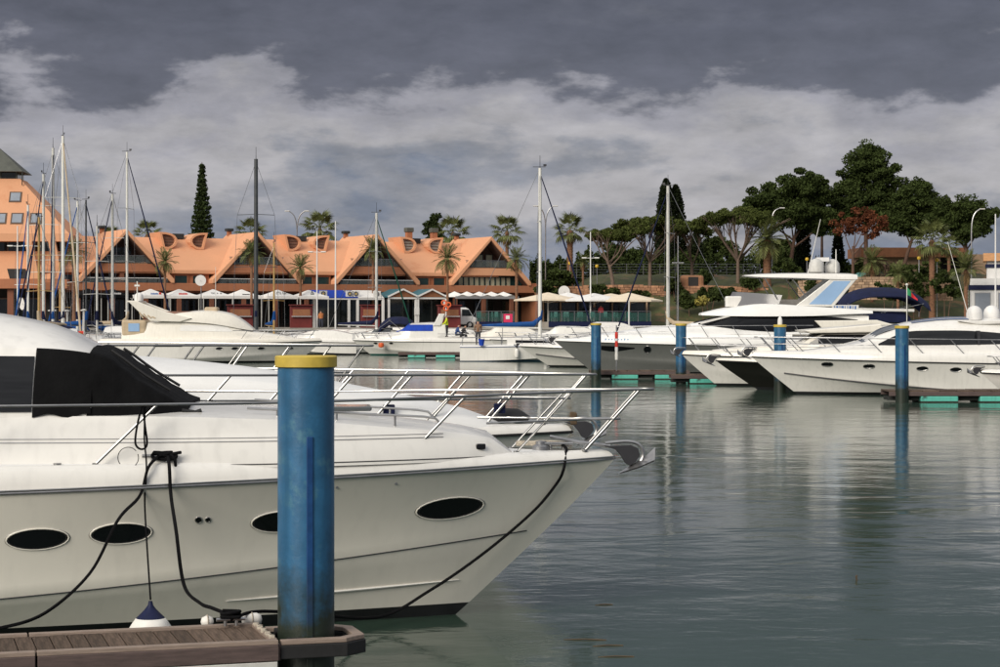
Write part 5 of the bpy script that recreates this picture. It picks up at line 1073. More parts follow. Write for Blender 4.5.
# ================================================================== ORANGE TOWER, LEFT
TT = thing('pyramid_tower', 'orange building with sloping roof windows under a dark pyramid cap', 'building', (-52.0, 206.0, QZ), R(4))
def tb(name, m, a, b, parent=None, bevel=0):
    mb = MB(); mb.box(((a[0] + b[0]) / 2, (a[1] + b[1]) / 2, (a[2] + b[2]) / 2 - QZ), tuple(abs(q - p) for p, q in zip(a, b))); return mb.build(name, m, parent or TT, bevel=bevel)
def frust(x0, y0, z0, x1, y1, z1, m, name):
    mb = MB(); mb.grid([[(-x0, -y0, z0 - QZ), (x0, -y0, z0 - QZ), (x0, y0, z0 - QZ), (-x0, y0, z0 - QZ)], [(-x1, -y1, z1 - QZ), (x1, -y1, z1 - QZ), (x1, y1, z1 - QZ), (-x1, y1, z1 - QZ)]], closed=True)
    mb.add([(-x1, -y1, z1 - QZ), (x1, -y1, z1 - QZ), (x1, y1, z1 - QZ), (-x1, y1, z1 - QZ)], [(0, 1, 2, 3)]); mb.add([(-x0, -y0, z0 - QZ), (x0, -y0, z0 - QZ), (x0, y0, z0 - QZ), (-x0, y0, z0 - QZ)], [(3, 2, 1, 0)]); return mb.build(name, m, TT)
HB, HT2, Z0t, Z1t = 8.4, 2.9, 11.45, 17.2
frust(HB, HB * .7, Z0t, HT2, 2.2, Z1t, 'orange_render', 'sloping_roof')
frust(HB, HB * .7, Z0t - .75, HB, HB * .7, Z0t - .005, 'orange_render', 'roof_edge')
tb('clerestory', 'pane_dark', (-2.6, -1.9, Z1t), (2.6, 1.9, Z1t + .7))
for x in (-2.5, -.9, .9, 2.5): tb('clerestory_post', 'roof_slate', (x - .08, -2.0, Z1t + .01), (x + .08, -1.85, Z1t + .69))
mb = MB(); z = Z1t + .7 - QZ; mb.add([(-3.3, -3.0, z), (3.3, -3.0, z), (3.3, 3.0, z), (-3.3, 3.0, z), (0, 0, z + 3.0)], [(0, 1, 4), (1, 2, 4), (2, 3, 4), (3, 0, 4), (3, 2, 1, 0)]); mb.build('cap_roof', 'roof_slate', TT)
mb = MB(); mb.cyl((3.25, -2.9, z), (3.2, -2.8, z - 1.4), .05); mb.build('downpipe', 'frame_dark', TT)
def slope_pt(px, f):    # point on the front slope; f = 0 bottom .. 1 top
    y = -lerp(HB * .7, 2.2, f); return Vector((px, y, lerp(Z0t, Z1t, f) - QZ))
for x, f, w, h_ in ((2.65, .66, .62, .095), (1.4, .27, .62, .10), (3.05, .27, .62, .10), (4.95, .27, .62, .10)):
    w_ = thing_part('roof_window', TT); a, b = slope_pt(x, f - h_), slope_pt(x, f + h_); nrm = Vector((0, -(Z1t - Z0t), (HB * .7 - 2.2))).normalized(); nrm = Vector((0, -abs(nrm.y), abs(nrm.z)))
    for nm, m, e, o_ in (('frame', 'frame_brown', 1.0, .05), ('pane', 'pane_sky', .76, .085)):
        q = [(a * (.5 + e / 2) + b * (.5 - e / 2)), (b * (.5 + e / 2) + a * (.5 - e / 2))]
        top = [Vector((q[0].x - w * e, q[0].y, q[0].z)), Vector((q[0].x + w * e, q[0].y, q[0].z)), Vector((q[1].x + w * e, q[1].y, q[1].z)), Vector((q[1].x - w * e, q[1].y, q[1].z))]
        mb = MB(); mb.add([p + nrm * o_ for p in top] + [p - nrm * .05 for p in top], [(0, 1, 2, 3), (0, 4, 5, 1), (1, 5, 6, 2), (2, 6, 7, 3), (3, 7, 4, 0)]); mb.build(nm, m, w_)
FY = -HB * .7
tb('dark_gallery', 'dark_int', (-9, FY + 2.2, 9.6), (7.6, 6, 10.7)); 
for x in (-5.2, -2.4, .4, 3.2, 6.0): w_ = thing_part('gallery_window', TT); tb('pane', 'pane_dark', (x - 1.2, FY + 2.1, 9.75), (x + 1.2, FY + 2.19, 10.65), w_); tb('frame', 'frame_brown', (x - 1.3, FY + 2.05, 9.6), (x - 1.2, FY + 2.2, 10.7), w_)
mb = MB(); mb.prism([(FY + .2, 6.9 - QZ), (FY + 1.7, 9.75 - QZ), (FY + 6, 9.75 - QZ), (FY + 6, 6.9 - QZ)], -9.5, 7.3, 'yz'); mb.build('sloping_wall', 'orange_render', TT, bevel=.05)
for x0, x1 in ((1.9, 4.5), (-2.6, 0.0), (-6.6, -4.0)):
    mb = MB(); q = lambda z: FY + .2 + (z - 6.9) * 1.5 / 2.85 - .03
    w_ = thing_part('balcony_opening', TT); mb.add([(x0 + .55, q(6.95), 6.95 - QZ), (x1 - .2, q(6.95), 6.95 - QZ), (x1 - .55, q(7.95), 7.95 - QZ), (x0 + .2, q(7.95), 7.95 - QZ)], [(0, 1, 2, 3)]); mb.build('pane', 'dark_int', w_)
    mb = MB(); mb.box(((x0 + x1) / 2 + .3, q(7.4) - .04, 7.35 - QZ), (.12, .08, .8)); mb.build('post', 'brown_wall', w_)
tb('band', 'orange_wall', (-9.6, FY - .2, 5.95), (8.2, FY + 4, 6.88), bevel=.04)
tb('ground_wall', 'dark_int', (-9.4, FY + 3, 2), (8.0, FY + 3.4, 5.94))
for x in (-8, -4.5, -1, 2.5, 5.6, 7.6): tb('column', 'brown_wall', (x - .3, FY + .3, 2), (x + .3, FY + .9, 5.94))
for x in (-6.2, -2.7, .8, 4.1): w_ = thing_part('shop_window', TT); tb('pane', 'pane_dark', (x - 1.2, FY + 2.85, 2.3), (x + 1.2, FY + 2.95, 4.9), w_); tb('frame', 'frame_brown', (x - 1.3, FY + 2.8, 4.9), (x + 1.3, FY + 2.97, 5.05), w_)
for sg, x in ((1, 6.9), (1, 4.6)):
    mb = MB(); mb.prism([(x, 6.9 - QZ), (x + .9, 6.9 - QZ), (x + .1, 10.7 - QZ), (x - .6, 10.7 - QZ)], FY - .1, FY + .5); mb.build('buttress', 'orange_render', TT, bevel=.04)

# ================================================================== PROMENADE: TENTS, RESTAURANT FRONTS, PARASOLS
def text_mesh(txt, size, name, m, parent, loc, rot=(R(90), 0, 0)):
    cu = bpy.data.curves.new(name, 'FONT'); cu.body = txt; cu.size = size; cu.align_x = 'CENTER'; cu.align_y = 'CENTER'; cu.extrude = .01; cu.resolution_u = 2
    o = bpy.data.objects.new('tmp', cu); COL.objects.link(o); dg = bpy.context.evaluated_depsgraph_get(); me = bpy.data.meshes.new_from_object(o.evaluated_get(dg)); bpy.data.objects.remove(o)
    me.materials.clear(); me.materials.append(MATS[m]); p = bpy.data.objects.new(name, me); COL.objects.link(p); p.parent = parent; p.location = loc; p.rotation_euler = rot; return p
def marks(parent, ws, h, m, x0, y, z, name='sign_marks'):
    mb = MB(); x = x0
    for w in ws: mb.box((x + w / 2, y, z), (w * .8, .02, h * (.8 if w < .12 else 1))); x += w
    return mb.build(name, m, parent)
def tent(px, label, v=-5.2, w=3.25, sign=None, ze=5.25, zp=5.95, m='canvas_white'):
    p = fac(fac_u(px, v), v, QZ); t = thing('pavilion_tent', label, 'tent', p, TH, 'white pavilion tents on the promenade'); h = w / 2
    mb = MB(); rows = []
    for k, f in enumerate((0, .25, .5, .75, .96)): r_ = h * (1 - f); z = ze + (zp - ze) * f ** 1.25 - QZ; rows.append([(-r_, -r_, z), (r_, -r_, z), (r_, r_, z), (-r_, r_, z)])
    mb.grid(rows, closed=True); mb.add(rows[-1], [(0, 1, 2, 3)]); mb.build('canopy', m, t)
    mb = MB(); z0 = ze - QZ
    mb.grid([[(-h, -h, z0 - .28), (h, -h, z0 - .28), (h, h, z0 - .28), (-h, h, z0 - .28)], [(-h, -h, z0), (h, -h, z0), (h, h, z0), (-h, h, z0)]], closed=True); mb.build('valance', m, t)
    for x in (-1, 1):
        for y in (-1,): mb = MB(); mb.box((x * (h - .06), y * (h - .06), (z0 - .28) / 2), (.07, .07, z0 - .28)); mb.build('post', 'alu', t)
    if sign: sign(t, -h, z0)
    return t
def sgn_text(txt, s, m, dz=.18): return lambda t, y, z: text_mesh(txt, s, 'sign_lettering', m, t, (0, y * .66, z + dz), (R(90 - 22), 0, 0))
def sgn_marks(ws, m, h=.22, extra=None):
    def f(t, y, z):
        marks(t, ws, h, m, -sum(ws) / 2, y * .80, z + .16)
        if extra: marks(t, [.32], .30, extra, sum(ws) / 2 + .03, y * .80, z + .17)
    return f
tent(150.5, 'white pavilion tent with small blue lettering and a red badge', sign=sgn_marks([.12, .1, .14, .1, .1, .12, .1], 'sign_blue', .2, 'sign_red'))
tent(179, 'white pavilion tent with red script lettering', sign=sgn_marks([.2, .13, .1, .14, .12, .14, .1], 'sign_red', .22))
tent(213, 'white pavilion tent with widely spaced grey capitals', sign=sgn_text('TE A R', .42, 'sign_black'))
tent(241.6, 'white pavilion tent with a thin row of small black letters', sign=sgn_marks([.08, .1, .08, .1, .08, .1, .08, .1, .08], 'sign_black', .12))
tent(277.5, 'white pavilion tent with large dark letters before the glass shop front', sign=sgn_text('CUP', .62, 'sign_black', .22))
tent(308.5, 'white pavilion tent with a big black triangular letter', sign=sgn_text('A', .85, 'sign_black', .24))
tent(112, 'dark restaurant awning with white lettering beside the first white tent', m='canvas_black', sign=sgn_marks([.3, .12, .14, .1, .1, .14, .1, .1], 'white_paint', .2))
tent(88, 'dark restaurant awning behind the sailboat masts', m='canvas_black')
for px, w, lab in ((336, 5.2, 'white framed shop front with round badges and blue awning'), (366, 4.2, 'white framed shop front beside the teal roofed restaurant')):
    v = -4.6; t = thing('shop_front', lab, 'shop front', fac(fac_u(px, v), v, QZ), TH, 'white shop fronts on the promenade')
    mb = MB(); mb.box((0, 0, 3.05), (w, .12, .26)); mb.build('beam', 'white_paint', t, bevel=.02)
    for x in (-w / 2 + .12, w / 2 - .12): mb = MB(); mb.box((x, 0, 1.46), (.24, .2, 2.92)); mb.build('post', 'white_paint', t)
    mb = MB(); mb.prism([(-.1, 3.2), (1.6, 3.95), (1.6, 3.85), (-.1, 3.1)], -w / 2 + .1, w / 2 - .1, 'yz'); mb.build('awning', 'canvas_bright' if px < 350 else 'canvas_white', t)
    for x in (-w * .28, w * .3):
        b = thing_part('badge', t, (x, -.05, 3.55)); mb = MB(); mb.box((0, .05, 0), (.9, .08, .62)); mb.build('board', 'canvas_white', b, bevel=.02)
        mb = MB(); mb.tube([(.2 * math.cos(a), -.01, .2 * math.sin(a)) for a in [k * math.pi / 8 for k in range(16)]], .05, 5, closed=True); mb.build('ring', 'sign_black', b); mb = MB(); mb.box((0, -.01, 0), (.16, .03, .16)); mb.build('dot', 'yellow', b)
    mb = MB(); mb.box((0, 1.2, 1.5), (w - .3, .05, 2.9)); mb.build('glass', 'pane_dark', t)
for px, lab in ((402.5, 'teal roofed restaurant front with brown wooden gable, left one'), (431.5, 'teal roofed restaurant front with brown wooden gable next to the long white awning')):
    v = -4.4; t = thing('restaurant_front', lab, 'restaurant front', fac(fac_u(px, v), v, QZ), TH, 'teal roofed restaurant fronts'); h = 1.7
    mb = MB(); mb.prism([(-h, 3.25), (h, 3.25), (0, 4.0)], 0, .1); mb.build('gable', 'wood_gable', t)
    for sg in (1, -1):
        mb = MB(); mb.prism([(0, 4.12), (0, 3.98), (h * 1.06 * sg, 3.18), (h * 1.06 * sg, 3.32)], -.2, 3.5); mb.build('roof_slope', 'teal_roof', t)
        mb = MB(); mb.beam((0, -.22, 4.07), (h * 1.07 * sg, -.22, 3.26), .08, .16); mb.build('barge_board', 'white_paint', t)
        mb = MB(); mb.box(((h - .1) * sg, .05, 1.5), (.2, .2, 3.0)); mb.build('post', 'white_paint', t)
    mb = MB(); mb.box((0, .0, 3.12), (2 * h, .14, .18)); mb.build('beam', 'white_paint', t)
    mb = MB(); mb.box((0, 1.6, 1.55), (2 * h - .3, .05, 3.0)); mb.build('glass', 'pane_dark', t)
    if px > 420: mb = MB(); mb.box((-h - .1, -.1, 1.7), (.55, .1, .75)); mb.build('notice_board', 'white_paint', t)
v = -5; t = thing('long_awning', 'long white scalloped awning over a dark terrace below the last gable', 'awning', fac(fac_u(479, v), v, QZ), TH)
for k in range(5):
    x = -3.0 + k * 1.5; mb = MB(); rows = [[(x + .8 * a, b * 2.0, 3.25 + .62 * (1 - abs(a) ** 1.3) * (1 - .6 * abs(b))) for a in (-1, -.6, -.25, 0, .25, .6, 1)] for b in (-1, -.5, 0, .5, 1)]; mb.grid(rows); mb.build('scallop', 'canvas_white', t)
mb = MB(); mb.box((0, -2.0, 3.2), (7.7, .06, .28)); mb.build('fascia', 'grey_paint', t)
for x in (-3.8, 0, 3.8): mb = MB(); mb.box((x, -1.9, 1.53), (.1, .1, 3.06)); mb.build('post', 'frame_dark', t)
def parasol(px, d, w, ze, zp, label, m='canvas_cream', square=True):
    t = thing('parasol', label, 'parasol', (X_(px, d), d, QZ), R(14), 'parasols on the terrace'); h = w / 2; n = 8
    mb = MB(); rows = []
    for f in (0, .3, .6, .97):
        r_ = h * (1 - f) * 1.15; rows.append([(r_ * math.cos(2 * math.pi * (k + .5) / n), r_ * math.sin(2 * math.pi * (k + .5) / n), ze - QZ + (zp - ze) * f ** 1.12) for k in range(n)])
    mb.grid(rows, closed=True); low = [(x, y, z - .16) for x, y, z in rows[0]]; mb.grid([low, rows[0]], closed=True); mb.add(rows[-1], [tuple(range(n))]); mb.build('canopy', m, t)
    mb = MB(); mb.cyl((0, 0, 0), (0, 0, zp - QZ - .03), .06, n=8); mb.build('pole', 'mast_white', t)
    mb = MB(); mb.box((0, 0, .06), (.9, .9, .12)); mb.build('base', 'concrete', t, bevel=.02)
    for k in range(4):
        a = math.pi * (k + .25) / 2; mb = MB(); mb.cyl((0, 0, ze - QZ - .35), (h * .8 * math.cos(a), h * .8 * math.sin(a), ze - QZ + .05), .02, n=4); mb.build('rib', 'mast_white', t)
parasol(548, 206, 6.2, 4.9, 5.65, 'cream parasol beside the last gable'); parasol(568, 210, 5.0, 5.0, 5.7, 'white parasol in front of the satellite dish', 'canvas_white')
parasol(594, 205, 6.4, 4.85, 5.55, 'pale parasol behind the white lamp post', 'canvas_white'); parasol(629, 204, 6.0, 4.8, 5.6, 'cream parasol at the right end of the terrace'); parasol(611, 212, 5.0, 5.1, 5.6, 'cream parasol standing behind the pale one')
# raised terraces with glass rail and teal chairs
def chair(x, y, z, rz, lab, proto=[None]):
    if proto[0] is None:
        t = thing('terrace_chair', 'teal terrace chair behind the glass rail', 'chair', (0, 0, 0), 0, 'teal chairs on the terraces')
        mb = MB(); mb.box((0, 0, .45), (.45, .45, .05)); mb.build('seat', 'teal_chair', t); mb = MB(); mb.box((0, .22, .75), (.45, .05, .5)); mb.build('backrest', 'teal_chair', t)
        for a in (-.2, .2):
            for b in (-.2, .2): mb = MB(); mb.box((a, b, .215), (.04, .04, .43)); mb.build('leg', 'steel_dull', t)
        proto[0] = t; o = t
    else: o = copy_tree(proto[0])
    o.location = (x, y, z); o.rotation_euler = (0, 0, rz); o['label'] = lab
def terrace(px0, px1, d, label):
    x0, x1 = X_(px0, d), X_(px1, d); L = x1 - x0; t = thing('terrace', label, 'terrace', (x0, d, QZ), R(6), 'raised restaurant terraces')
    mb = MB(); mb.box((L / 2, 3, .3), (L, 6, .6)); mb.build('platform', 'paving', t); mb = MB(); mb.box((L / 2, -.06, .36), (L + .1, .10, .56)); mb.build('fascia', 'navy_paint', t)
    n = max(3, int(L / 1.15))
    for k in range(n + 1): mb = MB(); mb.box((L * k / n, .06, 1.12), (.06, .06, 1.04)); mb.build('rail_post', 'steel_dull', t)
    for k in range(n): mb = MB(); mb.box((L * (k + .5) / n, .06, 1.10), (L / n - .1, .02, .86)); mb.build('rail_pane', 'rail_glass_green', t)
    mb = MB(); mb.box((L / 2, .06, 1.67), (L, .07, .05)); mb.build('handrail', 'steel', t)
    for k in range(int(L / 1.3)):
        for row in (1.0, 2.6):
            p = Matrix.Rotation(R(6), 4, 'Z') @ Vector((.7 + k * 1.3 + random.uniform(-.15, .15), row + random.uniform(-.2, .2), 0)); chair(x0 + p.x, d + p.y, QZ + .6, random.uniform(0, 6.28), 'teal chair on the terrace below the ' + ('long white awning' if px0 < 500 else 'cream parasols'))
terrace(476, 514, 197.3, 'glass railed terrace with navy edge below the long white awning'); terrace(549, 652, 200.2, 'long glass railed terrace with navy edge below the cream parasols')
# kiosks, van, notice, dishes
def kiosk(px, d, w, label):
    t = thing('kiosk', label, 'kiosk', (X_(px, d), d, QZ), R(10), 'red kiosks on the quay')
    mb = MB(); mb.box((0, 0, 1.1), (w, 1.0, 2.2)); mb.build('body', 'red_paint', t, bevel=.03); mb = MB(); mb.box((0, -.1, 2.26), (w + .2, 1.3, .1)); mb.build('roof', 'red_paint', t)
    mb = MB(); mb.box((0, -.52, 1.55), (w * .8, .04, .6)); mb.build('hatch', 'wood_gable', t); mb = MB(); mb.box((0, -.65, 1.16), (w * .9, .3, .05)); mb.build('counter', 'white_paint', t)
kiosk(240, 190.5, 2.4, 'red kiosk beside the dark grey mast'); kiosk(301, 193, 2.1, 'red kiosk below the tent with the triangular letter'); kiosk(370, 195, 1.8, 'red kiosk behind the tan mast'); kiosk(449, 198.5, 2.2, 'red kiosk beside the white van')
def van(px, d):
    t = thing('delivery_van', 'white delivery van parked on the quay beside the red kiosk', 'van', (X_(px, d), d, QZ), R(8))
    mb = MB(); mb.prism([(-1.9, .35), (1.9, .35), (1.95, .95), (1.55, 1.15), (1.1, 1.9), (.8, 2.05), (-1.75, 2.05), (-1.9, 1.9)], -.85, .85); mb.build('body', 'white_paint', t, bevel=.08)
    mb = MB(); mb.prism([(1.45, 1.2), (1.08, 1.85), (.4, 1.85), (.4, 1.2)], -.865, .865); mb.build('side_window', 'pane_dark', t)
    for x in (-1.25, 1.2):
        for y in (-.8, .8): w_ = thing_part('wheel', t, (x, y, .33)); mb = MB(); mb.cyl((0, -.1, 0), (0, .1, 0), .33, n=16); mb.build('tyre', 'rubber', w_); mb = MB(); mb.cyl((0, -.115, 0), (0, .115, 0), .18, n=12); mb.build('rim', 'alu', w_)
    for y in (-.6, .6): mb = MB(); mb.box((1.93, y, .8), (.06, .3, .16)); mb.build('headlight', 'pane_sky', t)
van(457, 201)
def dish(px, py, d, r_, label, ground=QZ, sx=1):
    z = Z_(py, d); t = thing('satellite_dish', label, 'dish', (X_(px, d), d, ground), 0, 'white satellite dishes')
    mb = MB(); mb.lathe([(0, 0), (r_ * .5, .03 * r_ * 4), (r_ * .85, .09 * r_ * 4), (r_, .13 * r_ * 4)], 20); o = mb.build('reflector', 'white_paint', t, smooth=60); o.location = (0, 0, z - ground); o.rotation_euler = (R(100), 0, 0 if sx == 1 else R(-20)); o.scale = (sx, 1, 1)
    mb = MB(); mb.cyl((0, .12, 0), (0, .12, z - ground), .05); mb.build('mast', 'steel_dull', t); mb = MB(); mb.cyl((0, 0, z - ground), (0, -r_ * .9, z - ground - .1), .02, n=5); mb.build('feed_arm', 'steel_dull', t)
dish(201, 280, 199, .55, 'round white satellite dish in front of the green shutters'); dish(564, 291, 214, .62, 'round white satellite dish behind the parasols'); dish(23.5, 303, 190, .62, 'narrow white satellite dish before the orange tower', sx=.5)
def lamp(px, d, ytop, yarm, label, ground=QZ, aw=.75, m='white_paint'):
    t = thing('lamp_post', label, 'lamp post', (X_(px, d), d, ground), 0, 'lamp posts'); zt = Z_(ytop, d) - ground
    mb = MB(); mb.cyl((0, 0, 0), (0, 0, zt), .085, .05, n=8); mb.build('pole', m, t, smooth=50)
    if yarm:
        za = Z_(yarm, d) - ground; mb = MB(); mb.beam((-aw, 0, za), (aw, 0, za), .05, .05); mb.build('arm', m, t)
        for sg in (1, -1): h_ = thing_part('lamp_head', t, (aw * sg * .85, 0, za)); mb = MB(); mb.box((0, 0, .02), (.5, .3, .10)); mb.build('housing', m, h_, bevel=.03); mb = MB(); mb.box((0, 0, -.045), (.4, .22, .03)); mb.build('lens', 'pane_curtain', h_)
    return t
lamp(17.5, 178, 226, 246, 'white double armed lamp post before the orange tower'); lamp(317, 196, 231, 252, 'white double armed lamp post before the tent with the triangular letter'); lamp(335.5, 188, 221, None, 'plain white flagpole right of the double armed lamp post'); lamp(590.5, 203, 232, 258, 'white double armed lamp post among the parasols')
lamp(995.5, 152, 214, None, 'tall white flagpole in front of the harbour office', 0); lamp(678, 185, 236, 263, 'thin grey lamp post right of the cream mast', m='steel_dull', aw=.35); lamp(629, 196, 300, None, 'short white pole at the terrace end')
def street_lamp(px, d, ytop, ground, label, two=False, side=1):
    t = thing('street_lamp', label, 'street lamp', (X_(px, d), d, ground), 0, 'tall street lamps'); zt = Z_(ytop, d) - ground
    for sg in ((1, -1) if two else (side,)):
        mb = MB(); mb.tube(spl([(0, 0, 0), (0, 0, zt * .6), (.03 * sg, 0, zt * .86), (.35 * sg, 0, zt * .96), (.95 * sg, 0, zt)], 5), .07, 6); mb.build('pole', 'steel_dull', t, smooth=50); mb = MB(); mb.box((1.15 * sg, 0, zt), (.6, .28, .12)); mb.build('lamp_head', 'alu', t, bevel=.04)
street_lamp(297, 236, 211, QZ, 'twin armed street lamp rising behind the gabled roof', True); street_lamp(545.5, 232, 206, QZ, 'twin armed street lamp behind the white sailboat mast', True)
street_lamp(971.5, 215, 209, QZ, 'curved street lamp beside the harbour office'); street_lamp(772, 228, 208, 7.5, 'curved street lamp between the umbrella pine and the dark pines')
for i, (px, py, d) in enumerate(((897, 283, 0), (919, 260, 215), (937, 262, 214), (570, 265, 231), (597, 268, 228), (807, 261, 226))):
    if not d: continue
    g = QZ if px > 900 else bank(X_(px, d), d); t = thing('globe_lamp', ['', 'slim pole with pale globe left of the big palm', 'slim pole right of the big palm', 'low globe lamp on the bank below the tall palm', 'low globe lamp on the grass bank', 'low globe lamp beyond the yacht hardtop'][i], 'lamp', (X_(px, d), d, g), 0, 'garden lamps'); z = Z_(py, d) - g
    mb = MB(); mb.cyl((0, 0, 0), (0, 0, z), .05, n=6); mb.build('pole', 'steel_dull', t); mb = MB(); mb.lathe([(0, 0), (.16, .05), (.22, .2), (.16, .36), (0, .4)], 12, (0, 0, z)); mb.build('globe', 'yellow', t, smooth=50)

# ================================================================== HOUSE ON THE BANK, HARBOUR OFFICE
d = 252; HT = thing('tan_house', 'low tan house with flat brown roof behind the pines', 'house', (X_(912, d), d, 7.6), R(2))
def hb_(name, m, x0, x1, y0, y1, z0, z1, parent=None): mb = MB(); mb.box(((x0 + x1) / 2, (y0 + y1) / 2, (z0 + z1) / 2), (x1 - x0, y1 - y0, z1 - z0)); return mb.build(name, m, parent or HT)
hb_('wall', 'house_tan', -6.2, 3.0, 0, 7, -1.5, 3.0); hb_('roof', 'wood_gable', -6.6, 6.9, -.7, 7.5, 3.005, 4.2); hb_('porch_wall', 'dark_int', 3.0, 6.3, 1.5, 7, -1.5, 3.0); hb_('wing', 'stone_tan', 6.9, 12, .5, 8, -1.5, 3.4)
for x in (3.1, 6.2): hb_('porch_post', 'house_tan', x, x + .4, -.4, 0, -1.5, 3.0)
for x in (-4.5, -1.2): w_ = thing_part('window', HT); hb_('pane', 'pane_dark', x - .9, x + .9, -.03, .02, .2, 1.9, w_); hb_('sill', 'stone_tan', x - 1.0, x + 1.0, -.12, .0, .05, .19, w_)
t = thing('dome_awning', 'faded teal domed awning below the tan house', 'awning', (X_(861, 232), 232, 6.6)); mb = MB(); mb.grid([[(1.3 * math.cos(a) * c, -.9 * math.sin(b), .2 + 1.5 * math.sin(a) * c) for a in [k * math.pi / 10 for k in range(11)]] for b, c in ((0, 1), (.5, .95), (1.0, .75), (1.4, .4), (1.57, .05))]); mb.build('canopy', 'teal_chair', t, smooth=50)
for x in (-1.25, 1.25): mb = MB(); mb.box((x, 0, .1), (.08, .08, 1.6)); mb.build('post', 'frame_dark', t)
d = 193; OT = thing('harbour_office', 'white harbour office with blue bands and tiled roof edge', 'building', (X_(970, 205), 205, QZ), R(-13)); OT.scale = (.9, .9, .9)
def ob(name, m, x0, x1, y0, y1, z0, z1, parent=None): mb = MB(); mb.box(((x0 + x1) / 2, (y0 + y1) / 2, (z0 + z1) / 2), (x1 - x0, y1 - y0, z1 - z0)); return mb.build(name, m, parent or OT)
ob('lower_wall', 'white_paint', 0, 9, 0, 7, 0, 5.6); ob('blue_band', 'navy_paint', -.15, 9.1, -.15, 7.1, 4.3, 4.85); ob('upper_wall', 'white_paint', 1.9, 9, .8, 7, 5.62, 7.6); ob('upper_band', 'navy_paint', 1.75, 9.1, .65, 7.1, 6.85, 7.25)
mb = MB(); mb.prism([(.2, 7.6), (3.9, 8.6), (7.6, 7.6)], 1.5, 9.4, 'yz'); mb.build('roof', 'roof_tile', OT)
for x in (.6, 3.2, 5.8): w_ = thing_part('window', OT); ob('pane', 'pane_sky', x, x + 1.6, -.04, .02, 1.2, 3.9, w_); ob('frame', 'grey_paint', x - .1, x + 1.7, -.02, .04, 1.1, 4.0, w_)
ob('column', 'white_paint', -.5, -.2, -.6, -.3, 0, 4.28)

t = thing('terrace_pavilion', 'low dark restaurant pavilion with pale posts behind the cream parasols', 'pavilion', (X_(540, 208), 208, QZ), R(3)); L = 11.5
mb = MB(); mb.box((L / 2, 1.2, 1.5), (L, 2.0, 3.0)); mb.build('wall', 'dark_int', t); mb = MB(); mb.box((L / 2, .9, 3.08), (L + .6, 3.4, .16)); mb.build('roof', 'house_tan', t)
for k in range(7): mb = MB(); mb.box((.3 + k * 1.8, -.5, 1.5), (.14, .14, 3.0)); mb.build('post', 'stone_tan', t)
for k in range(6): w_ = thing_part('window', t); mb = MB(); mb.box((1.2 + k * 1.8, .17, 1.5), (1.4, .04, 2.2)); mb.build('pane', 'pane_dark', w_); mb = MB(); mb.box((1.2 + k * 1.8, .15, 2.66), (1.5, .08, .1)); mb.build('frame', 'house_tan', w_)

# ================================================================== PLANTS
rng = np.random.default_rng(11)
def leaf_cloud(P, size, flat=.0, aspect=1.6):
    n = len(P); a = rng.normal(size=(n, 3)); a[:, 2] *= (1 - flat); a /= np.linalg.norm(a, axis=1)[:, None]
    b = rng.normal(size=(n, 3)); b -= a * (a * b).sum(1)[:, None]; b /= np.linalg.norm(b, axis=1)[:, None]
    s = size * rng.uniform(.55, 1.25, (n, 1)); u, v = a * s * aspect / 2, b * s / 2
    V = np.stack([P - u, P + v * .9, P + u, P - v * .9], 1).reshape(-1, 3); Fc = np.arange(4 * n).reshape(-1, 4); return V, Fc
def clumps(blobs, nclump, nleaf, cs, shell=.55):
    """leaf positions: clump centres spread through the outer part of each ellipsoid blob, leaves round each centre"""
    out = []; vol = np.array([b[3] * b[4] * b[5] for b in blobs]) ** .67; vol = vol / vol.sum()
    for b, w in zip(blobs, vol):
        k = max(3, int(nclump * w)); dirs = rng.normal(size=(k, 3)); dirs /= np.linalg.norm(dirs, axis=1)[:, None]
        r = rng.uniform(shell, 1.03, (k, 1)); c = np.array(b[:3]) + dirs * r * np.array(b[3:6])
        for q in c:
            m = int(nleaf * rng.uniform(.5, 1.5)); e = rng.normal(size=(m, 3)); e /= np.linalg.norm(e, axis=1)[:, None]; out.append(q + e * rng.uniform(.15, 1, (m, 1)) ** .5 * cs * 1.55 * np.array([1, 1, .66]) * rng.uniform(.6, 1.25))
    return np.concatenate(out)
def limb(mb, pts, r0, r1, n=6):
    p = spl(pts, 4); mb.tube(p, [lerp(r0, r1, i / (len(p) - 1)) for i in range(len(p))], n)
def tree(label, px, d, zb, ztop_trunk, blobs, leafm, nclump=60, nleaf=90, cs=.5, size=.32, trunkm='trunk_pine', r0=.28, limbs=None, group=None, name='pine_tree', cat='tree', shell=.5, lean=0):
    """blobs relative to the trunk base: (x, y, z, rx, ry, rz)"""
    t = thing(name, label, cat, (X_(px, d), d, zb), 0, group)
    mb = MB(); top = Vector((lean, 0, ztop_trunk)); limb(mb, [(0, 0, -.3), (lean * .25, .05, ztop_trunk * .45), top], r0, r0 * .55, 8)
    for e in (limbs or [(b[0], b[1], b[2]) for b in blobs]):
        e = Vector(e); s0 = top * random.uniform(.72, .98); limb(mb, [s0, s0.lerp(e, .5) + Vector((0, 0, -.1 * (e - s0).length * .5)), e], r0 * .42, r0 * .10, 5)
    mb.build('trunk', trunkm, t, smooth=60)
    V, Fc = leaf_cloud(clumps(blobs, nclump, nleaf, cs, shell), size); raw('crown', V, Fc, MATS[leafm], t); return t
def px_blob(px0, d0, zb, items, depth=.8):
    out = []
    for x, y, rx, ry in items: k = d0 / F; out.append(((x - px0) * k, random.uniform(-.6, .6), Z_(y, d0) - zb, rx * k, rx * k * depth, ry * k))
    return out
def tpx(label, px, d, ybase, ytrunk, items, leafm, **kw):
    zb = kw.pop('zb', None); zb = Z_(ybase, d) if zb is None else zb
    return tree(label, px, d, zb, Z_(ytrunk, d) - zb, px_blob(px, d, zb, items), leafm, **kw)
G1 = 'dark pines on the bank'
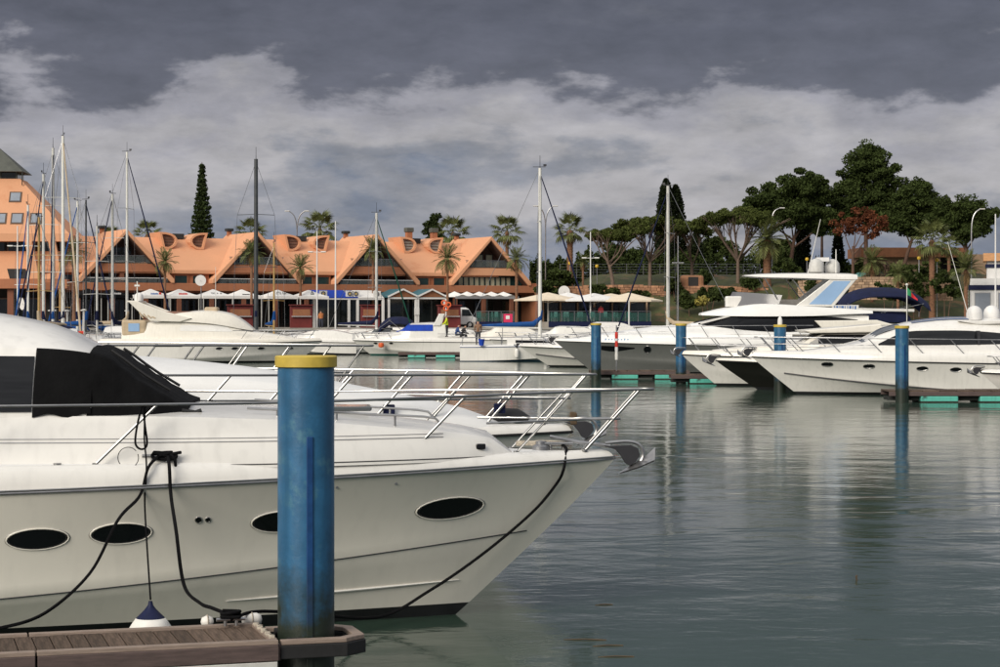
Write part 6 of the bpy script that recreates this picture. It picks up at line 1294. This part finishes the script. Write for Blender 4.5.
tpx('tall dark pine with the highest crown of the group on the right', 866, 238, 283, 212, [(866, 168, 24, 22), (848, 190, 20, 20), (884, 185, 20, 22), (865, 205, 34, 18), (845, 212, 18, 14), (890, 208, 18, 14), (870, 155, 14, 12)], 'leaf_dark', nclump=330, nleaf=190, cs=.55, size=.22, shell=.3, r0=.34, group=G1)
tpx('broad dark pine with forked trunk left of the tallest pine', 790, 234, 282, 238, [(770, 200, 24, 15), (800, 186, 24, 17), (818, 195, 20, 20), (757, 208, 14, 10), (790, 215, 30, 14), (825, 220, 14, 14)], 'leaf_dark', nclump=300, nleaf=190, cs=.52, size=.22, shell=.3, r0=.32, group=G1, lean=.5)
tpx('dark pine with tall bare trunk right of the tallest pine', 903, 236, 282, 236, [(912, 198, 22, 18), (900, 215, 22, 16), (930, 210, 16, 16), (890, 222, 14, 12), (920, 225, 20, 12)], 'leaf_dark', nclump=240, nleaf=190, cs=.52, size=.22, shell=.3, r0=.28, group=G1, lean=1.2)
tpx('round headed dark pine beside the curved street lamp', 966, 230, 290, 236, [(965, 215, 25, 17), (985, 218, 14, 14), (948, 212, 15, 14), (965, 232, 18, 9), (940, 222, 12, 12)], 'leaf_dark', nclump=230, nleaf=190, cs=.5, size=.22, shell=.3, r0=.26, group=G1)
tpx('slim dark pine trunk with thin crown between the tall pines', 822, 246, 280, 230, [(830, 215, 18, 12), (815, 222, 12, 9)], 'leaf_dark', nclump=60, nleaf=180, cs=.5, size=.22, r0=.24, group=G1)
tpx('rust coloured tree with thin reddish foliage below the dark pines', 853, 224, 288, 246, [(858, 217, 20, 9), (843, 226, 14, 8), (877, 222, 14, 9), (862, 231, 22, 7)], 'leaf_rust', nclump=70, nleaf=60, cs=.38, size=.20, r0=.22, name='rust_tree', limbs=None)
tpx('bare branched shrub tree below the rust coloured tree', 885, 228, 290, 262, [(885, 270, 16, 9), (872, 276, 10, 8), (898, 276, 10, 8)], 'leaf_brown', nclump=30, nleaf=40, cs=.4, size=.25, r0=.14, name='bare_tree')
# umbrella pines: open limbs under a flat cap
def umbrella(label, px, d, ybase, yfork, ycap, halfw, cap_h, seed, lean=0, nl=13, cx=0):
    rs = random.Random(seed); zb = Z_(ybase, d); k = d / F; t = thing('umbrella_pine', label, 'tree', (X_(px, d), d, zb), 0, 'umbrella pines on the bank')
    mb = MB(); fork = Vector((lean * .5, 0, Z_(yfork, d) - zb)); limb(mb, [(0, 0, -.3), (lean * .2, 0, fork.z * .5), fork], .24, .17, 8); zc_ = Z_(ycap, d) - zb; hw = halfw * k; cxm = cx * k; ends = []
    for i in range(nl):
        a = 2 * math.pi * i / nl + rs.uniform(-.3, .3); r_ = hw * rs.uniform(.45, .92); e = Vector((cxm + r_ * math.cos(a), r_ * .75 * math.sin(a), zc_ - cap_h * k * (.1 + .55 * (r_ / hw) ** 2)))
        s0 = fork * rs.uniform(.80, 1.0); m_ = s0.lerp(e, .5) + Vector((rs.uniform(-.3, .3), rs.uniform(-.3, .3), rs.uniform(-.5, .2))); limb(mb, [s0, m_, e], .095, .04, 5); ends.append(e)
        for j in range(5):
            b0 = m_.lerp(e, rs.uniform(0, .5)); e2 = e + Vector((rs.uniform(-1.5, 1.5), rs.uniform(-1.2, 1.2), rs.uniform(0, .5))); limb(mb, [b0, b0.lerp(e2, .55) + Vector((0, 0, .2)), e2], .05, .022, 4); ends.append(e2)
    mb.build('trunk', 'trunk_grey', t, smooth=60)
    blobs = []
    for i in range(16):
        a = rs.uniform(0, 6.28); r_ = hw * math.sqrt(rs.uniform(0, .82)); blobs.append((cxm + r_ * math.cos(a), r_ * .75 * math.sin(a), zc_ - cap_h * k * .75 * (r_ / hw) ** 2, hw * .27, hw * .27, cap_h * k * .34))
    V, Fc = leaf_cloud(clumps(blobs, 230, 170, .33, .3), .17); raw('crown', V, Fc, MATS['leaf_pine'], t)
umbrella('umbrella pine with upright trunk and wide flat cap beside the tall cypress', 650, 226, 290, 258, 220, 40, 17, 3, cx=2)
umbrella('umbrella pine with broad cap over many bare reddish limbs', 738, 228, 286, 258, 213, 46, 18, 5, cx=2, nl=16)
umbrella('leaning umbrella pine with forked bare trunk at the left end of the bank', 614, 224, 292, 262, 232, 24, 10, 8, lean=-1.2, nl=7, cx=-6)
umbrella('umbrella pine half hidden behind the cream mast', 692, 232, 284, 262, 226, 24, 10, 9, nl=6, cx=-6)
def cypress(label, px, d, ybase, ytop, halfw, seed):
    zb = Z_(ybase, d); H = Z_(ytop, d) - zb; k = d / F; t = thing('cypress_tree', label, 'tree', (X_(px, d), d, zb), 0, 'cypresses on the bank'); n = int(H * halfw * k * 620)
    f = rng.uniform(.03, 1, n) ; w = halfw * k * np.minimum(1, (1 - f) ** .5 * 1.5) * (.6 + .4 * np.minimum(1, f * 5)); a = rng.uniform(0, 6.283, n); r = w * np.sqrt(rng.uniform(.35, 1.08, n)) * (1 + .10 * np.sin(a * 5 + f * 40))
    P = np.stack([r * np.cos(a), r * np.sin(a), f * H], 1); V, Fc = leaf_cloud(P, .20, aspect=2.2); raw('crown', V, Fc, MATS['leaf_cypress'], t); mb = MB(); mb.cyl((0, 0, -.3), (0, 0, H * .9), .2, .03); mb.build('trunk', 'trunk_pine', t)
cypress('tall dark cypress with pointed top behind the cream mast', 666, 246, 285, 179, 11, 1); cypress('dark cypress close beside the tallest cypress', 675.5, 247, 285, 185, 11, 2); cypress('short dark cypress right of the tall pair', 696, 244, 285, 231, 7.5, 3); cypress('narrow dark cypress among the dark pines', 803, 240, 284, 205, 7, 4); cypress('narrow cypress below the rust coloured tree', 838, 243, 284, 228, 6, 5)
# norfolk pine
d = 256; t = thing('norfolk_pine', 'tall tiered conifer rising behind the gabled roof', 'tree', (X_(202, d), d, QZ)); H = Z_(162, d) - QZ; hw = 17.5 * d / F
mb = MB(); mb.cyl((0, 0, -.2), (0, 0, H), .32, .04, n=8); mb.build('trunk', 'trunk_pine', t)
P = []
for i in range(30):
    f = .15 + .85 * i / 30; z = H * f; R_ = min(2.5, 3.7 * (1 - f) + .10) * (1 - .14 * (i % 2)); nb = 7
    for b in range(nb):
        a = 2 * math.pi * (b + .5 * (i % 2) + random.uniform(-.15, .15)) / nb; rr = R_ * random.uniform(.85, 1.08); n = int(50 + 130 * rr / hw)
        s = rng.uniform(.12, 1, n); side = rng.normal(size=n) * .20 * (1.1 - s * .5); zz2 = z + .30 * s ** 2 * rr * .35 + rng.normal(size=n) * .12
        P.append(np.stack([s * rr * math.cos(a) - side * math.sin(a), s * rr * math.sin(a) + side * math.cos(a), zz2], 1))
V, Fc = leaf_cloud(np.concatenate(P), .20, aspect=1.8); raw('crown', V, Fc, MATS['leaf_norfolk'], t)
tpx('dark feathery conifer poking above the roof beside a palm', 433, 244, 300, 232, [(436, 219, 5, 6), (431, 228, 8, 6), (435, 236, 8, 6)], 'leaf_norfolk', nclump=30, nleaf=70, cs=.35, size=.26, zb=QZ, name='conifer', r0=.2)
# palms
def frond_mesh(kind, droop, seed):
    rs = random.Random(seed); V = []; Fc = []
    def quad(a, b, c, d_): o = len(V); V.extend([tuple(a), tuple(b), tuple(c), tuple(d_)]); Fc.append((o, o + 1, o + 2, o + 3))
    if kind == 'date':
        pt = lambda s: Vector((s * (1 - .12 * droop * s), 0, .10 * s - droop * .62 * s ** 2.1)); n = 20
        for i in range(n):
            a, b = pt(i / n), pt((i + 1) / n); w = .016 * (1 - i / n) + .004; quad(a + Vector((0, w, 0)), a - Vector((0, w, 0)), b - Vector((0, w * .8, 0)), b + Vector((0, w * .8, 0)))
        for i in range(2, n + 1):
            s = i / n; p = pt(s); tn = (pt(min(1, s + .02)) - pt(s - .02)).normalized(); ln = .30 * math.sin(math.pi * min(.97, .12 + .80 * s)) + .05
            for sg in (1, -1):
                d_ = (tn * .75 + Vector((0, sg * .75, .12 - .25 * rs.random()))).normalized() * ln * rs.uniform(.85, 1.1); wv = tn * .024; quad(p - wv, p + d_ * .5 - wv * .6 + Vector((0, 0, .01)), p + d_, p + d_ * .5 + wv * 1.3)
    else:
        pt = lambda s: Vector((.55 * s, 0, .06 * s - droop * .18 * s * s))
        for i in range(4): a, b = pt(i / 4), pt((i + 1) / 4); quad(a + Vector((0, .012, 0)), a - Vector((0, .012, 0)), b - Vector((0, .012, 0)), b + Vector((0, .012, 0)))
        c = pt(1)
        for i in range(15):
            a = R(-108 + 216 * i / 14); ln = .46 * (1 - .30 * abs(i - 7) / 7) * rs.uniform(.9, 1.08); dr = Vector((math.cos(a), math.sin(a), -.18 - .30 * droop)); e = c + dr * ln + Vector((0, 0, -.12 * droop)); m_ = c + dr * ln * .55 + Vector((0, 0, .03)); sd = Vector((-math.sin(a), math.cos(a), 0)) * .030; quad(c, m_ - sd, e, m_ + sd)
    me = bpy.data.meshes.new('frond'); me.from_pydata(V, [], Fc); me.update(); return me
FR = {}
for k in ('date', 'fan'):
    for j, dr in enumerate((.25, .6, 1.0)): me = frond_mesh(k, dr, j + 3); me.materials.append(MATS['palm_leaf']); FR[k, j] = me
    me = frond_mesh(k, 1.2, 9); me.materials.append(MATS['palm_dead']); FR[k, 'dead'] = me
def palm(label, px, d, zb, ycrown, rad, kind='date', n=34, r0=.24, dead=5, group='palms', up=78, low=-28):
    t = thing('palm_tree', label, 'palm', (X_(px, d), d, zb), 0, group); H = Z_(ycrown, d) - zb; rs = random.Random(int(px * 7))
    prof = []; m = max(8, int(H / .35))
    for i in range(m + 1):
        f = i / m; r_ = r0 * (1.25 - .35 * min(1, f * 4) + .12 * max(0, f - .85) / .15); prof += [(r_, f * H - .02), (r_ * .88, f * H + .01)]
    prof = [(r_, z - .25) for r_, z in prof]; prof[-1] = (r0 * .5, H); mb = MB(); mb.lathe(prof, 10); mb.build('trunk', 'trunk_palm', t, smooth=30)
    for i in range(n):
        f = (i + .5) / n; el = R(lerp(up, low, f ** .85) + rs.uniform(-7, 7)); az = i * 2.399963 + rs.uniform(-.2, .2); j = 0 if f < .3 else (1 if f < .7 else 2); s = rad * rs.uniform(.85, 1.12)
        inst(FR[kind, j], 'frond', t, (0, 0, H), (0, -el, az), (s, s, s))
    for i in range(dead):
        inst(FR[kind, 'dead'], 'frond', t, (0, 0, H - .1), (0, R(48 + rs.uniform(-15, 20)), i * 1.3 + rs.uniform(0, 1)), (rad * .75,) * 3)
GB, GF = 'fan palms behind the gabled building', 'palms along the promenade'
palm('fan palm behind the roof between the first gable and the tiered conifer', 147, 240, QZ, 234, 2.0, 'fan', 28, group=GB); palm('fan palm behind the second gable', 251, 240, QZ, 233, 2.3, 'fan', 28, group=GB); palm('fan palm behind the half moon dormers beside the twin armed lamp', 320, 238, QZ, 228, 2.6, 'fan', 33, group=GB)
palm('fan palm beside the dark feathery conifer above the roof', 453, 242, QZ, 232, 2.5, 'fan', 31, group=GB); palm('fan palm behind the last gable peak', 507, 240, QZ, 231, 2.4, 'fan', 31, group=GB); palm('tall fan palm standing free between the gables and the pines', 570, 236, bank(X_(570, 236), 236), 230, 2.3, 'fan', 31, group=GB, r0=.42); palm('fan palm partly hidden behind the sailboat masts', 109, 240, QZ, 238, 2.0, 'fan', 25, group=GB)
palm('palm with thin trunk in front of the green shutters', 165, 200, QZ, 262, 1.45, 'date', 26, .15, group=GF); palm('palm before the second gable beside the dark grey mast', 251.5, 202, QZ, 253, 1.6, 'date', 26, .15, group=GF); palm('palm between the second and third gable', 300.5, 207, QZ, 268, 1.6, 'date', 24, .16, group=GF, up=70, low=5)
palm('palm before the third gable behind the tan mast', 373, 214, QZ, 250, 1.6, 'date', 26, .15, group=GF); palm('palm between the third and last gable', 447.5, 210, QZ, 259, 1.7, 'date', 28, .16, group=GF); palm('palm before the right slope of the last gable', 516.5, 212, QZ, 259, 1.6, 'date', 28, .18, group=GF); palm('palm before the orange tower among the masts', 74, 190, QZ, 252, 1.5, 'date', 24, .2, group=GF)
GR = 'palms below the pines'
palm('large fan palm with full crown below the dark pines', 932, 212, QZ, 240, 2.5, 'fan', 34, .36, group=GR); palm('smaller fan palm right behind the large one', 949, 224, QZ, 246, 1.7, 'fan', 24, .22, group=GR); palm('feather palm beside the harbour office', 966, 200, QZ, 270, 2.0, 'date', 28, .24, group=GR, up=80, low=5)
palm('feather palm beside the domed awning', 872, 220, QZ + 1, 262, 1.9, 'date', 28, .2, group=GR); palm('feather palm with shaggy brown trunk right of the broad umbrella pine', 767, 226, bank(X_(767, 226), 226), 240, 2.6, 'date', 34, .5, dead=14, group=GR); palm('small young palm on the bank by the left umbrella pine', 583, 224, bank(X_(583, 224), 224), 262, 1.1, 'date', 20, .14, dead=8, group=GR); palm('young palm left of the big fan palm', 898, 208, QZ, 274, 1.5, 'date', 22, .18, group=GR)
# bushes, hedge, fence, stone wall
def bush(label, px, d, items, leafm='leaf_bush', nclump=26, nleaf=80, zb=None, size=.26):
    zb = bank(X_(px, d), d) if zb is None else zb; t = thing('bush', label, 'bush', (X_(px, d), d, zb), 0, 'bushes on the bank')
    bl = px_blob(px, d, zb, items); V, Fc = leaf_cloud(clumps(bl, nclump, nleaf, .32, .3), size); raw('foliage', V, Fc, MATS[leafm], t)
    mb = MB()
    for b in bl: limb(mb, [(b[0] * .3, 0, -.2), (b[0] * .6, 0, b[2] * .5), (b[0], b[1], b[2])], .06, .02, 5)
    mb.build('stem', 'trunk_pine', t); return t
BU = [(545, 219, [(546, 286, 8, 8), (556, 290, 8, 7)], 'green bush beside the right end of the gabled building'), (560, 222, [(560, 275, 10, 9), (570, 282, 8, 8)], 'green bush below the tall free standing palm'), (600, 218, [(596, 290, 9, 6), (610, 292, 9, 5)], 'low bush behind the pale parasol'),
      (640, 216, [(636, 296, 8, 6), (648, 298, 8, 5)], 'low bush right of the parasols'), (676, 220, [(672, 282, 8, 10), (682, 290, 8, 8)], 'tall bush below the cream mast'), (710, 217, [(704, 296, 9, 8), (716, 292, 11, 10)], 'round bush in front of the earth wall left of the flybridge'),
      (729, 216, [(727, 296, 12, 9), (740, 300, 9, 7)], 'large round bush beside the flybridge windscreen'), (690, 215, [(688, 301, 9, 6)], 'low bush before the stone wall'), (755, 221, [(752, 282, 10, 6)], 'low bush on the grass below the broad umbrella pine'), (705, 224, [(704, 277, 7, 7)], 'small bush above the earth wall'), (790, 219, [(788, 270, 14, 10), (800, 280, 12, 8)], 'dark bush behind the yacht hardtop'),
      (815, 215, [(812, 285, 12, 8), (826, 290, 12, 7)], 'bush below the forked pine'), (838, 213, [(836, 292, 12, 7)], 'bush beside the yacht radar domes'), (885, 211, [(884, 290, 12, 8), (896, 295, 10, 6)], 'bush behind the navy bimini'), (915, 213, [(912, 280, 16, 12), (925, 288, 12, 8)], 'large bush left of the big palm'), (945, 211, [(944, 280, 14, 13), (952, 290, 12, 8)], 'dark green bush right of the big palm'), (905, 216, [(903, 272, 14, 8)], 'bush below the tan house'), (930, 218, [(930, 270, 16, 8)], 'bush in front of the house porch')]
for px, d, it, lab in BU: bush(lab, px, d, it, 'leaf_bush' if px < 700 else 'leaf_dark' if px % 2 else 'leaf_bush', zb=None if px < 880 else QZ)
bush('yellow flowering bush beside the flybridge yacht windscreen', 704, 212.5, [(702, 301, 5, 4)], 'leaf_yellow', 10, 60)
for i, (px, w, yy, hh) in enumerate(((556, 26, 268, 7), (606, 30, 264, 10), (655, 34, 264, 8), (708, 34, 264, 7), (770, 40, 268, 12), (835, 36, 272, 10))):
    d = 243; zb = 7.6; t = thing('hedge', ['dark hedge right of the last gable', 'dark hedge behind the leaning umbrella pine', 'dark hedge behind the upright umbrella pine', 'dark hedge behind the short cypress', 'dark hedge behind the shaggy palm', 'dark hedge below the tallest pine'][i], 'hedge', (X_(px, d), d, zb), 0, 'hedges along the top of the bank'); k = d / F
    P = np.stack([rng.uniform(-w, w, 5200) * k, rng.uniform(-.7, .7, 5200), rng.uniform(-.3, 1, 5200) ** 1 * (Z_(yy - hh, d) - zb) * (1 + .12 * np.sin(rng.uniform(0, 6, 5200)))], 1); P[:, 2] *= (1 + .14 * np.sin(P[:, 0] * 2.3) + .1 * np.sin(P[:, 0] * 5.1)); V, Fc = leaf_cloud(P, .27); raw('foliage', V, Fc, MATS['leaf_dark'], t)
    mb = MB(); [mb.cyl((x * k, 0, -.3), (x * k, 0, .8), .05) for x in np.linspace(-w, w, 8)]; mb.build('stem', 'trunk_pine', t)
for i, (px, w, ytop, nclp) in enumerate(((615, 22, 246, 60), (690, 22, 250, 40), (718, 24, 236, 60), (780, 26, 240, 70), (640, 20, 250, 50))):
    tpx(['dark backing tree behind the leaning umbrella pine', 'dark backing tree between the cypresses', 'pale backing tree behind the broad umbrella pine', 'dark backing tree behind the shaggy palm', 'dark backing tree behind the upright umbrella pine'][i], px, 252, 285, 262, [(px, ytop + 10, w * .7, 12), (px - w * .5, ytop + 18, w * .5, 10), (px + w * .5, ytop + 17, w * .5, 10)], 'leaf_bush' if i == 2 else 'leaf_dark', nclump=nclp, nleaf=70, cs=.5, size=.32, r0=.2, name='evergreen_tree', group='backing trees')
def wall_stones(label, pts, h, d_face, m='stone'):
    t = thing('stone_wall', label, 'wall', (pts[0][0], pts[0][1], pts[0][2]), 0, 'stone walls on the bank'); o0 = Vector(pts[0]); mb = MB(); rs = random.Random(4)
    for (a, b) in zip(pts, pts[1:]):
        a, b = Vector(a) - o0, Vector(b) - o0; L = (b - a).length; dirn = (b - a).normalized(); ang = math.atan2(dirn.y, dirn.x)
        mb2 = MB(); mb2.box(((a + b) / 2) + Vector((0, .25, h / 2)), (L, .3, h), rz=ang); mb2.build('core', 'earth', t)
        z = 0
        while z < h:
            rh = rs.uniform(.22, .34); x = rs.uniform(-.3, 0)
            while x < L:
                w = rs.uniform(.35, .8); q = a + dirn * (x + w / 2) + Vector((0, rs.uniform(-.03, .05), z + rh / 2)); mb.box(q, (w - .04, .36, rh - .03), rz=ang + rs.uniform(-.03, .03)); x += w
            z += rh
    o = mb.build('stones', m, t); o['kind'] = 'stuff'; return t
wall_stones('low reddish stone wall across the planted bank', [(X_(px, d), d, Z_(y, d)) for px, d, y in ((535, 220.4, 298), (585, 220.6, 298), (640, 220.8, 297.5), (700, 221, 298), (765, 221.5, 301))], 1.15, 0)
wall_stones('tan stone wall below the tan house and domed awning', [(X_(px, d), d, Z_(y, d)) for px, d, y in ((800, 217, 302), (850, 216, 300), (905, 215, 300), (948, 215, 301))], 2.2, 0, 'stone_tan')
t = thing('culvert_niche', 'dark square opening in the reddish earth wall', 'niche', (X_(692, 221.5), 221.5, Z_(287, 221.5))); mb = MB(); mb.box((0, 0, .3), (2.6, .8, 2.0)); mb.build('surround', 'earth', t, bevel=.3); mb = MB(); mb.box((.1, -.41, .45), (1.1, .06, 1.3)); mb.build('opening', 'dark_int', t)
t = thing('wire_fence', 'wire fence with thin posts along the top of the bank', 'fence', (X_(560, 241), 241, 7.5)); x1 = X_(760, 241) - X_(560, 241)
for k in range(13): mb = MB(); mb.cyl((x1 * k / 12, 0, -.3), (x1 * k / 12, 0, 2.0), .04, n=5); mb.build('post', 'steel_dull', t)
for k in range(6): mb = MB(); mb.cyl((0, 0, .3 + k * .33), (x1, 0, .3 + k * .33), .012, n=4); mb.build('wire', 'steel_dull', t)
t = thing('white_wall', 'short whitewashed wall behind the tall free standing palm', 'wall', (X_(558, 246), 246, 7.0)); mb = MB(); mb.box((0, 0, .95), (4.4, .3, 2.6)); mb.build('panel', 'white_paint', t); mb = MB(); mb.box((0, 0, 2.3), (4.6, .4, .12)); mb.build('coping', 'concrete', t)

# ================================================================== PEOPLE
def person(label, px, d, z, height, joints, cols, rotz=0, group='people on the boats and quay'):
    """joints: dict of name -> (x, y, z) in units of height; skin modifier grows one continuous body"""
    t = thing('person', label, 'person', (X_(px, d), d, z), rotz, group); J = joints; names = list(J)
    E = [('pelvis', 'chest'), ('chest', 'neck'), ('neck', 'head'), ('head', 'crown')]
    for s in 'lr': E += [('chest', 'sh' + s), ('sh' + s, 'el' + s), ('el' + s, 'wr' + s), ('wr' + s, 'ha' + s), ('pelvis', 'hi' + s), ('hi' + s, 'kn' + s), ('kn' + s, 'an' + s), ('an' + s, 'to' + s)]
    rad = dict(pelvis=.085, chest=.10, neck=.033, head=.055, crown=.048, sh=.045, el=.034, wr=.025, ha=.022, hi=.065, kn=.045, an=.030, to=.025)
    me = bpy.data.meshes.new('body'); me.from_pydata([Vector(J[n]) * height for n in names], [(names.index(a), names.index(b)) for a, b in E], []); me.update()
    o = bpy.data.objects.new('body', me); COL.objects.link(o); o.parent = t
    md = o.modifiers.new('skin', 'SKIN'); me.skin_vertices  # layer is made by the modifier
    if not me.skin_vertices: pass
    bm = bmesh.new(); bm.from_mesh(me); ly = bm.verts.layers.skin.verify()
    for v, n in zip(bm.verts, names):
        r_ = rad.get(n, rad.get(n[:2], .04)) * height; v[ly].radius = (r_ * (1.25 if n in ('chest', 'pelvis') else 1), r_ * (.8 if n in ('chest', 'pelvis') else 1)); v[ly].use_root = n == 'pelvis'
    bm.to_mesh(me); bm.free(); sb = o.modifiers.new('sub', 'SUBSURF'); sb.levels = 1; sb.render_levels = 1
    # clothing colours by height bands of the body (boots, trousers, top, skin, hair)
    m = bpy.data.materials.new('clothes'); m.use_nodes = True; n_ = m.node_tree; b = n_.nodes['Principled BSDF']; b.inputs['Roughness'].default_value = .8
    tcn = n_.nodes.new('ShaderNodeTexCoord'); sp = n_.nodes.new('ShaderNodeSeparateXYZ'); n_.links.new(tcn.outputs['Object'], sp.inputs[0]); dv = n_.nodes.new('ShaderNodeMath'); dv.operation = 'DIVIDE'; dv.inputs[1].default_value = height; n_.links.new(sp.outputs[2], dv.inputs[0])
    rp = n_.nodes.new('ShaderNodeValToRGB'); rp.color_ramp.interpolation = 'CONSTANT'; zt = J['crown'][2]; zn = J['neck'][2]; zp = J['pelvis'][2]
    el = rp.color_ramp.elements; stops = [(0, cols[0]), (.05, cols[1]), (zp + .01, cols[2]), (zn + .012, (.50, .28, .19)), (zt - .03, cols[3])]
    while len(el) < 5: el.new(.5)
    for e, (p, c) in zip(el, stops): e.position = min(1, max(0, p)); e.color = (*c, 1)
    n_.links.new(dv.outputs[0], rp.inputs[0]); n_.links.new(rp.outputs[0], b.inputs['Base Color']); me.materials.append(m); return t
def stand(arm=0, fwd=0, wide=.06):
    J = dict(pelvis=(0, 0, .53), chest=(fwd * .3, 0, .74), neck=(fwd * .5, 0, .85), head=(fwd * .6, 0, .91), crown=(fwd * .6, 0, .965))
    for s, q in (('l', 1), ('r', -1)):
        J['sh' + s] = (fwd * .35, .105 * q, .80); J['el' + s] = (fwd * .35 + .03 + arm * .05, .14 * q, .63 + arm * .05); J['wr' + s] = (fwd * .35 + .06 + arm * .17, .13 * q, .49 + arm * .16); J['ha' + s] = (fwd * .35 + .08 + arm * .22, .125 * q, .44 + arm * .18)
        J['hi' + s] = (0, .055 * q, .50); J['kn' + s] = (.02 * q, wide * q, .28); J['an' + s] = (.01 * q, wide * q, .045); J['to' + s] = (.01 * q + .07, wide * q, .02)
    return J
def sit(fwd=.1):
    J = dict(pelvis=(0, 0, .10), chest=(fwd, 0, .31), neck=(fwd * 1.4, 0, .42), head=(fwd * 1.6, 0, .48), crown=(fwd * 1.6, 0, .535))
    for s, q in (('l', 1), ('r', -1)):
        J['sh' + s] = (fwd, .105 * q, .37); J['el' + s] = (fwd + .06, .14 * q, .20); J['wr' + s] = (fwd + .17, .10 * q, .17); J['ha' + s] = (fwd + .21, .09 * q, .17); J['hi' + s] = (.03, .055 * q, .08); J['kn' + s] = (.25, .08 * q, .09); J['an' + s] = (.24, .08 * q, -.14); J['to' + s] = (.31, .08 * q, -.165)
    return J
person('person in a bright yellow jacket and dark trousers standing on the cruiser stern', 447, 162.7, 1.50, 1.78, stand(.6, .05), [(.02, .02, .02), (.015, .015, .02), (.55, .62, .02), (.03, .02, .015)], R(190))
person('person in a blue top sitting on the cruiser stern', 455.5, 163.0, 1.55, 1.75, sit(.1), [(.05, .05, .05), (.03, .035, .05), (.03, .07, .22), (.04, .025, .02)], R(10)); person('person in dark clothes sitting beside the one in blue', 461, 162.6, 1.50, 1.75, sit(.14), [(.02, .02, .02), (.02, .02, .022), (.025, .025, .03), (.03, .02, .015)], R(20))
person('person in a brown top standing in the sailboat cockpit beside a blue bucket', 478, 141.5, 1.15, 1.75, stand(.3), [(.05, .04, .03), (.05, .05, .06), (.22, .12, .07), (.05, .03, .02)], R(90))
for i, (px, d, c, rz, lab) in enumerate(((223, 197, (.03, .035, .05), 40, 'person in dark clothes walking before the tent with grey capitals'), (236, 197.5, (.35, .35, .36), 200, 'person in a pale top walking beside the red kiosk'), (594, 203.4, (.03, .03, .035), 90, 'person in dark clothes on the terrace beside the lamp post'), (601, 203.2, (.42, .04, .05), 250, 'person in a red top on the terrace'), (321, 200, (.5, .18, .06), 120, 'person in an orange top near the double armed lamp post'))):
    person(lab, px, d, QZ + (.6 if 590 < px < 610 else 0), 1.75, stand(.2 * (i % 3), .03, .07), [(.03, .03, .03), (.04, .045, .07), c, (.04, .03, .02)], R(rz))
t = thing('bucket', 'bright blue bucket on the sailboat stern', 'bucket', (X_(481.5, 140.5), 140.5, 1.12)); mb = MB(); mb.lathe([(.16, 0), (.22, .42), (.24, .43), (.24, .46), (.2, .46)], 16); mb.build('pail', 'canvas_bright', t, smooth=40); mb = MB(); mb.tube([(.22 * math.cos(a), 0, .45 + .16 * math.sin(a)) for a in [k * math.pi / 8 for k in range(9)]], .015, 5); mb.build('handle', 'steel_dull', t)
t = thing('signal_flag', 'crimson square sign with white mark above the sailboat boom', 'sign', (X_(508, 147), 147, 1.2)); mb = MB(); mb.cyl((-.4, 0, 0), (-.4, 0, 2.2), .025, n=5); mb.build('post', 'steel_dull', t); mb = MB(); mb.box((0, 0, 1.85), (.66, .04, .62)); mb.build('board', 'crimson', t); mb = MB(); mb.box((-.02, -.03, 1.9), (.28, .02, .26)); mb.build('mark', 'white_paint', t)
t = thing('lifebuoy_stand', 'orange lifebuoys hanging on a post on the quay beside the white van', 'lifebuoy', (X_(446, 197), 197, QZ)); mb = MB(); mb.cyl((0, .1, 0), (0, .1, 2.9), .06); mb.build('post', 'white_paint', t)
for x, z in ((-.2, 2.5), (.25, 2.3), (0, 1.95)): mb = MB(); mb.tube([(x + .22 * math.cos(a), 0, z + .22 * math.sin(a)) for a in [k * math.pi / 10 for k in range(20)]], .07, 8, closed=True); mb.build('ring', 'orange_red', t, smooth=60)
